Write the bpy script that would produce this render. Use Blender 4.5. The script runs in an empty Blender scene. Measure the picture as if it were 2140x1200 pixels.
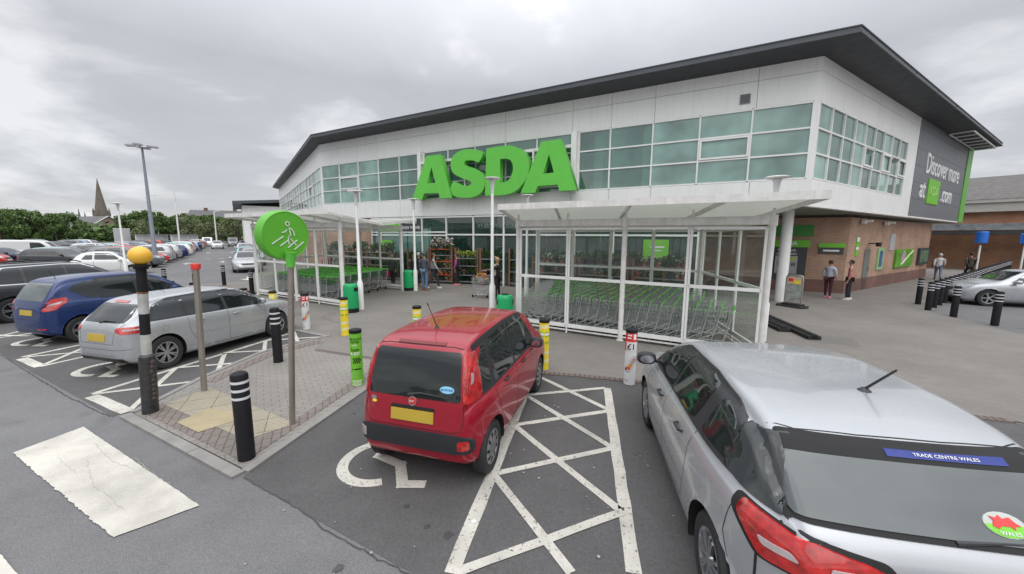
import bpy, bmesh, math, random
from mathutils import Vector, Matrix, geometry
from mathutils.bvhtree import BVHTree
R = math.radians
random.seed(7)
S = bpy.context.scene
COL = S.collection
# ------------------------------------------------------------------ camera
FPX, PITCH, ROLL, CH = 782.0, R(7.74), R(.35), 2.6
cp, sp, cr, sr = math.cos(PITCH), math.sin(PITCH), math.cos(ROLL), math.sin(ROLL)
_F = Vector((0, cp, -sp)); _u = Vector((0, sp, cp)); _x = Vector((1, 0, 0))
CX = cr*_x + sr*_u; CY = -sr*_x + cr*_u
cam = bpy.data.cameras.new('camera'); co = bpy.data.objects.new('camera', cam); COL.objects.link(co)
co.matrix_world = Matrix(((CX.x, CY.x, -_F.x, 0), (CX.y, CY.y, -_F.y, 0), (CX.z, CY.z, -_F.z, CH), (0, 0, 0, 1)))
cam.sensor_width = 36; cam.lens = 36*FPX/2140; cam.clip_end = 3000; cam.clip_start = .05
S.camera = co
S.render.resolution_x = 1024; S.render.resolution_y = 574
S.view_settings.view_transform = 'Standard'; S.view_settings.look = 'None'
S.view_settings.exposure = 0.22; S.view_settings.gamma = 1
# ------------------------------------------------------------------ sky + sun (overcast)
W = bpy.data.worlds.new('World'); S.world = W; W.use_nodes = True
def N(nt, t, **k):
    n = nt.nodes.new(t)
    for a, b in k.items():
        if a == 'i':
            for q, v in b.items(): n.inputs[q].default_value = v
        else: setattr(n, a, b)
    return n
nt = W.node_tree; nt.nodes.clear(); LK = nt.links.new
tc = N(nt, 'ShaderNodeTexCoord'); sep = N(nt, 'ShaderNodeSeparateXYZ'); LK(tc.outputs['Generated'], sep.inputs[0])
mz = N(nt, 'ShaderNodeMath', operation='MAXIMUM', i={1: 0.0}); LK(sep.outputs[2], mz.inputs[0])
az = N(nt, 'ShaderNodeMath', operation='ADD', i={1: .24}); LK(mz.outputs[0], az.inputs[0])
dx = N(nt, 'ShaderNodeMath', operation='DIVIDE'); LK(sep.outputs[0], dx.inputs[0]); LK(az.outputs[0], dx.inputs[1])
dy = N(nt, 'ShaderNodeMath', operation='DIVIDE'); LK(sep.outputs[1], dy.inputs[0]); LK(az.outputs[0], dy.inputs[1])
cb = N(nt, 'ShaderNodeCombineXYZ'); LK(dx.outputs[0], cb.inputs[0]); LK(dy.outputs[0], cb.inputs[1])
n1 = N(nt, 'ShaderNodeTexNoise', i={'Scale': 1.35, 'Detail': 9.0, 'Roughness': .55, 'Distortion': .25}); LK(cb.outputs[0], n1.inputs['Vector'])
n2 = N(nt, 'ShaderNodeTexNoise', i={'Scale': .32, 'Detail': 3.0, 'Roughness': .5}); LK(cb.outputs[0], n2.inputs['Vector'])
mx = N(nt, 'ShaderNodeMix', data_type='FLOAT', i={0: .38}); LK(n1.outputs[0], mx.inputs[2]); LK(n2.outputs[0], mx.inputs[3])
rp = N(nt, 'ShaderNodeValToRGB'); LK(mx.outputs[0], rp.inputs[0])
e = rp.color_ramp.elements
e[0].position = .42; e[0].color = (.43, .44, .465, 1); e[1].position = .59; e[1].color = (.70, .705, .72, 1)
m_ = e.new(.5); m_.color = (.47, .478, .50, 1)
# overcast skies are brighter overhead than at the horizon
mr = N(nt, 'ShaderNodeMapRange', i={1: .34, 2: .95, 3: 1.0, 4: 3.9}); LK(sep.outputs[2], mr.inputs[0])
vm = N(nt, 'ShaderNodeVectorMath', operation='SCALE'); LK(rp.outputs[0], vm.inputs[0]); LK(mr.outputs[0], vm.inputs['Scale'])
sk = N(nt, 'ShaderNodeTexSky', sky_type='NISHITA'); sk.sun_disc = False; sk.sun_elevation = R(50); sk.sun_rotation = R(200)
sk2 = N(nt, 'ShaderNodeVectorMath', operation='SCALE', i={'Scale': .01}); LK(sk.outputs[0], sk2.inputs[0])
ad = N(nt, 'ShaderNodeVectorMath', operation='ADD'); LK(vm.outputs[0], ad.inputs[0]); LK(sk2.outputs[0], ad.inputs[1])
bg = N(nt, 'ShaderNodeBackground', i={'Strength': 1.0}); LK(ad.outputs[0], bg.inputs[0])
wo = N(nt, 'ShaderNodeOutputWorld'); LK(bg.outputs[0], wo.inputs[0])
sun = bpy.data.lights.new('sun', 'SUN'); sun.energy = .8; sun.angle = R(80); sun.color = (1, .97, .93)
so = bpy.data.objects.new('sun', sun); COL.objects.link(so)
so.rotation_euler = Vector((-math.sin(R(200))*math.cos(R(50)), -math.cos(R(200))*math.cos(R(50))*-1, math.sin(R(50)))).to_track_quat('Z', 'Y').to_euler()
so.rotation_euler = (R(40), 0, R(20))
# ------------------------------------------------------------------ helpers
def G(px, py, z=0.0):                      # point of the photograph -> point at height z
    d = CX*((px-1070)/FPX) - CY*((py-600)/FPX) + _F
    t = (z-CH)/d.z
    return Vector((d.x*t, d.y*t, z))
def ang(d): return math.atan2(d[1], d[0])
MATS = {}
def mat(name, col=(.5, .5, .5), rough=.5, metal=0., spec=.5, var=.12, vs=3., bump=0., bs=40., coat=0., alpha=1., emit=0., trans=0., fine=0., streak=0.):
    if name in MATS: return MATS[name]
    m = bpy.data.materials.new(name); m.use_nodes = True; MATS[name] = m
    nt = m.node_tree; b = nt.nodes['Principled BSDF']; L = nt.links.new
    b.inputs['Roughness'].default_value = rough; b.inputs['Metallic'].default_value = metal
    b.inputs['Specular IOR Level'].default_value = spec; b.inputs['Coat Weight'].default_value = coat
    b.inputs['Coat Roughness'].default_value = .04
    b.inputs['Alpha'].default_value = alpha
    c4 = (*col, 1)
    tcn = N(nt, 'ShaderNodeTexCoord')
    if var > 0:
        n = N(nt, 'ShaderNodeTexNoise', i={'Scale': vs, 'Detail': 6., 'Roughness': .6}); L(tcn.outputs['Object'], n.inputs['Vector'])
        mr = N(nt, 'ShaderNodeMapRange', i={1: .3, 2: .7, 3: 1-var, 4: 1+var*.6}); L(n.outputs[0], mr.inputs[0])
        out = mr.outputs[0]
        if streak:
            mp_ = N(nt, 'ShaderNodeMapping'); mp_.inputs['Scale'].default_value = (5., 5., .35); L(tcn.outputs['Object'], mp_.inputs[0])
            n4 = N(nt, 'ShaderNodeTexNoise', i={'Scale': 1.6, 'Detail': 6., 'Roughness': .7}); L(mp_.outputs[0], n4.inputs['Vector']); m4 = N(nt, 'ShaderNodeMapRange', i={1: .45, 2: .75, 3: 1., 4: 1-streak}); L(n4.outputs[0], m4.inputs[0])
            mu = N(nt, 'ShaderNodeMath', operation='MULTIPLY'); L(out, mu.inputs[0]); L(m4.outputs[0], mu.inputs[1]); out = mu.outputs[0]
        if fine:
            n3 = N(nt, 'ShaderNodeTexNoise', i={'Scale': 130., 'Detail': 3., 'Roughness': .7}); L(tcn.outputs['Object'], n3.inputs['Vector'])
            m3 = N(nt, 'ShaderNodeMapRange', i={1: .3, 2: .7, 3: 1-fine, 4: 1+fine}); L(n3.outputs[0], m3.inputs[0])
            mu = N(nt, 'ShaderNodeMath', operation='MULTIPLY'); L(out, mu.inputs[0]); L(m3.outputs[0], mu.inputs[1]); out = mu.outputs[0]
        v = N(nt, 'ShaderNodeVectorMath', operation='SCALE'); v.inputs[0].default_value = col; L(out, v.inputs['Scale'])
        L(v.outputs[0], b.inputs['Base Color'])
        if rough > .12:
            r2 = N(nt, 'ShaderNodeMapRange', i={1: .3, 2: .7, 3: rough*.85, 4: min(1, rough*1.15)}); L(n.outputs[0], r2.inputs[0]); L(r2.outputs[0], b.inputs['Roughness'])
    else: b.inputs['Base Color'].default_value = c4
    if emit: b.inputs['Emission Color'].default_value = c4; b.inputs['Emission Strength'].default_value = emit
    if bump:
        nb = N(nt, 'ShaderNodeTexNoise', i={'Scale': bs, 'Detail': 4.}); L(tcn.outputs['Object'], nb.inputs['Vector'])
        bp = N(nt, 'ShaderNodeBump', i={'Strength': bump, 'Distance': .01}); L(nb.outputs[0], bp.inputs['Height']); L(bp.outputs[0], b.inputs['Normal'])
    return m
def glassmat(name, col, refl_rough=.02, body=.0, bodycol=(.1, .2, .17), rmin=.13):
    """thin tinted pane: transparent tint + fresnel gloss (+ some diffuse body for blinds / film, mottled in place of sky reflections)"""
    if name in MATS: return MATS[name]
    m = bpy.data.materials.new(name); m.use_nodes = True; MATS[name] = m
    nt = m.node_tree; nt.nodes.clear(); L = nt.links.new
    tr = N(nt, 'ShaderNodeBsdfTransparent', i={0: (*col, 1)}); gl = N(nt, 'ShaderNodeBsdfGlossy', i={'Color': (1, 1, 1, 1), 'Roughness': refl_rough})
    lw = N(nt, 'ShaderNodeLayerWeight', i={0: .5}); pw = N(nt, 'ShaderNodeMath', operation='POWER', i={1: 5.}); L(lw.outputs['Facing'], pw.inputs[0])
    fr = N(nt, 'ShaderNodeMapRange', i={3: rmin, 4: 1.}); L(pw.outputs[0], fr.inputs[0]); m1 = N(nt, 'ShaderNodeMixShader'); L(fr.outputs[0], m1.inputs[0])
    src = tr.outputs[0]
    if body:
        tcn = N(nt, 'ShaderNodeTexCoord')
        n = N(nt, 'ShaderNodeTexNoise', i={'Scale': .9, 'Detail': 2.}); L(tcn.outputs['Object'], n.inputs['Vector'])
        mr = N(nt, 'ShaderNodeMapRange', i={1: .3, 2: .7, 3: .6, 4: 1.4}); L(n.outputs[0], mr.inputs[0])
        oi = N(nt, 'ShaderNodeObjectInfo'); r5 = N(nt, 'ShaderNodeMapRange', i={3: .72, 4: 1.35}); L(oi.outputs['Random'], r5.inputs[0]); m6 = N(nt, 'ShaderNodeMath', operation='MULTIPLY'); L(mr.outputs[0], m6.inputs[0]); L(r5.outputs[0], m6.inputs[1])  # noise and per-pane tone paint uneven sky reflections into the body colour
        v = N(nt, 'ShaderNodeVectorMath', operation='SCALE'); v.inputs[0].default_value = bodycol; L(m6.outputs[0], v.inputs['Scale'])
        df = N(nt, 'ShaderNodeBsdfDiffuse'); L(v.outputs[0], df.inputs[0])
        m2 = N(nt, 'ShaderNodeMixShader', i={0: body}); L(tr.outputs[0], m2.inputs[1]); L(df.outputs[0], m2.inputs[2]); src = m2.outputs[0]
    L(src, m1.inputs[1]); L(gl.outputs[0], m1.inputs[2])
    o = N(nt, 'ShaderNodeOutputMaterial'); L(m1.outputs[0], o.inputs[0])
    return m
def tag(o, label=None, cat=None, group=None, kind=None):
    if label: o['label'] = label
    if cat: o['category'] = cat
    if group: o['group'] = group
    if kind: o['kind'] = kind
    return o
def thing(name, label, cat, loc=(0, 0, 0), rz=0., group=None):
    o = bpy.data.objects.new(name, None); COL.objects.link(o)
    o.location = loc; o.rotation_euler = (0, 0, rz)
    return tag(o, label, cat, group)
def link(name, me, parent=None, mats=None, M=None):
    if mats and not me.materials:
        for m in (mats if isinstance(mats, (list, tuple)) else [mats]): me.materials.append(m)
    o = bpy.data.objects.new(name, me); COL.objects.link(o)
    if parent: o.parent = parent
    if M is not None: o.matrix_local = M
    return o
def kids(o): return [c for c in ALLCH.get(o.name, [])]
def copy_tree(o, loc, rz, label=None, group=None, cat=None, swap=None, scale=None):
    """a copy of a thing with copies of its parts and sub-parts"""
    def cp(x, par):
        c = x.copy(); COL.objects.link(c)
        if par is not None: c.parent = par
        if swap and c.type == 'MESH':
            for i, s in enumerate(c.material_slots):
                if s.material and s.material.name in swap:
                    nm_ = s.material.name; s.link = 'OBJECT'; s.material = swap[nm_]
        for ch in x.children: cp(ch, c)
        return c
    r = cp(o, None); r.location = loc; r.rotation_euler = (0, 0, rz)
    if scale: r.scale = scale if hasattr(scale, '__len__') else (scale,)*3
    tag(r, label, cat, group); return r
class MB:
    """mesh collector"""
    def __init__(s): s.v = []; s.f = []; s.m = []; s.M = Matrix()
    def add(s, vs, fs, mi=0):
        k = len(s.v); s.v += [tuple(s.M @ Vector(v)) for v in vs]; s.f += [tuple(k+i for i in f) for f in fs]; s.m += [mi]*len(fs); return s
    def box(s, x0, x1, y0, y1, z0, z1, mi=0):
        return s.add([(x0, y0, z0), (x1, y0, z0), (x1, y1, z0), (x0, y1, z0), (x0, y0, z1), (x1, y0, z1), (x1, y1, z1), (x0, y1, z1)],
                     [(0, 3, 2, 1), (4, 5, 6, 7), (0, 1, 5, 4), (1, 2, 6, 5), (2, 3, 7, 6), (3, 0, 4, 7)], mi)
    def bar(s, a, b, w, h=None, mi=0, up=(0, 0, 1)):
        a = Vector(a); b = Vector(b); d = (b-a).normalized(); h = h or w
        u = d.cross(Vector(up));
        if u.length < 1e-4: u = d.cross(Vector((1, 0, 0)))
        u.normalize(); n = u.cross(d); u *= w/2; n *= h/2
        return s.add([a-u-n, a+u-n, a+u+n, a-u+n, b-u-n, b+u-n, b+u+n, b-u+n],
                     [(0, 3, 2, 1), (4, 5, 6, 7), (0, 1, 5, 4), (1, 2, 6, 5), (2, 3, 7, 6), (3, 0, 4, 7)], mi)
    def tube(s, pts, r, n=8, mi=0, cap=True):
        pts = [Vector(p) for p in pts]; rs = r if hasattr(r, '__len__') else [r]*len(pts); rings = []; vs = []
        pu = None
        for i, p in enumerate(pts):
            d = (pts[min(i+1, len(pts)-1)]-pts[max(i-1, 0)]).normalized()
            u = d.cross(Vector((0, 0, 1))) if pu is None else pu-d*pu.dot(d)
            if u.length < 1e-3: u = d.cross(Vector((1, 0, 0)))
            u.normalize(); pu = u; w = d.cross(u)
            vs += [p+(u*math.cos(2*math.pi*k/n)+w*math.sin(2*math.pi*k/n))*rs[i] for k in range(n)]
        fs = []
        for i in range(len(pts)-1):
            for k in range(n): a = i*n+k; b = i*n+(k+1) % n; fs.append((a, b, b+n, a+n))
        if cap: fs.append(tuple(range(n))[::-1]); fs.append(tuple(range((len(pts)-1)*n, len(pts)*n)))
        return s.add(vs, fs, mi)
    def lathe(s, prof, n=24, mi=0, c=(0, 0, 0), axis='z', cap=True):
        vs = []; fs = []
        for r, h in prof:
            for k in range(n):
                a = 2*math.pi*k/n; x, y = r*math.cos(a), r*math.sin(a)
                vs.append((c[0]+x, c[1]+y, c[2]+h) if axis == 'z' else (c[0]+x, c[1]+h, c[2]+y))
        for i in range(len(prof)-1):
            for k in range(n): a = i*n+k; b = i*n+(k+1) % n; fs.append((a, b, b+n, a+n))
        if cap: fs.append(tuple(range(n))[::-1]); fs.append(tuple(range((len(prof)-1)*n, len(prof)*n)))
        return s.add(vs, fs, mi)
    def prism(s, poly, z0, z1, mi=0):
        n = len(poly)
        return s.add([(p[0], p[1], z0) for p in poly]+[(p[0], p[1], z1) for p in poly],
                     [tuple(range(n))[::-1], tuple(range(n, 2*n))]+[(i, (i+1) % n, (i+1) % n+n, i+n) for i in range(n)], mi)
    def quad(s, *p, mi=0): return s.add(p, [tuple(range(len(p)))], mi)
    def mesh(s, name, smooth=0.):
        me = bpy.data.meshes.new(name); me.from_pydata(s.v, [], s.f)
        for p, m in zip(me.polygons, s.m): p.material_index = m
        bm = bmesh.new(); bm.from_mesh(me); bmesh.ops.recalc_face_normals(bm, faces=bm.faces); bm.to_mesh(me); bm.free()
        if smooth:
            for p in me.polygons: p.use_smooth = True
            me.set_sharp_from_angle(angle=R(smooth))
        me.update(); return me
    def build(s, name, mats, parent=None, smooth=0., M=None): return link(name, s.mesh(name, smooth), parent, mats, M)
def struct(name, mb, mats, smooth=0.): o = mb.build(name, mats, None, smooth); o['kind'] = 'structure'; return o
def LM(x=0, y=0, z=0, rz=0., rx=0., ry=0.): return Matrix.Translation((x, y, z)) @ Matrix.Rotation(rz, 4, 'Z') @ Matrix.Rotation(ry, 4, 'Y') @ Matrix.Rotation(rx, 4, 'X')
def conv(cu, name):
    o = bpy.data.objects.new('tmp', cu); COL.objects.link(o); dg = bpy.context.evaluated_depsgraph_get(); dg.update()
    me = bpy.data.meshes.new_from_object(o.evaluated_get(dg)); me.name = name; bpy.data.objects.remove(o); return me
def text(body, size, m, parent=None, M=None, ext=.003, off=0., name='lettering', sx=1., align='CENTER', shear=0.):
    cu = bpy.data.curves.new('t', 'FONT'); cu.body = body; cu.size = size; cu.extrude = ext; cu.offset = off; cu.align_x = align; cu.align_y = 'CENTER'; cu.shear = shear
    cu.resolution_u = 3
    me = conv(cu, name); me.materials.clear()
    if sx != 1.: me.transform(Matrix.Diagonal((sx, 1, 1, 1)))
    return link(name, me, parent, m, M)
def shape2d(loops, ext, m, name, parent=None, M=None, bev=0.):
    cu = bpy.data.curves.new('c', 'CURVE'); cu.dimensions = '2D'; cu.fill_mode = 'BOTH'; cu.extrude = ext; cu.bevel_depth = bev
    for lp in loops:
        sp_ = cu.splines.new('POLY'); sp_.points.add(len(lp)-1); sp_.use_cyclic_u = True
        for i, p in enumerate(lp): sp_.points[i].co = (p[0], p[1], 0, 1)
    me = conv(cu, name); me.materials.clear()
    return link(name, me, parent, m, M)
FACE_OUT = Matrix.Rotation(R(90), 4, 'X')   # text lying in local xz plane, facing -y
def wallM(x, y, z, rz=0.): return Matrix.Translation((x, y, z)) @ Matrix.Rotation(rz, 4, 'Z') @ FACE_OUT
def smoothloop(pts, n=4):
    out = []; k = len(pts)
    for i in range(k):
        p0, p1, p2, p3 = [Vector(pts[(i+j) % k]) for j in (-1, 0, 1, 2)]
        for t in range(n):
            t = t/n; out.append(tuple(.5*((2*p1)+(p2-p0)*t+(2*p0-5*p1+4*p2-p3)*t*t+(3*p1-p0-3*p2+p3)*t**3)))
    return out
# ------------------------------------------------------------------ common materials
M_WHITE = mat('white painted cladding', (.80, .80, .785), .45, var=.05, vs=.7, streak=.10)
M_FRAME = mat('white frame paint', (.80, .80, .78), .4, var=.08, vs=2)
M_FRAMED = mat('weathered white steel', (.76, .75, .72), .5, var=.14, vs=5, streak=.2)
M_GAP = mat('dark joint', (.06, .06, .06), .8)
M_FASC = mat('grey roof fascia', (.075, .083, .092), .45, var=.08)
M_SOFF = mat('dark soffit boards', (.035, .038, .044), .55, var=.08)
M_GREEN = mat('bright green plastic', (.12, .51, .06), .4, var=.05)
M_GREEN2 = mat('lime green print', (.16, .50, .03), .5, var=.06)
M_BINGR = mat('green bin plastic', (.012, .36, .12), .38, var=.08)
M_BLACK = mat('black plastic', (.014, .014, .016), .55, spec=.22, var=.2)
M_RUBBER = mat('black rubber', (.02, .02, .02), .8, var=.3, bump=.3)
M_WHT = mat('white print', (.75, .75, .75), .5, var=.04)
M_YEL = mat('yellow print', (.78, .60, .03), .45, var=.08)
M_RED = mat('red print', (.62, .03, .03), .45, var=.08)
M_DARKG = mat('dark charcoal sign', (.045, .05, .055), .5)
M_STEEL = mat('brushed steel post', (.36, .33, .29), .38, metal=.7, var=.15)
M_GALV = mat('galvanised wire', (.55, .56, .57), .4, metal=.3, var=.2)
M_GREY = mat('mid grey panel', (.16, .165, .18), .5, var=.06)
M_BLUE = mat('blue sign plastic', (.02, .16, .62), .35, var=.05)
M_BAND = mat('reflective white band', (.62, .62, .65), .35, var=.03)
M_SHGL = glassmat('shelter glazing', (.94, .965, .945), .03, .015, (.40, .45, .40), .05)
M_WINGL = glassmat('green tinted window glass', (.45, .66, .58), .02, .46, (.15, .31, .26))
M_BLIND = glassmat('window glass with drawn blind', (.42, .62, .54), .02, .74, (.27, .46, .40))
M_ENTGL = glassmat('entrance glass', (.30, .52, .44), .02, .30, (.025, .10, .08))
# ------------------------------------------------------------------ ground
def asphalt(name, col, fine, vs=.35):
    m = bpy.data.materials.new(name); m.use_nodes = True; nt = m.node_tree; L = nt.links.new; b = nt.nodes['Principled BSDF']
    t = N(nt, 'ShaderNodeTexCoord'); b.inputs['Specular IOR Level'].default_value = .35
    def noise(sc, det, lo, hi, a=.3, c=.7):
        n = N(nt, 'ShaderNodeTexNoise', i={'Scale': sc, 'Detail': det, 'Roughness': .65}); L(t.outputs['Object'], n.inputs['Vector'])
        r = N(nt, 'ShaderNodeMapRange', i={1: a, 2: c, 3: lo, 4: hi}); L(n.outputs[0], r.inputs[0]); return n, r.outputs[0]
    def mul(a, c):
        k = N(nt, 'ShaderNodeMath', operation='MULTIPLY'); L(a, k.inputs[0]); L(c, k.inputs[1]); return k.outputs[0]
    _, a = noise(vs, 5., .84, 1.12); _, c = noise(2.2, 6., .9, 1.08); n3, d = noise(95., 2., 1-fine, 1+fine, .35, .65); _, g = noise(30., 2., .9, 1.1)
    v = N(nt, 'ShaderNodeTexVoronoi', i={'Scale': 140.}); L(t.outputs['Object'], v.inputs['Vector'])
    r = N(nt, 'ShaderNodeMapRange', i={1: 0., 2: .35, 3: 1.3, 4: .96}); L(v.outputs[0], r.inputs[0])
    s1 = N(nt, 'ShaderNodeTexNoise', i={'Scale': 1.1, 'Detail': 2.}); L(t.outputs['Object'], s1.inputs['Vector'])
    sr_ = N(nt, 'ShaderNodeMapRange', i={1: .26, 2: .36, 3: .80, 4: 1.}); L(s1.outputs[0], sr_.inputs[0])
    o = mul(mul(mul(mul(mul(a, c), d), g), r.outputs[0]), sr_.outputs[0])
    sc = N(nt, 'ShaderNodeVectorMath', operation='SCALE'); sc.inputs[0].default_value = col; L(o, sc.inputs['Scale']); L(sc.outputs[0], b.inputs['Base Color'])
    b.inputs['Roughness'].default_value = .78
    bp = N(nt, 'ShaderNodeBump', i={'Strength': .5, 'Distance': .004}); L(n3.outputs[0], bp.inputs['Height']); L(bp.outputs[0], b.inputs['Normal'])
    return m
def paving(name, c1, c2, rot, bw=.2, bh=.1, mortar=.6, off=.5, msz=.006):
    m = bpy.data.materials.new(name); m.use_nodes = True; nt = m.node_tree; L = nt.links.new; b = nt.nodes['Principled BSDF']
    t = N(nt, 'ShaderNodeTexCoord'); mp = N(nt, 'ShaderNodeMapping'); mp.inputs['Rotation'].default_value = (0, 0, rot); L(t.outputs['Object'], mp.inputs[0])
    br = N(nt, 'ShaderNodeTexBrick', i={'Scale': 1., 'Mortar Size': msz, 'Mortar Smooth': .3, 'Brick Width': bw, 'Row Height': bh, 'Bias': 0.}); br.offset = off
    br.inputs['Color1'].default_value = (*c1, 1); br.inputs['Color2'].default_value = (*c2, 1); br.inputs['Mortar'].default_value = tuple(k*mortar for k in c1)+(1,)
    L(mp.outputs[0], br.inputs['Vector'])
    n = N(nt, 'ShaderNodeTexNoise', i={'Scale': .5, 'Detail': 7., 'Roughness': .65}); L(t.outputs['Object'], n.inputs['Vector'])
    r = N(nt, 'ShaderNodeMapRange', i={1: .3, 2: .7, 3: .82, 4: 1.12}); L(n.outputs[0], r.inputs[0])
    n3 = N(nt, 'ShaderNodeTexNoise', i={'Scale': 80., 'Detail': 2.}); L(t.outputs['Object'], n3.inputs['Vector'])
    r3 = N(nt, 'ShaderNodeMapRange', i={1: .3, 2: .7, 3: .88, 4: 1.12}); L(n3.outputs[0], r3.inputs[0])
    k = N(nt, 'ShaderNodeMath', operation='MULTIPLY'); L(r.outputs[0], k.inputs[0]); L(r3.outputs[0], k.inputs[1])
    s = N(nt, 'ShaderNodeVectorMath', operation='SCALE'); L(br.outputs[0], s.inputs[0]); L(k.outputs[0], s.inputs['Scale']); L(s.outputs[0], b.inputs['Base Color'])
    b.inputs['Roughness'].default_value = .8; b.inputs['Specular IOR Level'].default_value = .3
    bp = N(nt, 'ShaderNodeBump', i={'Strength': .4, 'Distance': .004}); bp.invert = True; L(br.outputs['Fac'], bp.inputs['Height']); L(bp.outputs[0], b.inputs['Normal'])
    return m
A_ROAD = asphalt('road asphalt', (.150, .149, .151), .26); A_BAY = asphalt('parking bay asphalt', (.090, .087, .087), .18)
P_APR = paving('brown block paving', (.205, .190, .173), (.188, .174, .158), R(31), mortar=.82, msz=.005)
P_ISL = paving('herringbone block paving', (.225, .208, .19), (.243, .226, .205), R(-34), bw=.2, bh=.1, mortar=.70, off=.5, msz=.008)
P_RED = paving('red block edging', (.20, .168, .152), (.18, .158, .143), R(62), bw=.2, bh=.1, mortar=.5, msz=.008)
P_TAC = paving('buff tactile flags', (.33, .29, .215), (.29, .26, .205), R(-27), bw=.4, bh=.4, mortar=.45, off=0., msz=.008)
M_KERB = mat('concrete kerb', (.24, .23, .215), .8, var=.2, vs=4, bump=.3, fine=.12)
M_PAINT = mat('road marking paint', (.56, .54, .48), .7, var=.26, vs=2.2, bump=.5, bs=90, fine=.14)
def paintmat(name='worn road paint', sc=26., t0=.36, t1=.43):
    m = mat(name, (.52, .50, .445), .7, var=.30, vs=1.6, bump=.5, bs=90, fine=.14)
    nt = m.node_tree; b = nt.nodes['Principled BSDF']; L = nt.links.new
    t = N(nt, 'ShaderNodeTexCoord'); n = N(nt, 'ShaderNodeTexNoise', i={'Scale': sc, 'Detail': 8., 'Roughness': .75}); L(t.outputs['Object'], n.inputs['Vector'])
    r = N(nt, 'ShaderNodeMapRange', i={1: t0, 2: t1, 3: 0., 4: 1.}); L(n.outputs[0], r.inputs[0]); L(r.outputs[0], b.inputs['Alpha'])
    return m
M_WORN = paintmat(); M_ZEB = paintmat('worn crossing paint', 7., .27, .36)
def sheet(name, poly, z, m, kind='structure'):
    mb = MB(); mb.add([(p[0], p[1], z) for p in poly], [tuple(range(len(poly)))]); o = mb.build(name, m); o['kind'] = kind; return o
g = MB(); g.quad((-1400, -900, 0), (1400, -900, 0), (1400, 1800, 0), (-1400, 1800, 0)); struct('ground', g, A_ROAD)
mb = MB(); n = 90; vs = []
for i in range(n+1):
    a = R(95+170*i/n); h = 30+22*math.sin(i*.31)+12*math.sin(i*.83+1)+6*math.sin(i*2.1); vs += [(math.sin(a)*650, math.cos(a)*650, -1), (math.sin(a)*900, math.cos(a)*900, h)]
mb.add(vs, [(2*i, 2*i+2, 2*i+3, 2*i+1) for i in range(n)]); struct('hills', mb, mat('distant hillside', (.05, .065, .05), .9, var=.5, vs=.02), 60)
D1 = Vector((math.sin(R(-61.26)), math.cos(R(-61.26)), 0)); D2 = Vector((math.sin(R(57.88)), math.cos(R(57.88)), 0)); D3 = Vector((math.sin(R(-36.1)), math.cos(R(-36.1)), 0))
P3 = Vector((D3.y, -D3.x, 0))
C0 = Vector((9.226, 11.938, 0)); K0 = C0 + D1*23.75; N1 = Vector((-D1.y, D1.x, 0))
if N1.y > 0: N1 = -N1
# paving apron
apron = [(-19.6, 17.7), (-16, 15.2), (-10.5, 12.45), (-6.9, 10.45), (-4.8, 9.35), (-4.5, 8.1), (-2.3, 7.35), (1.2, 6.78), (3.9, 6.05), (7.2, 5.1), (9, 3.6), (14, -3), (40, -12), (40, 5), (14.0, 10.1), (15.0, 13.2), (46, 34), (70, 52), (30, 60), (2, 40), (-40, 72), (-44, 66), (-14.5, 20.6), (-17.3, 18.9)]
sheet('pavement', apron, .012, P_APR)
isl = [(-5.46, 5.12), (-2.99, 3.86), (-2.52, 6.2), (-2.25, 7.40), (-4.45, 8.15), (-4.7, 9.35), (-5.15, 8.75), (-5.5, 7.95), (-5.58, 6.55)]
sheet('crossing_island', isl, .018, P_ISL)
# red course along the near edge and both flanks of the island, buff tactile flags
sheet('red_edging', [(-5.38, 5.16), (-3.06, 3.97), (-3.02, 4.32), (-5.36, 5.45)], .022, P_RED)
sheet('red_edging', [(-3.05, 3.95), (-2.66, 6.2), (-2.45, 7.3), (-2.65, 7.36), (-2.86, 6.2), (-3.06, 4.80), (-3.28, 4.36)], .0235, P_RED)
sheet('red_edging', [(-5.45, 6.3), (-5.4, 7.9), (-4.98, 8.7), (-4.75, 9.1), (-4.6, 8.75), (-4.85, 8.35), (-5.15, 7.8), (-5.22, 6.3)], .0235, P_RED)
tac = [(-5.28, 5.40), (-3.34, 4.43), (-2.98, 4.86), (-5.12, 6.06)]
sheet('tactile_paving', tac, .025, P_TAC)
mb = MB(); ux = Vector((1.94, -.97, 0)).normalized(); uy = Vector((.447, .894, 0))
for i in range(37):
    for j in range(19):
        p = Vector((-5.26, 5.42, 0)) + ux*(i*.0667+.03) + uy*(j*.0667+.04)
        # inside quad test
        ok = all(((b[0]-a[0])*(p.y-a[1])-(b[1]-a[1])*(p.x-a[0])) > .02*math.hypot(b[0]-a[0], b[1]-a[1]) for a, b in zip(tac, tac[1:]+tac[:1]))
        if ok and not (14 <= i <= 22 and 4 <= j <= 9): mb.lathe([(.0135, .025), (.008, .0305)], 6, c=(p.x, p.y, 0))
o = mb.build('tactile_blisters', mat('buff blister', (.29, .26, .205), .8, var=.15)); o['kind'] = 'structure'
sheet('pavement_repair', [(-4.62, 4.86), (-4.1, 4.60), (-3.82, 4.95), (-4.02, 5.22), (-4.25, 5.2), (-4.5, 5.28)], .029, mat('yellow concrete repair', (.34, .285, .175), .85, var=.15, bump=.4))
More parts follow.
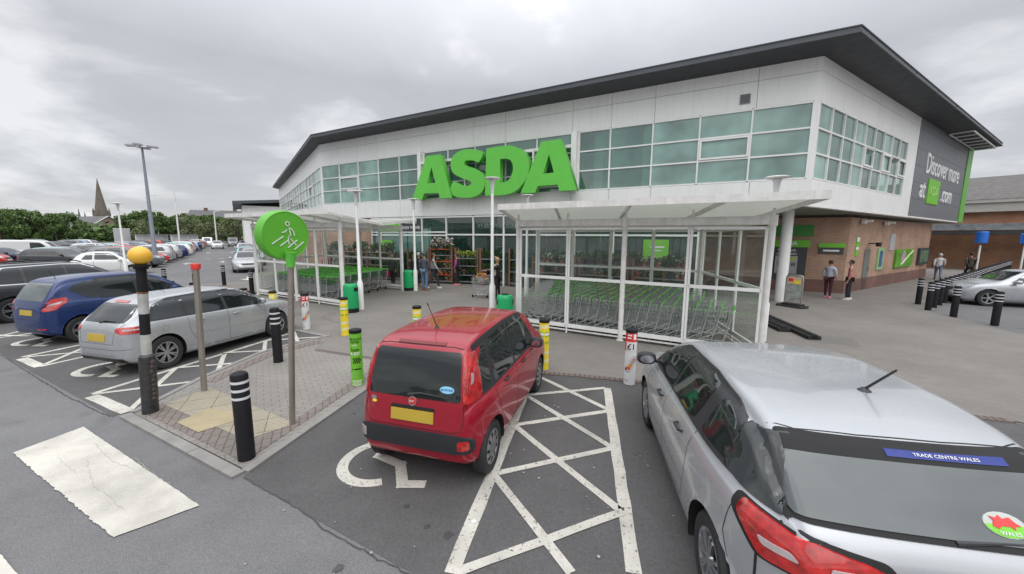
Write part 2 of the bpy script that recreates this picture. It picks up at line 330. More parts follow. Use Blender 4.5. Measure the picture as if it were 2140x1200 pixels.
def kerb(path, w, h=.03, seg=.9):
    mb = MB(); n = 0
    for a, b in zip(path[:-1], path[1:]):
        a = Vector((a[0], a[1], 0)); b = Vector((b[0], b[1], 0)); L_ = (b-a).length; k = max(1, round(L_/seg)); d = (b-a)/L_
        for i in range(k):
            p = a+d*(L_*i/k+.004); q = a+d*(L_*(i+1)/k-.004); mb.bar(p+Vector((0, 0, h/2-.02)), q+Vector((0, 0, h/2-.02)), w, h+.04)
    o = mb.build('kerb', M_KERB); o['kind'] = 'structure'; return o
kerb([(-5.55, 5.08), (-2.95, 3.74)], .125); kerb([(-2.93, 3.80), (-2.46, 6.2), (-2.2, 7.33)], .11)
kerb([(-5.52, 5.16), (-5.63, 6.55), (-5.56, 7.97), (-5.2, 8.8), (-4.72, 9.45)], .10)
kerb([(-4.8, 9.42), (-6.9, 10.52), (-10.5, 12.52), (-16, 15.27)], .12, .02)
# slot drain between bays and paving
mb = MB(); dr = [(-4.4, 8.2), (-2.2, 7.36), (1.2, 6.76), (3.9, 6.03), (7.2, 5.08)]
for a, b in zip(dr[:-1], dr[1:]):
    a = Vector((*a, .012)); b = Vector((*b, .012)); mb.bar(a, b, .13, .02, 0); L_ = (b-a).length; d = (b-a)/L_; u = Vector((-d.y, d.x, 0))
    for i in range(int(L_/.09)):
        p = a+d*(i*.09); mb.bar(p-u*.045+Vector((0, 0, .011)), p+u*.045+Vector((0, 0, .011)), .03, .004, 1)
o = mb.build('drain_channel', [mat('drain brick', (.16, .12, .105), .8, var=.2), M_GAP]); o['kind'] = 'structure'
# bays: darker asphalt
sheet('parking_bays', [(-2.9, 3.72), (-.9, 2.65), (2.2, 1.1), (8.5, -2), (9, 3.6), (7.2, 5.02), (3.9, 5.97), (1.2, 6.7), (-2.15, 7.3)], .004, A_BAY)
sheet('parking_bays', [(-5.7, 5.05), (-5.6, 7.95), (-5.2, 8.85), (-4.8, 9.35), (-6.9, 10.45), (-10.5, 12.45), (-16, 15.2), (-19.6, 17.7), (-22, 14.0), (-10.45, 7.5)], .004, A_BAY)
def strokes(name, segs, w, z=.008, m=None):
    mb = MB()
    for i, (a, b) in enumerate(segs):
        ww = w if not hasattr(w, '__len__') else w[i]
        a = Vector((a[0], a[1], 0)); b = Vector((b[0], b[1], 0)); d = (b-a).normalized(); u = Vector((-d.y, d.x, 0))*ww/2
        zz = z + .0012*(i % 5)
        k = max(1, int((b-a).length/.25)); rnd = random.Random(i)
        L1 = [a+(b-a)*j/k for j in range(k+1)]; vs = []
        for p in L1: vs += [p+u*(1+rnd.uniform(-.09, .09)), p-u*(1+rnd.uniform(-.09, .09))]
        mb.add([(v.x, v.y, zz) for v in vs], [(2*j, 2*j+1, 2*j+3, 2*j+2) for j in range(k)])
    o = mb.build(name, m or M_WORN); o['kind'] = 'structure'; return o
def px(*seg): return [(G(a, b)[:2], G(c, d)[:2]) for a, b, c, d in seg]
strokes('bay_hatching', px((1114, 783, 943, 1200), (1269, 812, 1325, 1200), (1112, 781, 1271, 857), (1265, 812, 1098, 827), (1100, 828, 1281, 938), (1277, 859, 1075, 889), (1072, 888, 1299, 1071), (1284, 937, 1041, 990), (1033, 994, 1194, 1200), (1303, 1071, 949, 1200)), [.125, .125]+[.085]*8)
strokes('bay_hatching', px((193, 824, 610, 696), (192, 829, 267, 862), (195, 825, 447, 793), (272, 858, 369, 769), (366, 770, 546, 756), (449, 792, 471, 737), (468, 738, 622, 730), (549, 753, 555, 713), (560, 712, 672, 705), (614, 694, 627, 727), (546, 756, 450, 762)), [.10, .16]+[.085]*8+[.02])
strokes('bay_hatching', px((46, 747, 185, 718), (46, 750, 84, 767), (84, 767, 205, 740), (57, 747, 190, 735), (93, 763, 180, 726)), [.1, .16, .1, .085, .085])
strokes('bay_hatching', px((-40, 712, 55, 690), (-20, 709, 70, 697), (-60, 700, 60, 703)), .09)
def wheelchair(pts, w=.11, seat=None):
    c, r, a0, a1 = pts; mb = MB(); n = 28; vs = []
    for i in range(n+1):
        a = R(a0+(a1-a0)*i/n); vs += [(c[0]+(r-w/2)*math.cos(a), c[1]+(r-w/2)*math.sin(a), .009), (c[0]+(r+w/2)*math.cos(a), c[1]+(r+w/2)*math.sin(a), .009)]
    mb.add(vs, [(2*i, 2*i+1, 2*i+3, 2*i+2) for i in range(n)])
    for i, (a, b) in enumerate(zip(seat[:-1], seat[1:])):
        a = Vector((*a, 0)); b = Vector((*b, 0)); d = (b-a).normalized(); a = a-d*w*.45; b = b+d*w*.45; u = Vector((-d.y, d.x, 0))*w/2; z = .0105+.001*(i % 2)
        mb.add([(q.x, q.y, z) for q in (a+u, a-u, b-u, b+u)], [(0, 1, 2, 3)])
    o = mb.build('wheelchair_marking', M_WORN); o['kind'] = 'structure'
seat0 = [(-1.22, 4.32), (-1.52, 4.42), (-1.56, 4.13), (-1.26, 3.96), (-1.14, 3.62), (-.95, 3.62)]
wheelchair(((-1.52, 4.03), .40, 100, 292), .12, seat0)
off = Vector((-7.88, 7.0)) - Vector((-1.52, 4.03))
wheelchair(((-1.52+off.x, 4.03+off.y), .40, 100, 292), .12, [(a+off.x, b+off.y) for a, b in seat0])
off = Vector((-11.45, 8.85)) - Vector((-1.52, 4.03))
wheelchair(((-1.52+off.x, 4.03+off.y), .40, 100, 292), .12, [(a+off.x, b+off.y) for a, b in seat0])
# zebra bars with ragged thermoplastic edge
def zebra(q):
    mb = MB(); q = [Vector((*p, 0)) for p in q]; vs = []; rnd = random.Random(3)
    for k in range(4):
        a, b = q[k], q[(k+1) % 4]; d = (b-a).normalized(); u = Vector((-d.y, d.x, 0)); n = int((b-a).length/.02)
        rag = .008 if k == 1 else .003; ph = [rnd.uniform(0, 6) for _ in range(6)]
        for i in range(n): vs.append(a+(b-a)*i/n + u*rag*(sum(math.sin(i*w_*.13+ph[q]) for q, w_ in enumerate((.7, 1.9, 3.1, 5.3, 7.7, 11.)))*.28+rnd.uniform(-.35, .35)))
    mb.add([(v.x, v.y, .010) for v in vs], [tuple(range(len(vs)))]); o = mb.build('zebra_stripe', M_ZEB); o['kind'] = 'structure'
zebra([(-5.79, 4.76), (-5.93, 4.14), (-3.42, 2.90), (-3.0, 3.29)])
zebra([(-6.5, 3.85), (-7.0, 3.1), (-4.2, 1.9), (-3.75, 2.53)])
# surface joint of the road and small litter / stains
def crack(pts, w, m, z=.0065, name='surface_joint'):
    mb = MB(); rnd = random.Random(5); P = []
    for a, b in zip(pts[:-1], pts[1:]):
        a = Vector((*a, 0)); b = Vector((*b, 0)); n = max(2, int((b-a).length/.06)); P += [a+(b-a)*i/n + Vector((rnd.uniform(-.012, .012), rnd.uniform(-.012, .012), 0)) for i in range(n)]
    vs = []
    for i, p in enumerate(P):
        d = (P[min(i+1, len(P)-1)]-P[max(i-1, 0)]).normalized(); u = Vector((-d.y, d.x, 0))*w*rnd.uniform(.5, 1.4); vs += [(p+u)[:2]+(z,), (p-u)[:2]+(z,)]
    mb.add(vs, [(2*i, 2*i+1, 2*i+3, 2*i+2) for i in range(len(P)-1)]); o = mb.build(name, m); o['kind'] = 'structure'
M_TAR = mat('tar joint', (.055, .054, .053), .7, var=.3)
crack([(-2.86, 3.70), (-2.2, 3.36), (-1.6, 2.98), (-.9, 2.62), (.6, 1.9)], .006, M_TAR)
crack([(-5.75, 5.05), (-7.2, 5.75), (-10.4, 7.45), (-16, 10.5)], .008, M_TAR)
crack([G(672, 664)[:2], G(700, 674)[:2], G(722, 677)[:2]], .01, M_TAR, .016); crack([G(672, 664)[:2], G(690, 658)[:2], G(706, 655)[:2]], .008, M_TAR, .016)
M_FC = mat('hairline crack', (.41, .39, .35), .8, var=.4, vs=9)
for pp in (((-5.2, 4.35), (-4.6, 4.0), (-4.1, 3.8)), ((-4.9, 4.0), (-4.3, 3.55), (-3.6, 3.2)), ((-5.3, 4.05), (-4.7, 3.75)), ((-4.4, 4.05), (-3.5, 3.55))): crack(list(pp), .0018, M_FC, .0125, 'paint_crack')
sheet('tarmac_patch', [(-1.1, 1.9), (-.2, 1.5), (.3, 2.0), (-.7, 2.5)], .0055, asphalt('patch asphalt', (.075, .073, .072), .2))
for q in ([(7.5, 9.2), (8.4, 8.7), (8.9, 9.5), (8.0, 10.0)], [(10.5, 6.9), (12.4, 5.9), (12.9, 6.7), (11.1, 7.7)], [(-8.2, 12.0), (-7.0, 11.5), (-6.7, 12.2), (-7.9, 12.7)]): sheet('paving_patch', q, .0145, paving('repaired block paving', (.175, .165, .152), (.16, .15, .138), R(31), mortar=.75, msz=.006) if 'repaired block paving' not in bpy.data.materials else bpy.data.materials['repaired block paving'])
mb = MB(); rnd = random.Random(12)
for i in range(420):
    x, y = rnd.uniform(-9, 13), rnd.uniform(5.5, 17); r = rnd.choice([.010, .014, .018])
    if y > 6.9-.27*(x-1.2)+.2: mb.prism([(x+r*math.cos(a)*rnd.uniform(.6, 1.2), y+r*math.sin(a)*rnd.uniform(.6, 1.2)) for a in [k*math.pi/3 for k in range(6)]], .0145, .016)
o = mb.build('trodden_gum_spots', mat('paving gum', (.32, .30, .28), .8)); tag(o, kind='stuff')
mb = MB(); rnd = random.Random(11)
for i in range(70):
    x, y = rnd.uniform(-2.6, 2.0), rnd.uniform(2.2, 6.3); r = rnd.choice([.006, .008, .01, .016]); mb.prism([(x+r*math.cos(a)*rnd.uniform(.6, 1.2), y+r*math.sin(a)*rnd.uniform(.6, 1.2)) for a in [k*math.pi/3 for k in range(6)]], .012, .0145)
o = mb.build('trodden_gum_spots', mat('gum spots', (.30, .29, .28), .8)); tag(o, kind='stuff')
mb = MB()
for (x, y, r) in ((-.55, 2.95, .05), (-1.35, 2.62, .045), (-.6, 4.0, .03), (-1.0, 3.3, .035), (-2.3, 5.2, .03), (-.75, 3.05, .03), (1.5, 4.2, .03), (-4.4, 3.6, .03)):
    mb.prism([(x+r*math.cos(a)*rnd.uniform(.6, 1.2), y+r*math.sin(a)*rnd.uniform(.6, 1.2)) for a in [k*math.pi/5 for k in range(10)]], .0062, .0068)
o = mb.build('oil_drips', mat('oil', (.06, .058, .057), .4)); tag(o, kind='stuff')
o = tag(MB().prism([(-.36, 3.09), (-.33, 3.08), (-.31, 3.10), (-.335, 3.125)], .006, .02).build('scrap_of_paper', M_WHT), 'tiny white scrap of paper on the tarmac beside the hatched bay', 'litter')
# road markings of the car park
def ab(a, b): v = D3*a + P3*b; return (v.x, v.y)
strokes('road_dashes', [(ab(51.2+.05*k, -5.2+.0), ab(51.2, -5.2)) for k in range(0)]+[(ab(51.4, -5.6+k*1.25), ab(51.4, -4.95+k*1.25)) for k in range(5)], .35, .006, M_PAINT)
def arrow(a, b, sgn):
    mb = MB(); f = lambda u, v: (*ab(a+u*sgn, b+v), .007)
    mb.add([f(-1.2, -.07), f(-1.2, .07), f(.2, .07), f(.2, .4), f(1.2, 0), f(.2, -.4), f(.2, -.07)], [tuple(range(7))]); o = mb.build('direction_arrow', M_PAINT); o['kind'] = 'structure'
arrow(43.8, -3.8, 1); arrow(45.2, -1.3, -1); arrow(68, -3.5, 1); arrow(68, -.8, -1); arrow(27.2, .35, -1)
strokes('bay_lines', [(ab(a, -9.0), ab(a, -4.3)) for a in [33+2.5*k for k in range(30)]]+[(ab(a, -22), ab(a, -17.5)) for a in [45+2.5*k for k in range(25)]], .1, .006, M_PAINT)
# ------------------------------------------------------------------ supermarket
BRICK = None
def brickmat(name, c1, c2, mort):
    m = bpy.data.materials.new(name); m.use_nodes = True; nt = m.node_tree; L = nt.links.new; b = nt.nodes['Principled BSDF']
    t = N(nt, 'ShaderNodeTexCoord'); s = N(nt, 'ShaderNodeSeparateXYZ'); c = N(nt, 'ShaderNodeCombineXYZ'); L(t.outputs['Object'], s.inputs[0]); L(s.outputs[0], c.inputs[0]); L(s.outputs[2], c.inputs[1])
    br = N(nt, 'ShaderNodeTexBrick', i={'Scale': 1., 'Mortar Size': .008, 'Mortar Smooth': .2, 'Brick Width': .225, 'Row Height': .075, 'Bias': 0.})
    br.inputs['Color1'].default_value = (*c1, 1); br.inputs['Color2'].default_value = (*c2, 1); br.inputs['Mortar'].default_value = (*mort, 1); L(c.outputs[0], br.inputs['Vector'])
    n = N(nt, 'ShaderNodeTexNoise', i={'Scale': .8, 'Detail': 6.}); L(t.outputs['Object'], n.inputs['Vector']); r = N(nt, 'ShaderNodeMapRange', i={1: .3, 2: .7, 3: .75, 4: 1.2}); L(n.outputs[0], r.inputs[0])
    v = N(nt, 'ShaderNodeVectorMath', operation='SCALE'); L(br.outputs[0], v.inputs[0]); L(r.outputs[0], v.inputs['Scale']); L(v.outputs[0], b.inputs['Base Color']); b.inputs['Roughness'].default_value = .85
    return m
B_MAIN = brickmat('orange brown brick', (.43, .255, .165), (.34, .19, .13), (.34, .29, .24)); B_DK = brickmat('dark red plinth brick', (.19, .085, .065), (.15, .07, .06), (.16, .13, .11))
KS = 1.13; SK = Matrix.Translation((0, 0, CH*(1-KS))) @ Matrix.Scale(KS, 4)
store = thing('supermarket', 'two storey supermarket with white cladding, green glass window band and projecting dark roof', 'building', tuple(C0))
store.matrix_world = SK @ Matrix.Translation(C0)
def fabs_(origin, d): return (SK @ Matrix.Translation(C0)).inverted() @ Matrix.Translation(Vector(origin)) @ Matrix.Rotation(ang(d), 4, 'Z')
def fr(origin, d):   # frame matrix relative to the store, local x along d, local y outward (d rotated +90)
    return Matrix.Translation(Vector(origin)-C0) @ Matrix.Rotation(ang(d), 4, 'Z')
FF = fr(C0, D1); FS = fr(C0 + D2*22.3, -D2); LF = 27.5; FL = fr(K0, D3)
Z0, ZW0, ZW1, ZJ, ZT = 3.6, 4.45, 6.70, 7.55, 7.97
def cladding(M, x0, x1, joints, wx0, wx1, yo=0.):
    mb = MB(); g_ = .012
    js = sorted([j for j in joints if x0 < j < x1]); xs = [x0]+js+[x1]
    for a, b in zip(xs[:-1], xs[1:]):
        for z0, z1 in ((Z0+.05, ZW0-.03), (ZW1+.03, ZJ), (ZJ+.012, ZT)): mb.box(a+g_/2, b-g_/2, -.12, 0, z0, z1, 0)
    mb.box(x0, x1, -.3, -.06, Z0+.02, ZW0-.06, 1); mb.box(x0, x1, -.3, -.06, ZW1+.06, ZT, 1)
    if wx0-x0 > .05: mb.box(x0, wx0, -.14, -.002, ZW0-.03, ZW1+.03, 0)
    if x1-wx1 > .05: mb.box(wx1, x1, -.14, -.002, ZW0-.03, ZW1+.03, 0)
    mb.box(x0-.02, x1+.02, -.2, .02, Z0-.02, Z0+.045, 2)
    mb.build('wall_cladding', [M_WHITE, M_GAP, M_FRAME], store, M=M)
def window(M, x0, x1, z0, z1, rows, glass, opener=None, name='window', fw=.05, door=False):
    f = MB(); zs = [z0]+list(rows)+[z1]
    for x in (x0, x1-fw/2): f.box(x, x+fw/2, -.10, .012, z0, z1)
    for z in zs: f.box(x0+fw/2, x1-fw/2, -.09, .006, z-fw/2, z+fw/2)
    if opener is not None:
        a, b = zs[opener]+.04, zs[opener+1]-.04
        for q in ((x0+.03, x1-.03, a, a+.06), (x0+.03, x1-.03, b-.06, b), (x0+.03, x0+.09, a+.06, b-.06), (x1-.09, x1-.03, a+.06, b-.06)): f.box(q[0], q[1], -.02, .035, q[2], q[3])
    w = f.build(name, M_FRAME, store, M=M)
    p = MB(); p.quad((x0+.02, -.045, z0), (x1-.02, -.045, z0), (x1-.02, -.045, z1), (x0+.02, -.045, z1)); p.build('pane', glass, w); return w
rows2 = (5.2, 5.95)
rnd = random.Random(4)
fj = [1.6, 4.7, 6.25, 7.8, 10.9, 12.6, 15.7, 17.3, 18.9, 20.5, 22.1]
cladding(FF, 0, 23.75, fj, .12, 23.68)
mull = [.12, 1.68, 3.2, 4.73, 6.27, 7.5, 7.82, 9.36, 10.9, 12.5, 14.08, 15.58, 15.95, 17.3, 18.85, 20.45, 22.08, 23.66]
for i, (a, b) in enumerate(zip(mull[:-1], mull[1:])):
    if b-a < .4: MB().box(a, b, -.1, .03, ZW0, ZW1).build('window_pier', M_FRAME, store, M=FF); continue
    window(FF, a, b, ZW0, ZW1, rows2, M_BLIND if i in (1, 2, 14, 15, 16, 0) else M_WINGL, 1 if i in (1, 15) else None)
# right flank
def sx(t): return 22.3-t
cladding(FS, sx(10.75), 22.3, [sx(t) for t in (1.9, 3.5, 5.2, 6.85, 8.6)], sx(9.35), sx(.12))
bt = [.12+i*(9.2/9) for i in range(10)]
for i, (a, b) in enumerate(zip(bt[:-1], bt[1:])): window(FS, sx(b), sx(a), ZW0, ZW1, rows2, M_WINGL if i % 3 else M_BLIND, 1 if i in (4, 6, 8) else None)
for i in (4, 7):   # two sashes tilted open
    f = MB()
    for q in ((.03, .95, .0, .05), (.03, .95, .62, .67), (.03, .08, .05, .62), (.90, .95, .05, .62)): f.box(q[0], q[1], -.02, .02, q[2]-.67, q[3]-.67)
    w = f.build('window', M_FRAME, store, M=FS @ LM(sx(bt[i+1]), .05, 5.92, rx=R(-24))); p = MB(); p.quad((.06, 0, -.64), (.92, 0, -.64), (.92, 0, -.03), (.06, 0, -.03)); p.build('pane', M_BLIND, w)
mb = MB()
for a, b in ((10.75, 14.2), (14.2, 17.7), (17.7, 21.0)):
    for z0, z1 in ((Z0+.05, 4.45), (4.46, 5.2), (5.21, 5.95), (5.96, 6.70), (6.71, 7.55), (7.56, ZT)): mb.box(sx(b)+.006, sx(a)-.006, -.12, .012, z0, z1, 0)
mb.box(sx(21.0), sx(10.75), -.3, -.05, Z0+.02, ZT, 1); mb.box(sx(21), sx(10.75), -.2, .03, Z0-.02, Z0+.045, 2); mb.build('grey_panel', [M_GREY, M_GAP, M_FRAME], store, M=FS)
MB().box(sx(22.3), sx(21.02), -.3, .05, Z0, ZT).build('green_panel', mat('pale green panel', (.14, .42, .07), .45), store, M=FS)
def ftext(s, x, y, z, size, m, M, par=store, **k): return text(s, size, m, par, M @ wallM(x, y, z, math.pi), **k)
bill = thing('wall_advert', 'white "Discover more" lettering with a green square on the dark grey side wall', 'sign', tuple(C0 + D2*16))
bill.matrix_world = SK @ Matrix.Translation(C0+D2*16)
MBs = Matrix.Translation(-(D2*16)) @ FS
text('Discover more', 1.35, M_WHT, bill, MBs @ wallM(sx(16.0), .02, 6.15, math.pi), ext=.02, off=.01, sx=.86)
text('at', 1.25, M_WHT, bill, MBs @ wallM(sx(12.4), .02, 4.95, math.pi), ext=.02, off=.01)
MB().box(sx(15.5), sx(13.3), .012, .05, 4.35, 5.55).build('green_square', M_GREEN2, bill, M=MBs)
text('ASDA', .62, mat('pale lime', (.34, .62, .16), .5), bill, MBs @ wallM(sx(14.4), .055, 4.95, math.pi), ext=.01, off=.02)
text('.com', 1.25, M_WHT, bill, MBs @ wallM(sx(17.3), .02, 4.95, math.pi), ext=.02, off=.01)
# left wing
cladding(FL, 0, LF, [1.6*k for k in range(1, 18)], .15, 26.9)
lm = [.15+i*1.6 for i in range(17)]+[26.9]
for i, (a, b) in enumerate(zip(lm[:-1], lm[1:])):
    if b-a > .5: window(FL, a, b, ZW0, ZW1, rows2, M_WINGL if i % 4 else M_BLIND, 1 if i in (2, 9) else None)
# roof with projecting eave
E0 = C0 + N1*1.0 + D1*-.56; EL = C0 + D1*23.0 + N1*1.0; ELe = EL + D3*28.3
N2 = Vector((D2.y, -D2.x, 0)); E2 = C0 + D2*22.6 + N2*1.05
eo = [E2, E0, EL, ELe]; wi = [C0+D2*22.3, C0, K0, K0+D3*LF]
mb = MB()
rel = lambda p, z: Vector((p.x-C0.x, p.y-C0.y, z))
inn = [w + (w-e_)*3.0 for w, e_ in zip(wi, eo)]; inn[0] = C0+D2*22.3 - N2*3; inn[3] = K0+D3*LF+Vector((3, 1, 0))
for i in range(3):
    a, b, c, d, e1, f1 = eo[i], eo[i+1], wi[i], wi[i+1], inn[i], inn[i+1]
    mb.quad(rel(a, 8.04), rel(b, 8.04), rel(b, 8.22), rel(a, 8.22), mi=0)
    mb.quad(rel(a, 8.04), rel(b, 8.04), rel(d, 7.96), rel(c, 7.96), mi=1)
    mb.quad(rel(a, 8.22), rel(b, 8.22), rel(f1, 8.5), rel(e1, 8.5), mi=0)
    mb.quad(rel(c, 7.96), rel(d, 7.96), rel(f1, 7.96), rel(e1, 7.96), mi=1)
mb.quad(rel(inn[0], 8.5), rel(inn[1], 8.5), rel(inn[2], 8.5), rel(inn[3], 8.5), mi=0)
for e_, w in ((eo[0], inn[0]), (eo[3], inn[3])): mb.quad(rel(e_, 8.04), rel(e_, 8.22), rel(w, 8.5), rel(w, 7.96), mi=0)
for i in range(3):   # fascia joints + drip edge
    a, b = eo[i], eo[i+1]; L_ = (b-a).length; d = (b-a)/L_; o_ = Vector((d.y, -d.x, 0)); o_ = -o_ if o_.dot(a-inn[i]) < 0 else o_
    mb.bar(rel(a+o_*.015, 8.06), rel(b+o_*.015, 8.06), .03, .04, 0); mb.bar(rel(a+o_*.012, 8.215), rel(b+o_*.012, 8.215), .024, .03, 0)
    for k in range(1, int(L_/3)): mb.bar(rel(a+d*3*k+o_*.004, 8.05), rel(a+d*3*k+o_*.004, 8.21), .02, .012, 2)
mb.build('roof', [M_FASC, M_SOFF, M_GAP], store)
f = MB(); f.bar((sx(15.5), .9, 7.90), (sx(22.0), .9, 7.90), .05); f.bar((sx(15.5), .1, 7.90), (sx(22), .1, 7.90), .05)
for k in range(7): f.bar((sx(15.5+k*1.08), .1, 7.9), (sx(15.5+k*1.08), .9, 7.9), .05)
f.build('eave_ladder_frame', M_FRAME, store, M=FS)
# soffit under upper storey + interiors
inC = C0 - N1*9; 
def prel(*pts): return [(p[0]-C0.x, p[1]-C0.y) for p in pts]
body = [C0+D2*22.2, C0+D2*.1, C0+D1*23.6, K0+D3*LF, K0+D3*LF+Vector((12, 9, 0)), C0+D2*22.2+Vector((-6, 14, 0))]
cen = Vector((8, 26, 0)); shrink = [p+(cen-p).normalized()*.32 for p in body]
mb = MB(); mb.prism(prel(*shrink), 3.56, 3.62); mb.build('soffit', mat('grey green soffit', (.24, .25, .22), .6), store)
mb = MB(); mb.prism(prel(*shrink), 4.30, 4.40, 0); mb.prism(prel(*shrink), 6.75, 6.9, 1); mb.build('upper_floor', [mat('office carpet', (.12, .12, .12), .9), mat('office ceiling', (.45, .46, .44), .8)], store)
mb = MB(); mb.box(.3, 23.4, -4.1, -4.0, 4.4, 6.75); mb.build('inner_wall', mat('office wall', (.34, .38, .35), .8), store, M=FF)
mb = MB(); mb.box(.3, 22, -4.1, -4.0, 4.4, 6.75); mb.build('inner_wall', MATS['office wall'], store, M=FS)
mb = MB(); mb.box(.3, 27, -4.1, -4.0, 4.4, 6.75); mb.build('inner_wall', MATS['office wall'], store, M=FL)
mb = MB()
for k in range(12): x = .8+k*2.0+rnd.uniform(-.3, .3); mb.box(x, x+.35, -.30, -.26, 4.45, 6.65)
mb.build('blind', mat('pale blind', (.5, .55, .5), .8), store, M=FF)
# vent grille
mb = MB(); mb.box(1.78, 2.08, .0, .03, 6.90, 7.20, 0)
for k in range(9): mb.box(1.8, 2.06, .03, .04, 6.93+k*.03, 6.94+k*.03, 1)
mb.build('vent', [mat('vent grey', (.30, .30, .31), .5), M_GAP], store, M=FF)
# ground floor: entrance glazing s 6 .. 19.6
gm = [3.0, 4.5, 6.0, 7.6, 9.2, 10.98, 12.65, 14.27, 15.86, 17.4, 18.85, 19.6]
for i, (a, b) in enumerate(zip(gm[:-1], gm[1:])):
    window(FF, a, b, .03, 3.52, (2.66,) if i < 7 else (2.62, 2.78), M_ENTGL, None, 'entrance_glazing', .07)
mb = MB(); mb.box(3, 19.6, -5.1, -5.0, 0.02, 3.5); mb.box(3, 19.6, -5, -.2, .012, .03)
mb.build('entrance_lobby', mat('lobby interior', (.13, .16, .15), .7, var=.4, vs=.6), store, M=FF)
mb = MB()
for k in range(8): x = 6.6+k*1.6; mb.box(x, x+.9, -2.2, -1.9, .03, 1.1+.5*(k % 3)); mb.box(x+.2, x+.24, -1.2, -1.16, .03, 3.4, 1)
mb.build('lobby_fitting', [mat('lobby units', (.22, .25, .24), .6), M_FRAME], store, M=FF)
mb = MB(); mb.box(19.6, 23.7, -.30, -.02, 0, 3.58); mb.build('brick_wall', B_MAIN, store, M=FF)
mb = MB(); mb.box(0.0, LF, -.34, -.06, 0, 3.58); mb.build('brick_wall', B_MAIN, store, M=FL)
P0 = Vector((15.62, 17.52, 0)); FB = fabs_(P0, D1); 
mb = MB(); mb.box(0, 9.5, -.3, 0, .0, 3.56, 0); mb.build('brick_wall', B_MAIN, store, M=FB)
mb = MB(); mb.box(0, 9.5, -.0, .03, .0, .62, 0); mb.build('brick_plinth', B_DK, store, M=FB)
FG = fabs_(P0 + D2*14.6, -D2)
mb = MB(); mb.box(0, 14.6, -.3, 0, 0, 3.56); mb.build('brick_wall', B_MAIN, store, M=FG)
mb = MB(); mb.box(0, 14.63, 0, .03, 0, .62); mb.build('brick_plinth', B_DK, store, M=FG)
mb = MB(); mb.quad((3.0, -.1, .03), (3.0, -8.2, .03), (3.0, -8.2, 3.55), (3.0, -.1, 3.55), mi=1)
for k in range(6): mb.bar((3.0, -.1-k*1.6, .03), (3.0, -.1-k*1.6, 3.55), .06)
mb.build('entrance_glazing', [M_FRAME, M_ENTGL], store, M=FF)
for (cx, cy) in ((11.05/KS, 15.24/KS),):
    mb = MB(); mb.lathe([(.17, .012), (.17, 3.6)], 28); mb.build('column', M_FRAME, store, 30, M=LM(cx-C0.x, cy-C0.y))
# big sign
def fpl(x, y, off):
    d = CX*((x-1070)/FPX)-CY*((y-600)/FPX)+_F; Cc = C0+N1*off; O = Vector((0, 0, CH)); t = (Cc-O).dot(N1)/d.dot(N1); P = O+d*t; return ((P-C0).dot(D1), P.z)
LET = dict(
 a1=[[(235,325),(405,308),(550,832),(400,835),(385,772),(210,778),(185,855),(65,855)], [(298,460),(248,655),(345,650)]],
 s=[[(920,280),(872,398),(800,378),(720,380),(697,405),(705,435),(790,465),(880,510),(935,565),(948,640),(930,720),(880,785),(790,825),(690,830),(590,815),(522,765),(525,720),(565,635),(640,668),(710,685),(765,675),(780,650),(755,625),(690,600),(600,560),(550,515),(530,450),(535,380),(570,315),(640,265),(720,245),(820,247)]],
 d=[[(963,235),(1100,212),(1180,200),(1270,200),(1360,228),(1430,285),(1470,360),(1483,450),(1465,560),(1420,640),(1350,725),(1280,770),(1180,798),(945,803)], [(1130,362),(1200,355),(1250,372),(1280,420),(1285,490),(1260,580),(1215,630),(1125,650)]],
 a2=[[(1625,152),(1862,120),(2055,735),(1845,748),(1825,670),(1582,688),(1550,768),(1375,775)], [(1720,305),(1645,540),(1778,525)]])
sgn = thing('store_sign', 'huge bright green ASDA letters standing off the upper front wall', 'sign', tuple(C0+D1*12+Vector((0, 0, 4.4))))
sgn.matrix_world = SK @ Matrix.Translation(C0+D1*12+Vector((0, 0, 4.4)))
SM = Matrix.Translation(-(D1*12+Vector((0, 0, 4.4)))) @ Matrix.Rotation(ang(D1), 4, 'Z')
OFF = {'a1': .46, 's': .42, 'd': .44, 'a2': .48}
for k, loops in LET.items():
    lp = []
    for l in loops:
        q = [fpl(850+x/5.784, 270+y/5.784, OFF[k]+.14) for x, y in l]
        if k == 's':
            q = smoothloop(q, 3)
        elif k == 'd' and len(q) > 6:
            q = q
        lp.append([(-a, b) for a, b in q])
    # text plane: local x mirrored, faces +y
    shape2d(lp, .14, M_GREEN, 'letter', sgn, SM @ Matrix.Translation((0, OFF[k], 0)) @ Matrix.Rotation(math.pi, 4, 'Z') @ FACE_OUT)
f = MB()
for x in (7.66, 15.76): f.box(x-.11, x+.11, .03, .20, 4.4, 6.72)
f.box(7.77, 15.65, .06, .18, 6.12, 6.24); f.box(7.77, 15.65, .06, .16, 4.62, 4.70)
for x in (9.4, 11.2, 12.9, 14.6): f.box(x-.03, x+.03, .16, .30, 4.7, 6.2)
f.build('mounting_frame', M_FRAME, sgn, M=SM)
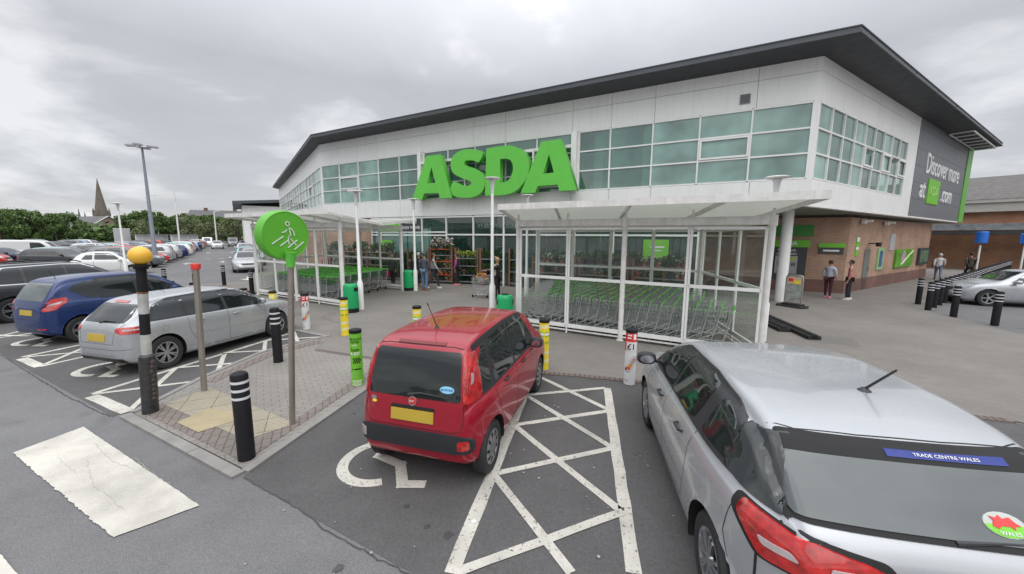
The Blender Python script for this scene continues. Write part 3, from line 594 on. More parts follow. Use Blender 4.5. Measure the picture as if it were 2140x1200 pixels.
# signs on the entrance glazing
def wsign(name, label, M, x0, x1, z0, z1, m, lines=(), y=.03, cat='sign', th=.03, bars=()):
    p = SK @ Matrix.Translation(C0) @ M; c = p @ Vector(((x0+x1)/2, y, (z0+z1)/2)); t = thing(name, label, cat, tuple(c)); T = Matrix.Translation(-c) @ p
    MB().box(x0, x1, y-th, y, z0, z1).build('board', m, t, M=T)
    for (s, xx, zz, sz, mm) in lines: text(s, sz, mm, t, T @ wallM(xx, y+.003, zz, math.pi), ext=.001, off=.002*sz*5)
    for (a, b, c1, c2) in bars: MB().box(a, b, y+.002, y+.005, c1, c2).build('faded_print', M_WHT, t, M=T)
    return t, T
wsign('glazing_sign', 'green glazing strip above the left entrance doors', FF, 17.43, 18.82, 2.82, 3.47, M_GREEN2, [], bars=[(17.7, 18.5, 2.95, 3.05)])
wsign('glazing_sign', 'dark "We\'re always happy to help" panel above the entrance doors', FF, 15.9, 17.36, 2.82, 3.47, M_DARKG, [("We're always", 16.6, 3.26, .15, M_WHT), ('happy to help', 16.6, 3.04, .24, M_WHT)])
M_DIM = mat('etched pale lettering', (.16, .24, .21), .6)
t_, T_ = wsign('glazing_sign', 'faint "Welcome to Asda" lettering on the entrance glass', FF, 9.6, 9.602, 3.0, 3.002, M_DIM, [('Welcome to Asda', 11.15, 3.08, .34, M_DIM)], y=.0, th=.002)
wsign('window_poster', 'lime green poster in the glazing seen through the left trolley shelter', FF, 18.0, 18.75, 1.55, 2.35, M_GREEN2, y=.05, bars=[(18.15, 18.6, 2.1, 2.17), (18.2, 18.55, 1.95, 2.02)])
wsign('window_poster', 'lime green poster in the glazing seen through the right trolley shelter', FF, 3.95, 4.85, 1.75, 2.5, M_GREEN2, y=.06, bars=[(4.1, 4.6, 2.2, 2.26), (4.2, 4.5, 2.08, 2.12)])
# brick front corner: cash machine, signs
atm, T = wsign('cash_machine', 'cash machine in dark surround under green header, behind the white column', FB, 1.5, 3.1, .55, 2.15, M_DARKG, [('Free cash', 2.3, 2.0, .19, M_WHT), ('withdrawals', 2.3, 1.83, .17, M_WHT)], y=.06, th=.06)
MB().box(1.42, 3.15, .0, .09, 2.15, 2.5).build('header', M_GREEN2, atm, M=T); text('ASDA', .26, M_WHT, atm, T @ wallM(2.25, .093, 2.33, math.pi), ext=.001, off=.01)
MB().box(1.85, 2.75, .05, .11, .85, 1.72).build('surround', mat('atm steel', (.35, .36, .38), .35, metal=.6), atm, M=T)
MB().box(1.93, 2.67, .10, .125, 1.52, 1.66).build('sign_strip', mat('atm yellow', (.5, .5, .06), .5), atm, M=T)
MB().box(2.2, 2.65, .10, .12, 1.2, 1.48).build('screen', mat('atm screen', (.02, .05, .12), .1), atm, M=T)
mb = MB(); mb.box(2.2, 2.6, .10, .15, .98, 1.08)
for a in range(3):
    for b in range(3): mb.box(1.93+a*.06, 1.97+a*.06, .11, .125, 1.22+b*.06, 1.26+b*.06)
mb.build('keypad', M_BLACK, atm, M=T)
wsign('wall_panel', 'plain green rectangular panel above the cash machine', FB, 1.32, 3.1, 2.68, 3.22, mat('deep green panel', (.04, .26, .04), .5), y=.04)
t_, T = wsign('wall_sign', 'small charcoal sign with green header on the brick corner wall', FB, .14, 1.05, 1.86, 2.15, M_DARKG, y=.04, bars=[(.3, .9, 1.97, 2.05)])
MB().box(.10, 1.09, .0, .05, 2.16, 2.36).build('header', M_GREEN2, t_, M=T)
g_ = 14.6
t_, T = wsign('wall_sign', 'narrow green and white sign high on the brick side wall near its corner', FG, g_-1.35, g_-.95, 1.75, 2.65, M_GREEN2, y=.03)
MB().box(g_-1.34, g_-.96, .03, .034, 2.45, 2.64).build('label', M_WHT, t_, M=T); MB().box(g_-1.34, g_-.96, .03, .034, 2.05, 2.18).build('label', M_WHT, t_, M=T)
mb = MB(); mb.box(g_-3.1, g_-2.3, -.02, .03, .02, 2.05)
dd = mb.build('side_door', mat('grey green steel door', (.17, .185, .165), .5), store, M=FG); MB().box(g_-3.0, g_-2.95, .03, .07, .95, 1.15).build('handle', M_STEEL, dd)
t_ = tag(MB().box(-.03, .03, 0, .35, 0, .05).box(-.2, .2, .3, .42, -.12, .08).build('wall_lamp', M_BLACK), 'small black bracket lamp above the grey side door', 'lamp'); t_.matrix_world = SK @ Matrix.Translation(C0) @ FG @ LM(g_-2.7, .03, 2.32)
t_, T = wsign('poster_case', 'pale green framed poster with blue figures on the brick side wall', FG, g_-5.2, g_-4.2, .95, 2.1, mat('poster frame green', (.30, .50, .24), .4), y=.06, th=.06, cat='poster')
MB().box(g_-4.95, g_-4.45, .06, .066, 1.1, 1.95).build('print', mat('pale blue print', (.08, .14, .30), .5, var=.7, vs=6), t_, M=T)
t_, T = wsign('notice', 'plain pale grey notice on the brick wall above the posters', FG, g_-6.9, g_-6.1, 1.95, 2.85, mat('pale notice', (.42, .44, .46), .5), y=.03)
def postmat():
    m = mat('green produce print', (.12, .36, .03), .4, var=.5, vs=2.); return m
t_, T = wsign('poster_board', 'wide green poster board with a pale flower picture on the brick side wall', FG, g_-10.6, g_-7.2, .95, 1.98, postmat(), y=.10, th=.10, cat='poster')
mb = MB(); mb.lathe([(.0, 0), (.42, .003)], 18, c=(0, 0, 0), axis='y'); mb.build('picture', mat('pale lilac print', (.42, .32, .38), .5, var=.4, vs=6), t_, M=T @ LM(g_-8.6, .102, 1.5))
mb = MB(); mb.bar((g_-8.2, .106, 1.1), (g_-10.4, .106, 1.9), .02, .09, up=(0, 1, 0)); mb.build('highlight_stripe', mat('cream print', (.7, .75, .5), .5), t_, M=T)  # cream diagonal stripe across the green board
t_, T = wsign('poster_board', 'dark framed advert board at the far end of the brick side wall', FG, g_-14.3, g_-11.9, .95, 2.0, M_DARKG, y=.12, th=.12, cat='poster')
MB().box(g_-14.0, g_-12.2, .12, .125, 1.1, 1.85).build('print', mat('muted green print', (.12, .2, .12), .5, var=.6, vs=4), t_, M=T)
for k, tt in enumerate((1.2, 4.6)):
    o = MB().box(-.14, .14, -.12, .02, -.1, .06).box(-.04, .04, -.05, .25, -.04, .04).build('floodlight', M_FRAME); o.matrix_world = SK @ Matrix.Translation(C0) @ FG @ LM(g_-tt, .2, 3.4)
    tag(o, ('small white floodlight under the white overhang nearest the brick corner', 'small white floodlight under the overhang farther along the side wall')[k], 'lamp')
# neighbouring brick range with grey roof
def sideframe(o, d): return Matrix.Translation(Vector(o)) @ Matrix.Rotation(ang(d), 4, 'Z')
NB0 = C0 + D2*31; nd = Vector((D2.y, -D2.x, 0)); nd = (nd*.95 + Vector((1, -.35, 0))*.0).normalized()
nb = thing('neighbouring_building', 'low brick range with grey tiled roof and white fascia beyond the side wall', 'building', tuple(NB0))
nb.matrix_world = SK @ Matrix.Translation(NB0)
NM = Matrix.Rotation(ang(nd), 4, 'Z')
mb = MB(); mb.box(-14, 60, 0, 8, 0, 4.6); mb.build('brick_wall', brickmat('bright orange brick', (.52, .25, .13), (.43, .19, .11), (.3, .25, .2)), nb, M=NM)
mb = MB(); mb.box(-14, 60, -.5, 0, 4.6, 5.25, 0); mb.box(-14, 60, -.62, -.45, 5.25, 5.5, 0); mb.build('fascia', mat('cream fascia', (.46, .44, .40), .6), nb, M=NM)
mb = MB(); mb.add([(-14, -.65, 5.5), (60, -.65, 5.5), (60, 3.2, 7.5), (-14, 3.2, 7.5), (-14, 7, 5.5), (60, 7, 5.5)], [(0, 1, 2, 3), (3, 2, 5, 4), (0, 3, 4), (1, 5, 2), (0, 4, 5, 1)]); mb.build('roof', mat('grey roof tiles', (.13, .12, .115), .8, var=.35, vs=3), nb, M=NM)
mb = MB(); mb.box(-4, 30, -.5, 0, 3.25, 3.75); mb.box(-6, 30, -2.2, -.5, 2.95, 3.15, 1); mb.build('canopy', [mat('faded shop board', (.25, .26, .27), .5, var=.5, vs=2), M_DARKG], nb, M=NM)
# far store wing
fb = thing('store_annexe', 'small white annexe with dark mono pitch roof behind the left wing', 'building', tuple(K0+D3*42))
fb.matrix_world = SK @ Matrix.Translation(K0+D3*42)
AM = Matrix.Rotation(ang(D3), 4, 'Z')
MB().box(0, 14, -8, 3.5, 0, 6.8).build('wall', M_WHITE, fb, M=AM)
mb = MB(); mb.add([(-1, 4.6, 6.9), (15, 4.6, 6.9), (15, -8, 8.0), (-1, -8, 8.0), (-1, 4.6, 7.3), (15, 4.6, 7.3), (15, -8, 8.4), (-1, -8, 8.4)], [(0, 3, 2, 1), (4, 5, 6, 7), (0, 1, 5, 4), (1, 2, 6, 5), (2, 3, 7, 6), (3, 0, 4, 7)]); mb.build('roof', M_FASC, fb, M=AM)
def yaw(p): return math.atan2(-p[0], p[1])     # front (-y) turned to the road
# ------------------------------------------------------------------ trolley shelters
Q = Vector((.83, 4.42, 0)); QN = Q.normalized()
M_MILK = mat('milky roof sheet', (.70, .70, .66), .35, var=.12, vs=1.5)
_n = M_MILK.node_tree; _b = _n.nodes['Principled BSDF']; _t = N(_n, 'ShaderNodeBsdfTranslucent', i={'Color': (.75, .76, .72, 1)}); _m = N(_n, 'ShaderNodeMixShader', i={0: .5})
_n.links.new(_b.outputs[0], _m.inputs[1]); _n.links.new(_t.outputs[0], _m.inputs[2]); _n.links.new(_m.outputs[0], _n.nodes['Material Output'].inputs[0])
def shelter(name, label, A, B, ends):
    A = Vector((*A, 0)); B = Vector((*B, 0)); e = (B-A); Lx = e.length; e = e/Lx; nrm = Vector((e.y, -e.x, 0))
    if nrm.y > 0: nrm = -nrm           # toward the bays
    t = thing(name, label, 'trolley shelter', tuple(A), 0, 'trolley shelters')
    P = lambda s, d, z: e*s + Q*d + Vector((0, 0, z))     # local, d in 0..1 across
    # posts
    for d in (0, 1):
        for s in (0, Lx/2, Lx):
            mb = MB(); M0 = P(s, d, 0); mb.tube([M0+Vector((0, 0, .012)), M0+Vector((0, 0, 2.86))], .062, 14, 0)
            mb.lathe([(.09, .012), (.09, .03), (.065, .032)], 14, 0, c=(M0.x, M0.y, 0)); mb.lathe([(.085, 2.84), (.085, 3.06)], 14, 0, c=(M0.x, M0.y, 0)); mb.tube([M0+Vector((0, 0, 3.06)), M0+Vector((0, 0, 3.2))], .03, 8)
            mb.build('post', M_FRAMED, t, 35)
    mb = MB()
    for d in (0, 1): mb.bar(P(0, d, 2.95), P(Lx, d, 2.95), .09, .17); mb.bar(P(0, d, 2.875), P(Lx, d, 2.875), .12, .012); mb.bar(P(0, d, 3.035), P(Lx, d, 3.035), .12, .012)
    for s in (0, Lx): mb.bar(P(s, 0, 2.95), P(s, 1, 2.95), .08, .15)
    for d in (0, 1):
        for s in (Lx/4, 3*Lx/4): mb.tube([P(s, d, 3.0), P(s, d, 3.2)], .028, 8)
    mb.build('beam', M_FRAMED, t)
    # glazed screens: front, back, end(s)
    def screen(p, q, n, dots=True):
        L_ = (q-p).length; d = (q-p)/L_; 
        for i in range(n):
            a = p+d*(L_*i/n+.03); b = p+d*(L_*(i+1)/n-.03)
            f = MB()
            for z, h in ((.22, .10), (1.5, .075), (2.80, .06)): f.bar(a+Vector((0, 0, z)), b+Vector((0, 0, z)), .045, h)
            for x in (a, b): f.bar(x+Vector((0, 0, .17)), x+Vector((0, 0, 2.83)), .045, .05, up=(d.x, d.y, 0))
            w = f.build('screen', M_FRAME, t)
            g_ = MB(); g_.quad(a+Vector((0, 0, .2)), b+Vector((0, 0, .2)), b+Vector((0, 0, 2.8)), a+Vector((0, 0, 2.8))); g_.build('glass', M_SHGL, w)
            if dots:
                m2 = MB(); k = int((b-a).length/.105); u = d; o_ = nrm*.006
                for j in range(k):
                    c = a+d*(.06+j*.105)+Vector((0, 0, .98))+o_; m2.add([c+u*.018*math.cos(x*math.pi/3)+Vector((0, 0, .018*math.sin(x*math.pi/3))) for x in range(6)], [tuple(range(6))])
                m2.build('safety_dots', M_GREEN, w)
        f = MB(); f.bar(p+Vector((0, 0, .10)), q+Vector((0, 0, .10)), .03, .035)
        for i in range(1, n, 2): f.bar(p+d*(L_*i/n)+Vector((0, 0, .012)), p+d*(L_*i/n)+Vector((0, 0, .2)), .04, .04, up=(1, 0, 0))
        f.build('bottom_rail', M_FRAMED, t)
    o_ = nrm*.0
    screen(P(.06, 0, 0)+o_, P(Lx-.06, 0, 0)+o_, 4); screen(P(.06, 1, 0), P(Lx-.06, 1, 0), 4)
    for s in ends: screen(P(s, .04, 0), P(s, .96, 0), 3, False)
    # gull wing canopy
    NQ = -nrm; D_ = NQ.dot(Q)
    C = lambda s, d, z: e*(s + (Q.dot(e))*(d/D_)) + NQ*d + Vector((0, 0, z))
    for sgn_, d0, d1 in ((0, -.95, D_/2-.04), (1, D_+.95, D_/2+.04)):
        x0, x1 = -.38, Lx+.35; zo, zi = 3.34, 2.99
        pts = [C(x0, d0, zo), C(x1, d0, zo), C(x1, d1, zi+.1), C(x0, d1, zi+.1)]
        mb = MB(); up = Vector((0, 0, .025)); mb.add(pts+[p+up for p in pts], [(0, 1, 2, 3), (4, 7, 6, 5)]); c = mb.build('canopy', M_MILK, t)
        mb = MB()
        mb.bar(C(x0-.03, d0, zo+.0), C(x1+.03, d0, zo+.0), .05, .15); mb.bar(C(x0, d1, zi+.07), C(x1, d1, zi+.07), .08, .10)
        for s in (x0, Lx*.2, Lx*.5, Lx*.8, x1): mb.bar(C(s, d0, zo-.03), C(s, d1, zi+.05), .05, .09)
        mb.build('rafter', M_FRAMED, c)
    return t, P, e, Lx
A1, B1 = (-11.0, 16.05), (-6.02, 13.22)
A2, B2 = (.17, 10.65), (5.30, 7.72)
shl = shelter('trolley_shelter', 'glazed white trolley shelter left of the entrance, behind the round green sign', A1, B1, (0,))
shr = shelter('trolley_shelter', 'glazed white trolley shelter right of the entrance, in front of the silver hatchback', A2, B2, (5.90,))
# ------------------------------------------------------------------ trolleys
def make_trolley():
    t = thing('shopping_trolley', 'wire shopping trolley with green handle', 'trolley')
    w = MB()        # x forward
    def rect(x0, x1, hw0, hw1, z0, z1): return [Vector((x0, -hw0, z1)), Vector((x0, hw0, z1)), Vector((x1, hw1, z0)), Vector((x1, -hw1, z0))]
    T = [(-.42, .27, .98), (.42, .20, .82)]; Bt = [(-.32, .22, .44), (.40, .17, .36)]
    def pt(side, lvl, u):
        (x0, h0, z0), (x1, h1, z1) = T; (a0, g0, y0), (a1, g1, y1) = Bt
        top = Vector((x0+(x1-x0)*u, side*(h0+(h1-h0)*u), z0+(z1-z0)*u)); bot = Vector((a0+(a1-a0)*u, side*(g0+(g1-g0)*u), y0+(y1-y0)*u)); return bot+(top-bot)*lvl
    r = .0035
    for s in (-1, 1):
        for l in (0, .2, .4, .6, .8, 1): w.bar(pt(s, l, 0), pt(s, l, 1), .005 if l not in (0, 1) else .01)
        for k in range(13): w.bar(pt(s, 0, k/12), pt(s, 1, k/12), .005)
    for k in range(8): w.bar(pt(-1, 0, k/7), pt(1, 0, k/7), .005)
    for l in (0, .2, .4, .6, .8, 1): w.bar(pt(-1, l, 1), pt(1, l, 1), .006)
    for k in range(7): a = pt(-1, 0, 1)+(pt(1, 0, 1)-pt(-1, 0, 1))*k/6; b = pt(-1, 1, 1)+(pt(1, 1, 1)-pt(-1, 1, 1))*k/6; w.bar(a, b, .005)
    w.build('basket', M_GALV, t)
    f = MB()
    for s in (-1, 1):
        f.tube([(-.47, s*.27, 1.0), (-.40, s*.25, .6), (-.30, s*.24, .16), (.36, s*.17, .12)], .011, 6); f.tube([(-.34, s*.22, .52), (.34, s*.16, .14)], .010, 6)
    f.tube([(-.30, -.24, .16), (-.30, .24, .16)], .009, 6); f.bar((.0, -.2, .15), (.0, .2, .15), .012); f.build('frame', M_GALV, t)
    h = MB(); h.tube([(-.48, -.27, 1.01), (-.48, .27, 1.01)], .023, 8); h.build('handle', M_GREEN, t, 40)
    c = MB(); c.box(-.37, -.35, -.16, .16, .74, .93); c.box(-.36, -.2, -.15, .15, .70, .715); c.build('child_seat', mat('child seat green', (.04, .12, .045), .5), t)
    for (x, y) in ((-.30, .24), (-.30, -.24), (.36, .17), (.36, -.17)):
        q = MB(); q.lathe([(.05, -.012), (.055, 0), (.05, .012)], 10, c=(x, y, .055+.012), axis='y'); q.bar((x, y, .05), (x, y, .15), .03, .02, up=(1, 0, 0)); q.build('castor', M_BLACK, t)
    return t
tr0 = make_trolley(); used0 = False; rnd = random.Random(21)
def park_trolleys(sh, label, group, s0, s1, flip, stp=.25):
    global used0
    t, P, e, Lx = sh; rz = ang(e) + (math.pi if flip else 0)
    for row in range(6):
        n = int((s1-s0)/stp)
        for k in range(n):
            if (row*7+k*3) % 23 == 0 and k > n-4: continue
            p = t.location+P(s0+k*stp+rnd.uniform(-.02, .02), .095+.162*row, .012); r_ = rz+rnd.uniform(-.03, .03)
            if not used0: used0 = True; tr0.location = p; tr0.rotation_euler = (0, 0, r_); tag(tr0, label, 'trolley', group)
            else: copy_tree(tr0, p, r_, label, group)
park_trolleys(shr, 'wire trolley with green handle nested in the rows inside the right trolley shelter', 'nested trolleys in the right shelter', .55, 5.5, True)
park_trolleys(shl, 'wire trolley with green handle nested in the rows inside the left trolley shelter', 'nested trolleys in the left shelter', .7, 5.0, True, .36)
# ------------------------------------------------------------------ lamp posts with disc heads
def lamp_post(p, h, label):
    t = thing('lamp_post', label, 'lamp post', p, 0, 'white disc-topped lamp posts')
    mb = MB(); mb.lathe([(.10, 0), (.10, .95), (.075, 1.0), (.075, 1.02), (.055, 1.06), (.045, h-.55), (.045, h-.5)], 18); mb.build('pole', M_FRAME, t, 35)
    mb = MB(); mb.lathe([(.05, h-.5), (.055, h-.38), (.075, h-.15), (.10, h-.08), (.04, h-.07), (.04, h-.05)], 18); mb.build('lamp', mat('lamp diffuser', (.6, .6, .62), .3), t, 35)
    mb = MB(); mb.lathe([(.05, h-.055), (.25, h-.045), (.285, h-.028), (.23, h-.008), (.0, h+.008)], 24); mb.build('shade', M_FRAME, t, 35)
lamp_post(G(755, 647), 4.1, 'white lamp post with disc top beside the green bin at the left shelter corner')
lamp_post(G(1029, 657), 4.45, 'tall white lamp post with disc top between red car and right shelter')
lamp_post(G(869, 608), 4.28, 'white lamp post with disc top beside the bin nearest the entrance')
lamp_post(G(265, 575), 4.5, 'white disc-topped lamp post beside the small white hatchback')
lamp_post((.62, 15.9, .012), 4.3, 'lamp post whose disc head shows over the left end of the right shelter canopy')
lamp_post((6.35, 9.25, .012), 4.05, 'lamp post whose disc head shows over the right end of the right shelter canopy')
lamp_post((-13.4, 24.4, .012), 4.2, 'lamp post behind the left shelter canopy, just clear of the left wing wall')
# ------------------------------------------------------------------ bollards
def make_bollard():
    t = thing('bollard', 'x', 'bollard')
    MB().lathe([(.088, 0), (.088, .965), (.080, .985), (.06, .998), (0, 1.0)], 24).build('post', M_BLACK, t, 35)
    for z in (.72, .81, .90): MB().lathe([(.0885, z-.014), (.0895, z-.013), (.0895, z+.013), (.0885, z+.014)], 24, cap=False).build('reflective_band', M_BAND, t, 35)
    return t
bo0 = make_bollard(); bfirst = True
def bollard(p, label, h=1.03, group='black bollards with three white bands', w=1.0):
    global bfirst
    o = bo0 if bfirst else copy_tree(bo0, (0, 0, 0), 0); bfirst = False
    o.location = p; o.scale = (w, w, h); tag(o, label, 'bollard', group)
bollard(G(516, 957, .02), 'large black bollard with three white bands at the near corner of the island', 1.04)
bollard(G(582, 756, .02), 'black banded bollard on the far edge of the island beside the silver estate', 1.13)
BGf = 'bollards along the left edge of the paving'
def btop(x, y, h=1.03):
    p = G(x, y, h); p.z = .012; return p
for (x, y), l in zip(((273, 573), (341, 562), (404, 558), (465, 555), (523, 566), (319, 582), (358, 588), (402, 591)), (
    'black bollard right beside the foot of the lamp post near the white hatchback', 'black bollard in the far row just right of the beacon pole', 'black bollard in the far row behind the red-capped steel post', 'black bollard standing alone in the far row between the steel post and silver saloon',
    'black bollard in front of the silver saloon beside the left shelter', 'banded bollard top showing over the blue hatchback beside the beacon pole', 'banded bollard top between beacon pole and red-capped post, over the silver roof', 'banded bollard top hard behind the red-capped steel post')):
    bollard(btop(x, y), l, 1.03, BGf)
BGr = 'bollards beside the brick side wall'
bollard(G(1992, 662, .012), 'black bollard standing alone in front of the row, left of the silver car nose', 1.04, BGr)
bollard(G(2078, 680, .012), 'black bollard in front of the silver car wheel at far right of the paving', 1.04, BGr)
bollard(G(1918, 636, .012), 'black bollard set just left of the front end of the long row', 1.04, BGr)
ra, rb = Vector((15.2, 13.45, .012)), Vector((37.5, 28.2, .012)); ordn = ['first', 'second', 'third', 'fourth', 'fifth', 'sixth', 'seventh', 'eighth', 'ninth', 'tenth', 'eleventh', 'twelfth', 'thirteenth', 'fourteenth', 'fifteenth', 'sixteenth', 'seventeenth', 'eighteenth', 'nineteenth', 'twentieth']
nr = 29
for i in range(nr):
    p = ra.lerp(rb, i/(nr-1)); lab = (ordn[i] + ' bollard of the long row beside the brick wall, counted from the front end') if i < 20 else 'black bollard in the far crowded end of the long row beside the brick wall'
    bollard(p, lab, 1.04, BGr if i < 20 else 'far end bollards of the long row')
# promotional sleeves
def sleeve(p, label, base, top_col=None, kind='y', rz=0., h=1.0, grp='bollards in printed sleeves'):
    t = thing('sleeved_bollard', label, 'bollard', p, rz, grp); r = .098
    MB().lathe([(r, .0), (r, h-.06)], 28).build('sleeve', base, t, 35)
    MB().lathe([(r+.004, h-.065), (r+.004, h-.01), (r-.02, h), (0, h+.003)], 28).build('cap', M_BLACK, t, 35)
    def wrap(a0, a1, z0, z1, m, name='print', rr=.0015, slant=0.):
        mb = MB(); n = 10; vs = []
        for i in range(n+1):
            a = R(a0+(a1-a0)*i/n)-math.pi/2; c_, s_ = math.cos(a)*(r+rr), math.sin(a)*(r+rr); s2 = slant*(i/n-.5); vs += [(c_, s_, z0+s2), (c_, s_, z1+s2)]
        mb.add(vs, [(2*i, 2*i+2, 2*i+3, 2*i+1) for i in range(n)]); return mb.build(name, m, t, 180)
    def wtext(s, size, z, m, rr=.003, off=.0, a0=0., sx=1.):
        cu = bpy.data.curves.new('t', 'FONT'); cu.body = s; cu.size = size; cu.align_x = 'CENTER'; cu.align_y = 'CENTER'; cu.offset = off; cu.resolution_u = 2
        me = conv(cu, 'lettering'); me.materials.clear()
        bm = bmesh.new(); bm.from_mesh(me); bmesh.ops.triangulate(bm, faces=bm.faces); bmesh.ops.subdivide_edges(bm, edges=[e_ for e_ in bm.edges if e_.calc_length() > .02], cuts=1); bm.to_mesh(me); bm.free()
        for v in me.vertices:
            a = v.co.x*sx/r - math.pi/2 + R(a0); v.co = ((r+rr)*math.cos(a), (r+rr)*math.sin(a), z+v.co.y)
        return link('lettering', me, t, m)
    if kind == 'y':
        for z in (.18, .34, .86): wrap(-75, 75, z-.035, z+.03, mat('pale yellow print', (.74, .70, .36), .5), slant=.03)
        wrap(-60, -5, .66, .76, M_GREEN2, rr=.002); wrap(-62, -3, .69, .735, M_WHT, rr=.003, slant=.01); wrap(-62, -8, .52, .575, mat('olive print', (.34, .45, .04), .5), rr=.002)
        wrap(8, 62, .66, .76, M_GREEN2, rr=.002); wrap(6, 60, .69, .735, M_WHT, rr=.003, slant=.01); wrap(10, 64, .52, .575, mat('olive print'), rr=.002)
    if kind == 'r':
        wrap(-88, 88, .78, .932, M_RED); wrap(-40, 5, .885, .91, M_WHT, rr=.002); wrap(-40, 0, .835, .86, M_WHT, rr=.002); wrap(22, 52, .82, .92, M_WHT, rr=.003)
        wrap(-86, -52, .61, .78, M_RED, rr=.002); wtext('£1', .145, .69, M_BLACK, rr=.004, off=.002, a0=2);
        wrap(-86, 86, .603, .609, mat('grey rule', (.3, .3, .3), .5))
        # tilted food tray with round snacks
        mb = MB()
        for (dx, dz, w_, h_, m_) in ((0, 0, .060, .16, 0),):
            ring = []
            for k in range(28):
                a = 2*math.pi*k/28; x = w_*abs(math.cos(a))**.6*(1 if math.cos(a) > 0 else -1); y = h_*abs(math.sin(a))**.6*(1 if math.sin(a) > 0 else -1)
                xx = x*math.cos(-.55)-y*math.sin(-.55); zz = x*math.sin(-.55)+y*math.cos(-.55); an = xx/r-math.pi/2+.15; ring.append((math.cos(an)*(r+.003), math.sin(an)*(r+.003), .38+zz))
            mb.add(ring, [tuple(range(28))])
        mb.build('picture', M_BLACK, t)
        for k, (u, c_) in enumerate(((-.085, (.62, .12, .05)), (-.02, (.68, .30, .05)), (.045, (.35, .35, .33)), (.10, (.55, .25, .22)))):
            ring = []
            for q in range(14):
                a = 2*math.pi*q/14; xx = .038*math.cos(a)+u*math.sin(.55); zz = .034*math.sin(a)+u*math.cos(.55); an = xx/r-math.pi/2+.15; ring.append((math.cos(an)*(r+.0045), math.sin(an)*(r+.0045), .38+zz))
            mb = MB(); mb.add(ring, [tuple(range(14))]); mb.build('picture', mat('food print %d' % k, c_, .5), t)
        for z in (.06, .075, .09): wrap(-60, -10, z, z+.004, mat('grey rule'))
    if kind == 'g':
        wtext('CHECKOUT', .050, .835, M_BLACK, off=.001, a0=-8, sx=.95); wtext('FASTER', .050, .785, M_BLACK, off=.001, a0=-14, sx=.95); wtext('with', .045, .735, M_WHT, off=.0005, a0=-14)
        wtext('Scan', .085, .655, M_BLACK, off=.0015, a0=-14, sx=.9); wtext('& GO', .072, .585, M_WHT, off=.003, a0=-12, sx=.9)
        for k in range(4):
            mb = MB(); a_ = -.052+k*.033; pts = [(a_-.02, .05), (a_, .05), (a_+.025, 0), (a_, -.05), (a_-.02, -.05), (a_+.005, 0)]
            mb.add([(math.cos(x/r-math.pi/2)*(r+.003), math.sin(x/r-math.pi/2)*(r+.003), .465+z) for x, z in pts], [(0, 1, 2, 5), (5, 2, 3, 4)]); mb.build('chevron', M_BLACK, t)
        wrap(-50, -36, .30, .322, M_BLACK, rr=.002); wrap(-25, 40, .30, .322, M_BLACK, rr=.002)
        for z in (.17, .19, .21, .23, .25): wrap(-52, 5, z, z+.006, mat('pale green rule', (.35, .6, .25), .5))
        wrap(-56, 42, .02, .115, mat('pale label', (.6, .68, .5), .5), rr=.002); wtext('ASDA', .075, .068, M_GREEN2, rr=.004, off=.001, a0=-8, sx=1.1)
    return t
M_WPRINT = mat('white sleeve', (.66, .66, .66), .5, var=.05)
for (x, y), l, m_, k in (((748, 804), 'lime green printed sleeve bollard with black chevrons on the island, left of the red car', M_GREEN2, 'g'),
    ((722, 700), 'yellow sleeved bollard in front of the green bin at the left shelter', M_YEL, 'y'), ((1136, 770), 'yellow sleeved bollard right of the red car', M_YEL, 'y'),
    ((641, 687), 'white and red sleeved bollard with price and food picture, left of the island', M_WPRINT, 'r'), ((1315, 801), 'white and red sleeved bollard beside the door mirror of the big silver car', M_WPRINT, 'r')):
    p = G(x, y, .012); sleeve(p, l, m_, None, k, yaw(p))
for (x, y), l, m_, k in (((871, 640), 'yellow sleeved bollard showing just above the red car roof', M_YEL, 'y'), ((569, 609), 'yellow sleeved bollard in front of the left shelter glass, over the silver bonnet', M_YEL, 'y'), ((458, 600), 'yellow sleeved bollard top showing above the silver estate roof', M_YEL, 'y'), ((508, 603), 'red and white priced sleeve bollard beyond the silver estate door mirror', M_WPRINT, 'r')):
    p = G(x, y, 1.0); p.z = .012; sleeve(p, l, m_, None, k, yaw(p))
# ------------------------------------------------------------------ bins
def bin_(p, rz, label):
    t = thing('litter_bin', label, 'litter bin', p, rz, 'green litter bins')
    MB().lathe([(.235, 0), (.24, .12), (.235, .15)], 28).build('base', M_BLACK, t, 35)
    MB().lathe([(.245, .15), (.25, .17), (.23, .86), (.225, .92), (.20, .96), (.12, .985), (0, .99)], 28).build('body', M_BINGR, t, 35)
    for a in (0, 180):
        mb = MB(); n = 8; vs = []
        for i in range(n+1):
            an = R(a-30+60*i/n); vs += [(math.cos(an)*.2385, math.sin(an)*.2385, .72), (math.cos(an)*.2345, math.sin(an)*.2345, .85)]
        mb.add(vs, [(2*i, 2*i+2, 2*i+3, 2*i+1) for i in range(n)]); mb.build('slot', M_BLACK, t, 180)
    MB().lathe([(.11, .985), (.11, 1.0), (.0, 1.005)], 18).build('lid_plate', M_BLACK, t, 35)
bin_(G(735, 652, .012), R(-10), 'green plastic litter bin at the corner of the left trolley shelter'); bin_(G(855, 607, .012), R(0), 'green plastic litter bin behind the lamp post nearest the entrance'); bin_(G(1055, 688, .012), R(5), 'green plastic litter bin behind the red car beside the right shelter')
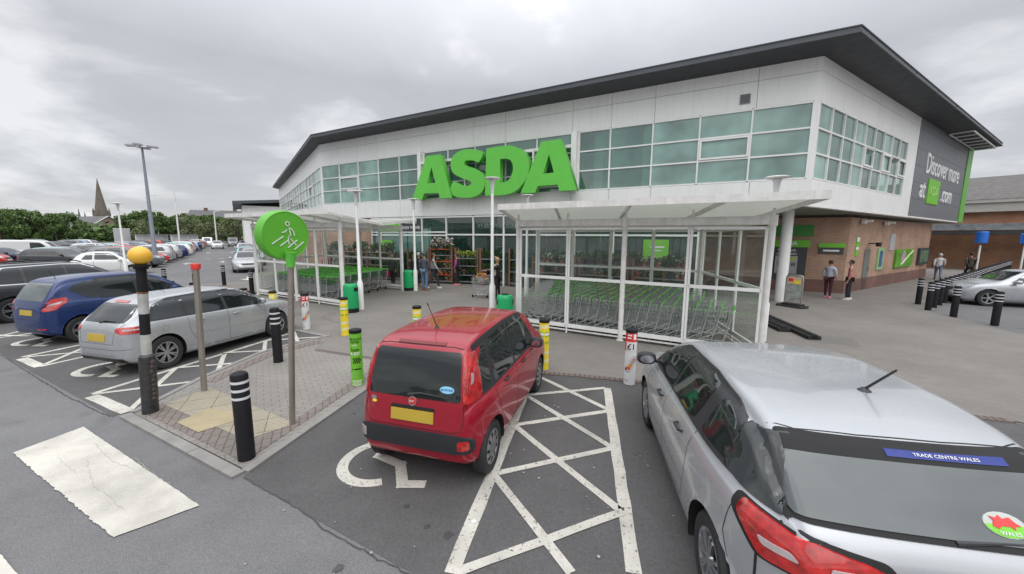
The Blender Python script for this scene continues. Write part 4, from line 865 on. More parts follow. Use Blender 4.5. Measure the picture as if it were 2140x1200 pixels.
# ------------------------------------------------------------------ belisha beacon, steel post, round sign
t = thing('belisha_beacon', 'yellow globe beacon on a battered black and white striped pole at the kerb', 'beacon', G(315, 861, .02))
MB().lathe([(.095, 0), (.095, .80), (.088, .85), (.058, .88)], 20).build('base_sleeve', mat('scuffed black casing', (.03, .03, .032), .4, var=.5, vs=14, bump=.4), t, 35)
mb = MB(); rr = random.Random(5)
for k in range(9): z = .22+.068*k; mb.lathe([(.004, z-.045), (.024, z-.02), (.028, z+.015), (.006, z+.05)], 7, c=(.092, -.03+.012*rr.uniform(-1, 1), 0))
mb.build('torn_edge', mat('torn black casing', (.05, .04, .035), .6, var=.6, vs=30), t, 30)
M_GREYW = mat('dirty white pole paint', (.42, .42, .40), .5, var=.2, vs=8)
for z0, z1, m_ in ((.84, 1.17, M_GREYW), (1.17, 1.47, M_BLACK), (1.47, 1.77, M_GREYW), (1.77, 2.13, M_BLACK)):
    MB().lathe([(.058, z0), (.058, z1)], 20, cap=False).build('pole_band', m_, t, 35)
MB().lathe([(.062, 1.76), (.062, 1.78)], 20).build('rusty_joint', mat('rust', (.20, .09, .04), .8, var=.5, vs=20), t, 35)
MB().lathe([(.075, 2.10), (.085, 2.13), (.105, 2.14), (.105, 2.165)], 20).build('globe_holder', M_BLACK, t, 35)
mb = MB(); mb.lathe([(.128*math.sin(R(a)) , 2.285-.128*math.cos(R(a))) for a in range(12, 181, 8)], 32); mb.build('globe', mat('amber globe', (.80, .45, .045), .35, spec=.5, var=.05), t, 60); t.rotation_euler = (0, R(3.4), 0)
t = thing('steel_post', 'bare steel post with a small red cap beside the tactile paving', 'post', G(427, 817, .02))
MB().lathe([(.043, 0), (.043, 2.03)], 16).build('tube', M_STEEL, t, 35); MB().lathe([(.047, 1.25), (.047, 1.275)], 16).build('joint_ring', M_STEEL, t, 35); MB().lathe([(.062, 2.03), (.066, 2.11), (.06, 2.12), (0, 2.125)], 16).build('cap', mat('red cap', (.62, .04, .03), .4), t, 35); t.rotation_euler = (0, R(2.2), 0)
ps = G(611, 886, .02)
t = thing('crossing_sign', 'round green sign with white walking figure and crossing lines on a steel post', 'sign', ps, 0)
MB().lathe([(.038, 0), (.038, 2.22)], 18).build('post', M_STEEL, t, 35); MB().lathe([(.042, 1.62), (.042, 1.645)], 18).build('joint_ring', M_STEEL, t, 35)
MB().lathe([(.052, 2.17), (.062, 2.34), (.07, 2.36)], 18).build('collar', M_GREEN, t, 35)
fa = math.atan2(-ps.x, ps.y) - R(7)
MD = Matrix.Rotation(fa + R(38), 4, 'Z')
ZC, RD, TD = 2.57, .315, .16
mb = MB(); mb.lathe([(RD-.012, -TD), (RD, -TD+.012), (RD, -.005-TD/2), (RD+.004, -TD/2), (RD, .005-TD/2), (RD, -.012), (RD-.008, -.002), (RD-.012, 0), (RD-.016, -.006), (.0, -.006)], 64, c=(0, 0, ZC), axis='y', cap=False)
mb.lathe([(.0, -TD), (RD-.012, -TD)], 64, c=(0, 0, ZC), axis='y', cap=False)
sgnM = MD @ Matrix.Translation((0, TD/2, 0)) @ Matrix.Rotation(math.pi, 4, 'Z')
mb.build('disc', mat('leaf green sign face', (.105, .42, .03), .4, var=.05), t, 35, M=sgnM); t.rotation_euler = (0, R(3.6), 0)
def seg3(pts, w=.0115, m_=M_WHT):
    mb = MB()
    for a, b in zip(pts[:-1], pts[1:]): mb.bar(a, b, w, .006, up=(0, 1, 0))
    mb.build('figure_line', m_, t, M=sgnM)
zx, zy = 475, 335      # centre of the disc face in the enlarged crop (scale 4.443)
kk = RD/228.
def F(x, y): return ((-(x-zx)*kk*1.36), .003, ZC-(y-zy)*kk)
mb = MB(); n = 20; c = F(480, 224); vs = []
for i in range(n):
    a = 2*math.pi*i/n; vs += [(c[0]+.030*math.cos(a), .003, c[2]+.030*math.sin(a)), (c[0]+.020*math.cos(a), .003, c[2]+.020*math.sin(a)), (c[0]+.030*math.cos(a), .007, c[2]+.030*math.sin(a)), (c[0]+.020*math.cos(a), .007, c[2]+.020*math.sin(a))]
mb.add(vs, [(4*i+2, 4*i+3, 4*((i+1) % n)+3, 4*((i+1) % n)+2) for i in range(n)]+[(4*i, 4*i+2, 4*((i+1) % n)+2, 4*((i+1) % n)) for i in range(n)]); mb.build('figure_head', M_WHT, t, M=sgnM)
seg3([F(492, 262), F(508, 270), F(524, 296), F(530, 332)]); seg3([F(440, 308), F(462, 302), F(478, 278)]); seg3([F(493, 262), F(500, 310), F(503, 328), F(485, 352), F(492, 418)]); seg3([F(503, 330), F(485, 352)])
seg3([F(375, 416), F(454, 340)]); seg3([F(430, 432), F(486, 378)]); seg3([F(484, 448), F(550, 374)]); seg3([F(530, 466), F(597, 390)]); seg3([F(503, 362), F(543, 426)])
# blue round-topped totems at the far right
for (x, y, yt, l) in ((2036, 586, 486, 'blue barrel shaped sign on a white post among the far right cars'), (2130, 575, 489, 'smaller blue barrel shaped sign on a white post at the far right edge')):
    p = G(x, y); tt = thing('blue_sign', l, 'sign', p, yaw(p), 'blue barrel signs'); d_ = p.length; h = CH + (497-yt)/FPX*d_*.98
    MB().lathe([(.05, 0), (.05, h-.9)], 12).build('post', M_FRAME, tt, 35); mb = MB(); mb.lathe([(.24, h-.78), (.27, h-.75), (.27, h-.1), (.24, h-.06), (0, h-.05)], 28); mb.build('disc', M_BLUE, tt, 35)
# pavement sign with rounded steel frame on a heavy base
pa = G(1655, 641, .012); t = thing('pavement_sign', 'rounded steel framed pavement sign with colourful poster on a heavy black base', 'sign', pa, math.atan2(-pa.x, pa.y)-R(25))
mb = MB(); mb.prism([(-.42, -.28), (.42, -.28), (.5, -.1), (.5, .1), (.42, .28), (-.42, .28), (-.5, .1), (-.5, -.1)], .0, .06); mb.prism([(-.3, -.16), (.3, -.16), (.34, .16), (-.34, .16)], .06, .13); mb.build('base', M_RUBBER, t)
mb = MB(); mb.tube([(-.28, 0, .12), (-.28, 0, 1.08), (-.25, 0, 1.17), (-.18, 0, 1.2), (.18, 0, 1.2), (.25, 0, 1.17), (.28, 0, 1.08), (.28, 0, .12)], .025, 10); mb.build('frame', M_STEEL, t, 40)
MB().box(-.26, .26, -.012, .012, .22, 1.17).build('panel', mat('poster greys', (.30, .33, .31), .4, var=.5, vs=5), t)
mb = MB(); mb.box(-.22, .22, -.018, -.013, .86, 1.12, 0); mb.box(-.2, -.04, -.022, -.018, .96, 1.08, 1); mb.box(0.0, .2, -.022, -.018, .88, 1.0, 2); mb.build('print', [mat('poster cream', (.55, .38, .25), .5), M_RED, M_YEL], t)
# black rubber guard rails at the shelter ends
for (a, b, l) in ((tuple(G(1606, 668)[:2]), tuple(G(1702, 712)[:2]), 'long black rubber guard strip lying off the right shelter corner'), (tuple(G(1608, 680)[:2]), tuple(G(1640, 695)[:2]), 'short black rubber guard strip beside the silver car bonnet'), ((-12.2, 16.6), (-11.3, 16.05), 'low black rubber guard at the left shelter corner')):
    mb = MB(); a = Vector((*a, .012)); b = Vector((*b, .012)); z = Vector((0, 0, .09)); mb.bar(a+Vector((0, 0, .05)), b+Vector((0, 0, .05)), .30, .10); mb.tube([a+z, b+z], .07, 10); d = (b-a).normalized()
    for k in range(4): p = a+(b-a)*(.1+.27*k); mb.bar(p, p+Vector((0, 0, .14)), .12, .16, up=(d.x, d.y, 0))
    tag(mb.build('guard_rail', M_RUBBER, None, 35), l, 'guard rail', 'black guard rails')
# ------------------------------------------------------------------ plant racks
M_WOOD = mat('brown rack post', (.19, .10, .065), .7, var=.3, vs=8)
M_POT = [mat('black flower pot', (.03, .032, .036), .5), mat('grey flower pot', (.16, .16, .16), .5), mat('terracotta pot', (.33, .14, .07), .6)]
def leafy(name, n, r, h, cols, seed, size=.05, z0=.1):
    rd = random.Random(seed); mb = MB()
    for i in range(n):
        a = rd.uniform(0, 6.28); rr_ = r*math.sqrt(rd.random()); z = z0+h*rd.random(); rr_ *= (1-.5*abs((z-z0)/h-.5)); c = Vector((rr_*math.cos(a), rr_*math.sin(a), z)); s_ = size*rd.uniform(.6, 1.3)
        u = Vector((rd.uniform(-1, 1), rd.uniform(-1, 1), rd.uniform(-.6, 1))).normalized(); v = u.cross(Vector((rd.uniform(-1, 1), rd.uniform(-1, 1), rd.uniform(-1, 1)))).normalized()
        mb.add([c-u*s_, c+v*s_*.45, c+u*s_, c-v*s_*.45], [(0, 1, 2, 3)], rd.randrange(len(cols)))
    return mb
LF_ = [mat('leaf mid green', (.07, .14, .03), .6, var=.3, vs=9), mat('leaf dark green', (.035, .08, .022), .6, var=.3, vs=9), mat('leaf lime', (.30, .36, .04), .6, var=.2), mat('leaf red', (.26, .06, .06), .6, var=.2), mat('petal pink', (.6, .16, .28), .6), mat('petal white', (.65, .65, .6), .6), mat('petal yellow', (.75, .5, .04), .6)]
def plant_build(cols, seed, h=.28, r=.15, pot=0, n=170):
    t = thing('potted_plant', 'x', 'plant'); MB().lathe([(.065, 0), (.09, .15), (.094, .155), (.094, .17), (.08, .172), (.08, .16), (0, .158)], 12).build('pot', M_POT[pot], t, 35)
    leafy('foliage', n, r*1.1, h*1.1, list(range(len(cols))), seed, .05, .14).build('foliage', [LF_[c] for c in cols], t); return t
PL = {'green': plant_build((0, 1), 1), 'dark': plant_build((1, 1, 0), 2, .3, .16), 'lime': plant_build((2, 2, 0), 3, .26, .17, 1), 'red': plant_build((3, 5, 1), 4, .3, .17, 1), 'pink': plant_build((1, 4, 0), 5, .2, .14, 1), 'white': plant_build((1, 0, 5), 6, .16, .12, 2), 'yellow': plant_build((0, 1, 6), 7, .2, .14, 0)}
PUSED = set()
LEAFTXT = {'green': 'mid green leafy', 'dark': 'dark green bushy', 'lime': 'bright lime leaved', 'red': 'red and cream leaved', 'pink': 'pink flowered', 'white': 'small white flowered', 'yellow': 'yellow flowered'}
def put_plant(kind, p, rz, where, scale):
    lab = '%s potted plant on %s' % (LEAFTXT[kind], where); grp = '%s plants on %s' % (LEAFTXT[kind], where)
    if kind in PUSED: o = copy_tree(PL[kind], p, rz, lab, grp, scale=scale)
    else: o = PL[kind]; PUSED.add(kind); o.location = p; o.rotation_euler = (0, 0, rz); o.scale = (scale,)*3; tag(o, lab, 'plant', grp)
NPL = 0
def rack(p, rz, w, levels, label, where, hmax=1.75, shelfm=None, depth=.5, posts=M_WOOD):
    global NPL
    t = thing('plant_rack', label, 'plant rack', p, rz, 'plant racks at the entrance')
    for x in (-w/2, w/2): MB().box(x-.045, x+.045, -depth/2, -depth/2+.09, .05, hmax).box(x-.03, x+.03, depth/2-.06, depth/2, .05, hmax).build('post', posts, t)
    rd = random.Random(int(p.x*100)); M_ = Matrix.Translation(p) @ Matrix.Rotation(rz, 4, 'Z')
    for z, kinds, red in levels:
        MB().box(-w/2+.046, w/2-.046, -depth/2, depth/2, z-.035, z).build('shelf', (mat('red shelf edge', (.62, .07, .04), .5) if red else mat('steel shelf', (.30, .30, .30), .4, metal=.4)), t)
        n = int((w-.15)/.21) if kinds else 0
        for i in range(n):
            k = rd.choice(kinds); x = -w/2+.17+i*(w-.3)/max(1, n-1); q = M_ @ Vector((x+rd.uniform(-.02, .02), -.1+rd.uniform(-.05, .08), z)); sc = rd.uniform(.8, 1.15)*(1.0 if z < hmax-.5 else 1.15)
            put_plant(k, q, rd.uniform(0, 6), where, sc); NPL += 1
    for x in (-w/2+.1, w/2-.1): MB().lathe([(.05, -.02), (.05, .02)], 10, c=(x, 0, .06), axis='y').build('castor', M_BLACK, t)
    MB().box(-w/2+.1, w/2-.1, -depth/2+.05, depth/2-.05, .10, .14).build('base_shelf', mat('steel shelf'), t)
RZ = ang(D1)+math.pi
def rk(x0, x1, y, *a, **k):
    p0, p1 = G(x0, y, .012), G(x1, y+1.5, .012); m_ = (p0+p1)/2; rack(m_, ang(p1-p0), (p1-p0).length, *a, **k)
rk(858, 900, 590, [(.45, ['green', 'pink'], 0), (.85, ['yellow', 'lime'], 0), (1.25, ['green', 'white'], 0)], 'half empty brown rack of green plants behind the group of shoppers', 'the rack behind the shoppers', hmax=1.9)
rk(904, 948, 591, [(.15, ['white', 'green'], 0), (.5, ['white', 'yellow'], 1), (.85, ['white', 'green'], 0), (1.22, ['dark', 'white'], 1), (1.55, ['green', 'dark'], 0), (1.88, ['red'], 1)], 'plant rack with red edged shelves and many small plants', 'the red shelved rack', hmax=2.0)
rk(956, 1001, 592.5, [(.15, [], 0), (.5, ['green', 'pink', 'yellow'], 0), (1.0, ['dark'], 0), (1.4, ['lime', 'lime', 'green'], 0)], 'brown and steel plant rack topped with bright lime plants', 'the lime topped rack', hmax=1.95)
rk(1006, 1060, 595, [(.2, ['dark', 'green', 'pink'], 0), (.78, ['dark', 'green'], 0), (1.4, ['green', 'green', 'lime'], 0)], 'steel plant rack with three shelves of dark bushy plants behind the woman with trolley', 'the three shelf dark plant rack', hmax=1.95)
rk(1066, 1110, 598, [(.2, ['dark', 'green'], 0), (.78, ['dark', 'white'], 0), (1.4, ['lime', 'green'], 0)], 'wooden plant rack at the left end of the right shelter', 'the rack at the right shelter end', hmax=1.95)
# racks between the left shelter and the doors, and behind the right shelter
def rkw(s0, s1, off, *a, **k):
    m_ = (C0+D1*((s0+s1)/2))*KS+N1*off; m_.z = .012; rack(m_, RZ, (s1-s0)*KS, *a, **k)
for i, (s0, s1) in enumerate(((16.9, 18.6), (18.7, 20.4), (20.5, 22.2))):
    rkw(s0, s1, 1.1, [(.15, ['green', 'dark'], 0), (.5, ['dark', 'yellow'], 0), (.85, ['dark', 'green'], 0), (1.2, ['dark', 'red', 'yellow'], 0), (1.6, ['dark', 'green', 'white'], 0)], ('plant rack nearest the doors behind the left shelter', 'middle plant rack behind the left shelter', 'plant rack against the brick behind the left shelter')[i], ('the rack nearest the doors behind the left shelter', 'the middle rack behind the left shelter', 'the rack against the brick behind the left shelter')[i], hmax=1.7, depth=.55)
for i, (s0, s1) in enumerate(((3.2, 5.0), (5.2, 7.0), (7.2, 9.0))):
    rkw(s0, s1, .9, [(.4, ['dark', 'green'], 0), (.95, ['dark', 'white'], 0), (1.4, ['white', 'green'], 0)], ('plant rack under the green poster seen through the right shelter', 'middle plant rack seen through the right shelter', 'plant rack seen through the left panes of the right shelter')[i], ('the rack under the green poster', 'the middle rack behind the right shelter', 'the rack behind the left panes of the right shelter')[i], hmax=1.7)
# ------------------------------------------------------------------ cars
from mathutils import interpolate
def pchip(pts):
    xs = [p[0] for p in pts]; ys = [p[1] for p in pts]; n = len(xs); h = [xs[i+1]-xs[i] for i in range(n-1)]; d = [(ys[i+1]-ys[i])/h[i] for i in range(n-1)]; m = [d[0]]+[0]*(n-2)+[d[-1]]
    for i in range(1, n-1): m[i] = 0 if d[i-1]*d[i] <= 0 else 2*d[i-1]*d[i]/(d[i-1]+d[i])
    def f(x):
        if x <= xs[0]: return ys[0]
        if x >= xs[-1]: return ys[-1]
        i = 0
        while x > xs[i+1]: i += 1
        t = (x-xs[i])/h[i]; return (1+2*t)*(1-t)**2*ys[i]+t*(1-t)**2*h[i]*m[i]+t*t*(3-2*t)*ys[i+1]+t*t*(t-1)*h[i]*m[i+1]
    return f
M_CGLASS = mat('dark car glass', (.012, .016, .016), .03, spec=.55, var=0, coat=.25); M_TYRE = mat('tyre', (.022, .022, .023), .75, var=.2); M_ALLOY = mat('alloy rim', (.42, .43, .45), .3, metal=.8, var=.05)
M_WELL = mat('wheel well', (.008, .008, .008), .9, var=0); M_TRIM = mat('black car trim', (.022, .023, .026), .45, var=.1); M_SEAM = mat('panel gap', (.012, .012, .012), .8, var=0); M_CHROME = mat('chrome', (.62, .63, .65), .12, metal=1., var=0)
M_TAIL = mat('red lamp lens', (.46, .014, .012), .08, spec=.6, var=.55, vs=14, coat=1.); M_TAILC = mat('clear lamp lens', (.40, .34, .34), .1, coat=1., var=.1, vs=30); M_HEAD = mat('head lamp lens', (.45, .47, .5), .06, coat=1., var=.5, vs=25)
M_PLY = mat('yellow number plate', (.48, .34, .04), .4, var=.06); M_PLW = mat('white number plate', (.6, .6, .58), .4, var=.06)
def paint(name, col, metal=.0): return mat('car paint '+name, col, .28 if metal else .22, metal=metal, coat=.6, var=.03, spec=.4)
PC = dict(red=paint('red', (.29, .007, .020)), silver=paint('silver', (.40, .415, .43), .4), blue=paint('blue', (.012, .032, .125), .2), black=paint('black', (.014, .015, .018)), white=paint('white', (.66, .66, .65)), grey=paint('grey', (.13, .14, .15), .3),
    dgrey=paint('dark grey', (.04, .043, .048), .2), lblue=paint('light blue', (.20, .30, .42), .2), orange=paint('orange', (.50, .16, .03)), bred=paint('bright red', (.50, .025, .02)), navy=paint('navy', (.015, .02, .05), .1), teal=paint('pale teal', (.24, .42, .42), .2), green=paint('dark green', (.02, .06, .04), .1))
class Car:
    def __init__(s, sp, nx=110, nc=30):
        s.sp = sp; L_ = sp['L']; s.top = pchip(sp['top']); s.belt = pchip(sp['belt']); s.bot = pchip(sp['bot']); s.wid = pchip(sp['wid']); s.rw = pchip(sp['rw'])
        us = [i/(nx-1) for i in range(nx)]; xs = [L_*(.5-.5*math.cos(math.pi*u)) for u in us]
        xs = sorted(set([round(x, 5) for x in xs]+[L_*k/24 for k in range(1, 24)])) if nx > 60 else xs
        V = []; n2 = nc
        for x in xs:
            sec = s.section(x, nc); V.append(sec)
        vs = []; fs = []; m = len(V[0])
        for x, sec in zip(xs, V): vs += [(x, y, z) for y, z in sec]
        for i in range(len(xs)-1):
            for k in range(m): a = i*m+k; b = i*m+(k+1) % m; fs.append((a, b, b+m, a+m))
        fs.append(tuple(range(m))[::-1]); fs.append(tuple(range((len(xs)-1)*m, len(xs)*m)))
        bm = bmesh.new(); bvs = [bm.verts.new(v) for v in vs]
        for f in fs:
            try: bm.faces.new([bvs[i] for i in f])
            except ValueError: pass
        bmesh.ops.recalc_face_normals(bm, faces=bm.faces); me = bpy.data.meshes.new('body'); bm.to_mesh(me)
        bm.normal_update(); s.bvh = BVHTree.FromBMesh(bm); bm.free()
        # wheel arches: cut the side skin on the arch circle and line the opening
        vv = [list(v.co) for v in me.vertices]; FS = [tuple(p.vertices) for p in me.polygons]; bpy.data.meshes.remove(me)
        wr = sp['wheels'][2]; ra = wr+sp.get('arch', .05); zc = wr+.005; liner = MB()
        for xw in sp['wheels'][:2]:
            for sd in (-1, 1):
                w = s.wid(xw); ins = set(i for i, v in enumerate(vv) if v[1]*sd > w-.30 and (v[0]-xw)**2+(v[2]-zc)**2 < ra*ra)
                keep = []
                for f in FS:
                    k_ = sum(i in ins for i in f)
                    if k_ == len(f): continue
                    keep.append(f)
                FS = keep; bd = set(i for f in FS for i in f if i in ins)
                for i in bd:
                    d_ = math.hypot(vv[i][0]-xw, vv[i][2]-zc) or 1e-4; q = ra/d_
                    if vv[i][1]*sd < w-.24: continue
                    vv[i][0] = xw+(vv[i][0]-xw)*q; vv[i][2] = max(zc+(vv[i][2]-zc)*q, s.bot(vv[i][0])-.01)
                n = 24; L1 = []
                for k_ in range(n+1):
                    a_ = R(-28+236*k_/n); x_, z_ = xw+(ra+.004)*math.cos(a_), zc+(ra+.004)*math.sin(a_); z_ = max(z_, s.bot(x_)+.03); L1 += [(x_, sd*(s.wid(x_)-.012), z_), (x_, sd*(w-.30), z_)]
                liner.add(L1, [(2*k_, 2*k_+1, 2*k_+3, 2*k_+2) for k_ in range(n)]); liner.add([L1[2*k_+1] for k_ in range(n+1)], [tuple(range(n+1))])
        me2 = bpy.data.meshes.new('body'); nb = len(vv); me2.from_pydata(vv+liner.v, [], FS+[tuple(i+nb for i in f) for f in liner.f])
        me2.materials.append(sp['paint']); me2.materials.append(M_WELL)
        for i, p in enumerate(me2.polygons): p.use_smooth = True; p.material_index = 0 if i < len(FS) else 1
        me2.set_sharp_from_angle(angle=R(50)); s.body = me2
        s.root = thing('parked_car', 'x', 'car'); link('body', me2, s.root)
    def section(s, x, nc):
        zb, zt, w, rw = s.bot(x), s.top(x), s.wid(x), s.rw(x); zl = min(s.belt(x), zt-.012); rw = min(rw, w*.97)
        h = zl-zb; g = zt-zl; k = min(1, g/.35)      # k: 1 in the glasshouse, small on the bonnet
        cr_ = s.sp.get('crown', .06)
        P = [(0, zb), (w*.80, zb), (w*.94, zb+.03*min(1, h/.3)), (w*.985, zb+.16*h), (w*1.0, zb+.42*h), (w*1.0, zb+.62*h), (w*.988, zb+.84*h), (w*(.955), zb+.965*h), (w*.93, zl+.02*g)]
        if k > .25: P += [(w*.93+(rw-w*.93)*.35, zl+.33*g), (w*.93+(rw-w*.93)*.72, zl+.68*g), (rw, zt-cr_-.05*k), (rw*.93, zt-cr_*.62), (rw*.75, zt-cr_*.30), (rw*.42, zt-cr_*.07), (0, zt)]
        else: P += [(w*.90, zl+.22*g), (w*.84, zl+.45*g), (w*.77, zl+.62*g), (w*.66, zl+.78*g), (w*.5, zl+.9*g), (w*.28, zl+.98*g), (0, zt)]
        P = P[:1]+P[1:]
        out = []; n = len(P)
        for i in range(n-1):
            p0, p1, p2, p3 = P[max(i-1, 0)], P[i], P[i+1], P[min(i+2, n-1)]
            for t in ((0, .5) if nc < 24 else (0, .33, .66)):
                f = lambda a: .5*((2*p1[a])+(p2[a]-p0[a])*t+(2*p0[a]-5*p1[a]+4*p2[a]-p3[a])*t*t+(3*p1[a]-p0[a]-3*p2[a]+p3[a])*t**3); out.append((max(f(0), 0) if i else f(0), f(1)))
        out.append(P[-1])
        return out + [(-y, z) for y, z in out[-2:0:-1]]
    def patch(s, poly, n, off=.004, m=None, name='panel', parent=None, round_=0., grid=.035, skirt=True, smooth=180):
        n = Vector(n).normalized(); u = Vector((0, 0, 1)).cross(n) if abs(n.z) < .9 else Vector((1, 0, 0)); u.normalize(); v = n.cross(u)
        if round_: poly = roundpoly(poly, round_)
        P = []
        for a, b in zip(poly, poly[1:]+poly[:1]):
            k = max(1, int(math.dist(a, b)/grid)); P += [(a[0]+(b[0]-a[0])*i/k, a[1]+(b[1]-a[1])*i/k) for i in range(k)]
        nb = len(P); x0, x1, y0, y1 = min(p[0] for p in P), max(p[0] for p in P), min(p[1] for p in P), max(p[1] for p in P)
        def inside(x, y):
            c = False
            for a, b in zip(P, P[1:]+P[:1]):
                if (a[1] > y) != (b[1] > y) and x < (b[0]-a[0])*(y-a[1])/(b[1]-a[1])+a[0]: c = not c
            return c
        pts = [Vector(p) for p in P]; gx = x0+grid/2
        while gx < x1:
            gy = y0+grid/2
            while gy < y1:
                if inside(gx, gy) and min(math.dist((gx, gy), p) for p in P) > grid*.35: pts.append(Vector((gx, gy)))
                gy += grid
            gx += grid
        r = geometry.delaunay_2d_cdt(pts, [(i, (i+1) % nb) for i in range(nb)], [], 1, 1e-5); V2, _, F2 = r[0], r[1], r[2]
        vs = []; nr_ = []
        for q in V2:
            o_ = u*q.x+v*q.y+n*6; hit = s.bvh.ray_cast(o_, -n)
            if hit[0] is None:
                hit = s.bvh.find_nearest(u*q.x+v*q.y+n*(s.last if hasattr(s, 'last') else 0))
            s.last = hit[0].dot(n); vs.append(hit[0]+hit[1]*off)
        fs = [tuple(f) for f in F2]
        if skirt:
            ed = {}
            for f in fs:
                for a, b in zip(f, f[1:]+f[:1]): ed[(a, b)] = ed.get((a, b), 0)+1
            be = [(a, b) for a, b in ed if (b, a) not in ed]; mp = {}
            for a, b in be:
                for q in (a, b):
                    if q not in mp: mp[q] = len(vs); vs.append(vs[q]-n*(off+.02))
            fs += [(b, a, mp[a], mp[b]) for a, b in be]
        me = bpy.data.meshes.new(name); me.from_pydata([tuple(q) for q in vs], [], fs)
        bm = bmesh.new(); bm.from_mesh(me); bmesh.ops.recalc_face_normals(bm, faces=bm.faces); bm.to_mesh(me); bm.free()
        for p in me.polygons: p.use_smooth = True
        me.set_sharp_from_angle(angle=R(50)); return link(name, me, parent or s.root, m)
    def side(s, poly, **k):   # polygon in (x, z), both sides
        return [s.patch([(-x, z) for x, z in poly], (0, 1, 0), **k), s.patch(poly, (0, -1, 0), **k)]
    def seam(s, path, n, w=.006, m=None, name='panel_gap', off=.0015):
        n = Vector(n).normalized(); u = Vector((0, 0, 1)).cross(n) if abs(n.z) < .9 else Vector((1, 0, 0)); u.normalize(); v = n.cross(u); P = []
        for a, b in zip(path[:-1], path[1:]):
            k = max(1, int(math.dist(a, b)/.04)); P += [Vector((a[0]+(b[0]-a[0])*i/k, a[1]+(b[1]-a[1])*i/k)) for i in range(k)]
        P.append(Vector(path[-1])); vs = []
        for i, p in enumerate(P):
            d = (P[min(i+1, len(P)-1)]-P[max(0, i-1)]).normalized(); q = Vector((-d.y, d.x))*w/2
            for r_ in (p+q, p-q):
                h = s.bvh.ray_cast(u*r_.x+v*r_.y+n*6, -n)
                if h[0] is None: h = s.bvh.find_nearest(u*r_.x+v*r_.y+n*.8)
                vs.append(h[0]+h[1]*off)
        mb = MB(); mb.add(vs, [(2*i, 2*i+1, 2*i+3, 2*i+2) for i in range(len(P)-1)]); return mb.build(name, m or M_SEAM, s.root)
    def sseam(s, path, **k): s.seam([(-x, z) for x, z in path], (0, 1, 0), **k); s.seam(path, (0, -1, 0), **k)
    def wheels(s, style=5, tw=.2, steer=0.):
        xr, xf, r = s.sp['wheels']
        for xw in (xr, xf):
            for sd in (-1, 1):
                w = s.wid(xw)-.015; t = MB(); R_ = r; 
                t.lathe([(R_*.64, -tw), (R_*.92, -tw), (R_, -tw+.03), (R_, -.03), (R_*.94, -.004), (R_*.80, .0), (R_*.66, -.012), (R_*.64, -.03)], 40, axis='y', cap=False)
                M_ = LM(xw, (w if sd > 0 else -w), r, rz=(0 if sd > 0 else math.pi)+(steer if xw == xf else 0)); tt = t.build('wheel', M_TYRE, s.root, 35, M=M_)
                q = MB(); q.lathe([(R_*.655, -.02), (R_*.65, -.008), (R_*.60, -.012), (R_*.585, -.05)], 40, axis='y', cap=False); q.lathe([(R_*.17, -.03), (R_*.15, -.012), (.03, -.008), (0, -.008)], 16, axis='y', cap=False)
                if style:
                    for k in range(style):
                        a = 2*math.pi*k/style; nb_ = 2 if style in (5, 7) else 1
                        for j in range(nb_):
                            a2 = a+(j-.5)*.26 if nb_ == 2 else a; a1 = a+(j-.5)*.16 if nb_ == 2 else a
                            q.bar((R_*.10*math.cos(a1), -.022, R_*.10*math.sin(a1)), (R_*.60*math.cos(a2), -.016, R_*.60*math.sin(a2)), .024 if nb_ == 2 else .05, .025, up=(0, 1, 0))
                else: q.lathe([(R_*.60, -.02), (R_*.45, -.004), (R_*.2, -.006), (0, -.004)], 30, axis='y', cap=False)
                q.build('rim', M_ALLOY, tt, 30)
                d = MB(); d.lathe([(0, -.07), (R_*.62, -.07)], 24, axis='y', cap=False); d.build('brake_disc', M_WELL, tt)
                if style == 0:
                    d = MB()
                    for k in range(9): a = 2*math.pi*k/9; d.bar((R_*.38*math.cos(a), -.004, R_*.38*math.sin(a)), (R_*.54*math.cos(a+.1), -.010, R_*.54*math.sin(a+.1)), .03, .008, up=(0, 1, 0))
                    d.build('trim_slots', M_WELL, tt)
    def mirror(s, x, z, col=None, out=.17, cov=None):
        for sd in (-1, 1):
            w = s.wid(x)*.93; mb = MB(); c = Vector((x, sd*(w+.12), z))
            n = 10; ring = []
            prof = [(-.09, .55), (-.075, .9), (-.03, 1.), (.03, .85), (.07, .45), (.085, .1)]; vs = []; k = 16
            for dx, f in prof:
                for i in range(k):
                    a = 2*math.pi*i/k; ca, sa = math.cos(a), math.sin(a); vs.append(c+Vector((dx, abs(ca)**.7*(1 if ca > 0 else -1)*.105*f*1.0, abs(sa)**.7*(1 if sa > 0 else -1)*.078*f)))
            mb.add(vs, [(j*k+i, j*k+(i+1) % k, (j+1)*k+(i+1) % k, (j+1)*k+i) for j in range(len(prof)-1) for i in range(k)]+[tuple(range(k))[::-1], tuple(range(5*k, 6*k))])
            mb.bar(c+Vector((0, -sd*.15, -.05)), c+Vector((0, -sd*.06, -.03)), .06, .03)
            mm = mb.build('door_mirror', cov or M_TRIM, s.root, 40)
            g = MB(); g.add([c+Vector((-.092, math.cos(2*math.pi*i/14)*.075, math.sin(2*math.pi*i/14)*.052)) for i in range(14)], [tuple(range(14))]); g.build('mirror_glass', M_CHROME, mm)
    def handle(s, x, z, m, w=.16):
        for sd in (-1, 1):
            h = s.bvh.ray_cast(Vector((x, sd*3, z)), Vector((0, -sd, 0))); p = h[0]; mb = MB()
            mb.tube([p+Vector((-w/2, sd*.0, 0)), p+Vector((-w/2+.02, sd*.028, .004)), p+Vector((w/2-.02, sd*.028, .004)), p+Vector((w/2, 0, 0))], [.012, .015, .015, .012], 8); mb.build('door_handle', m, s.root, 40)
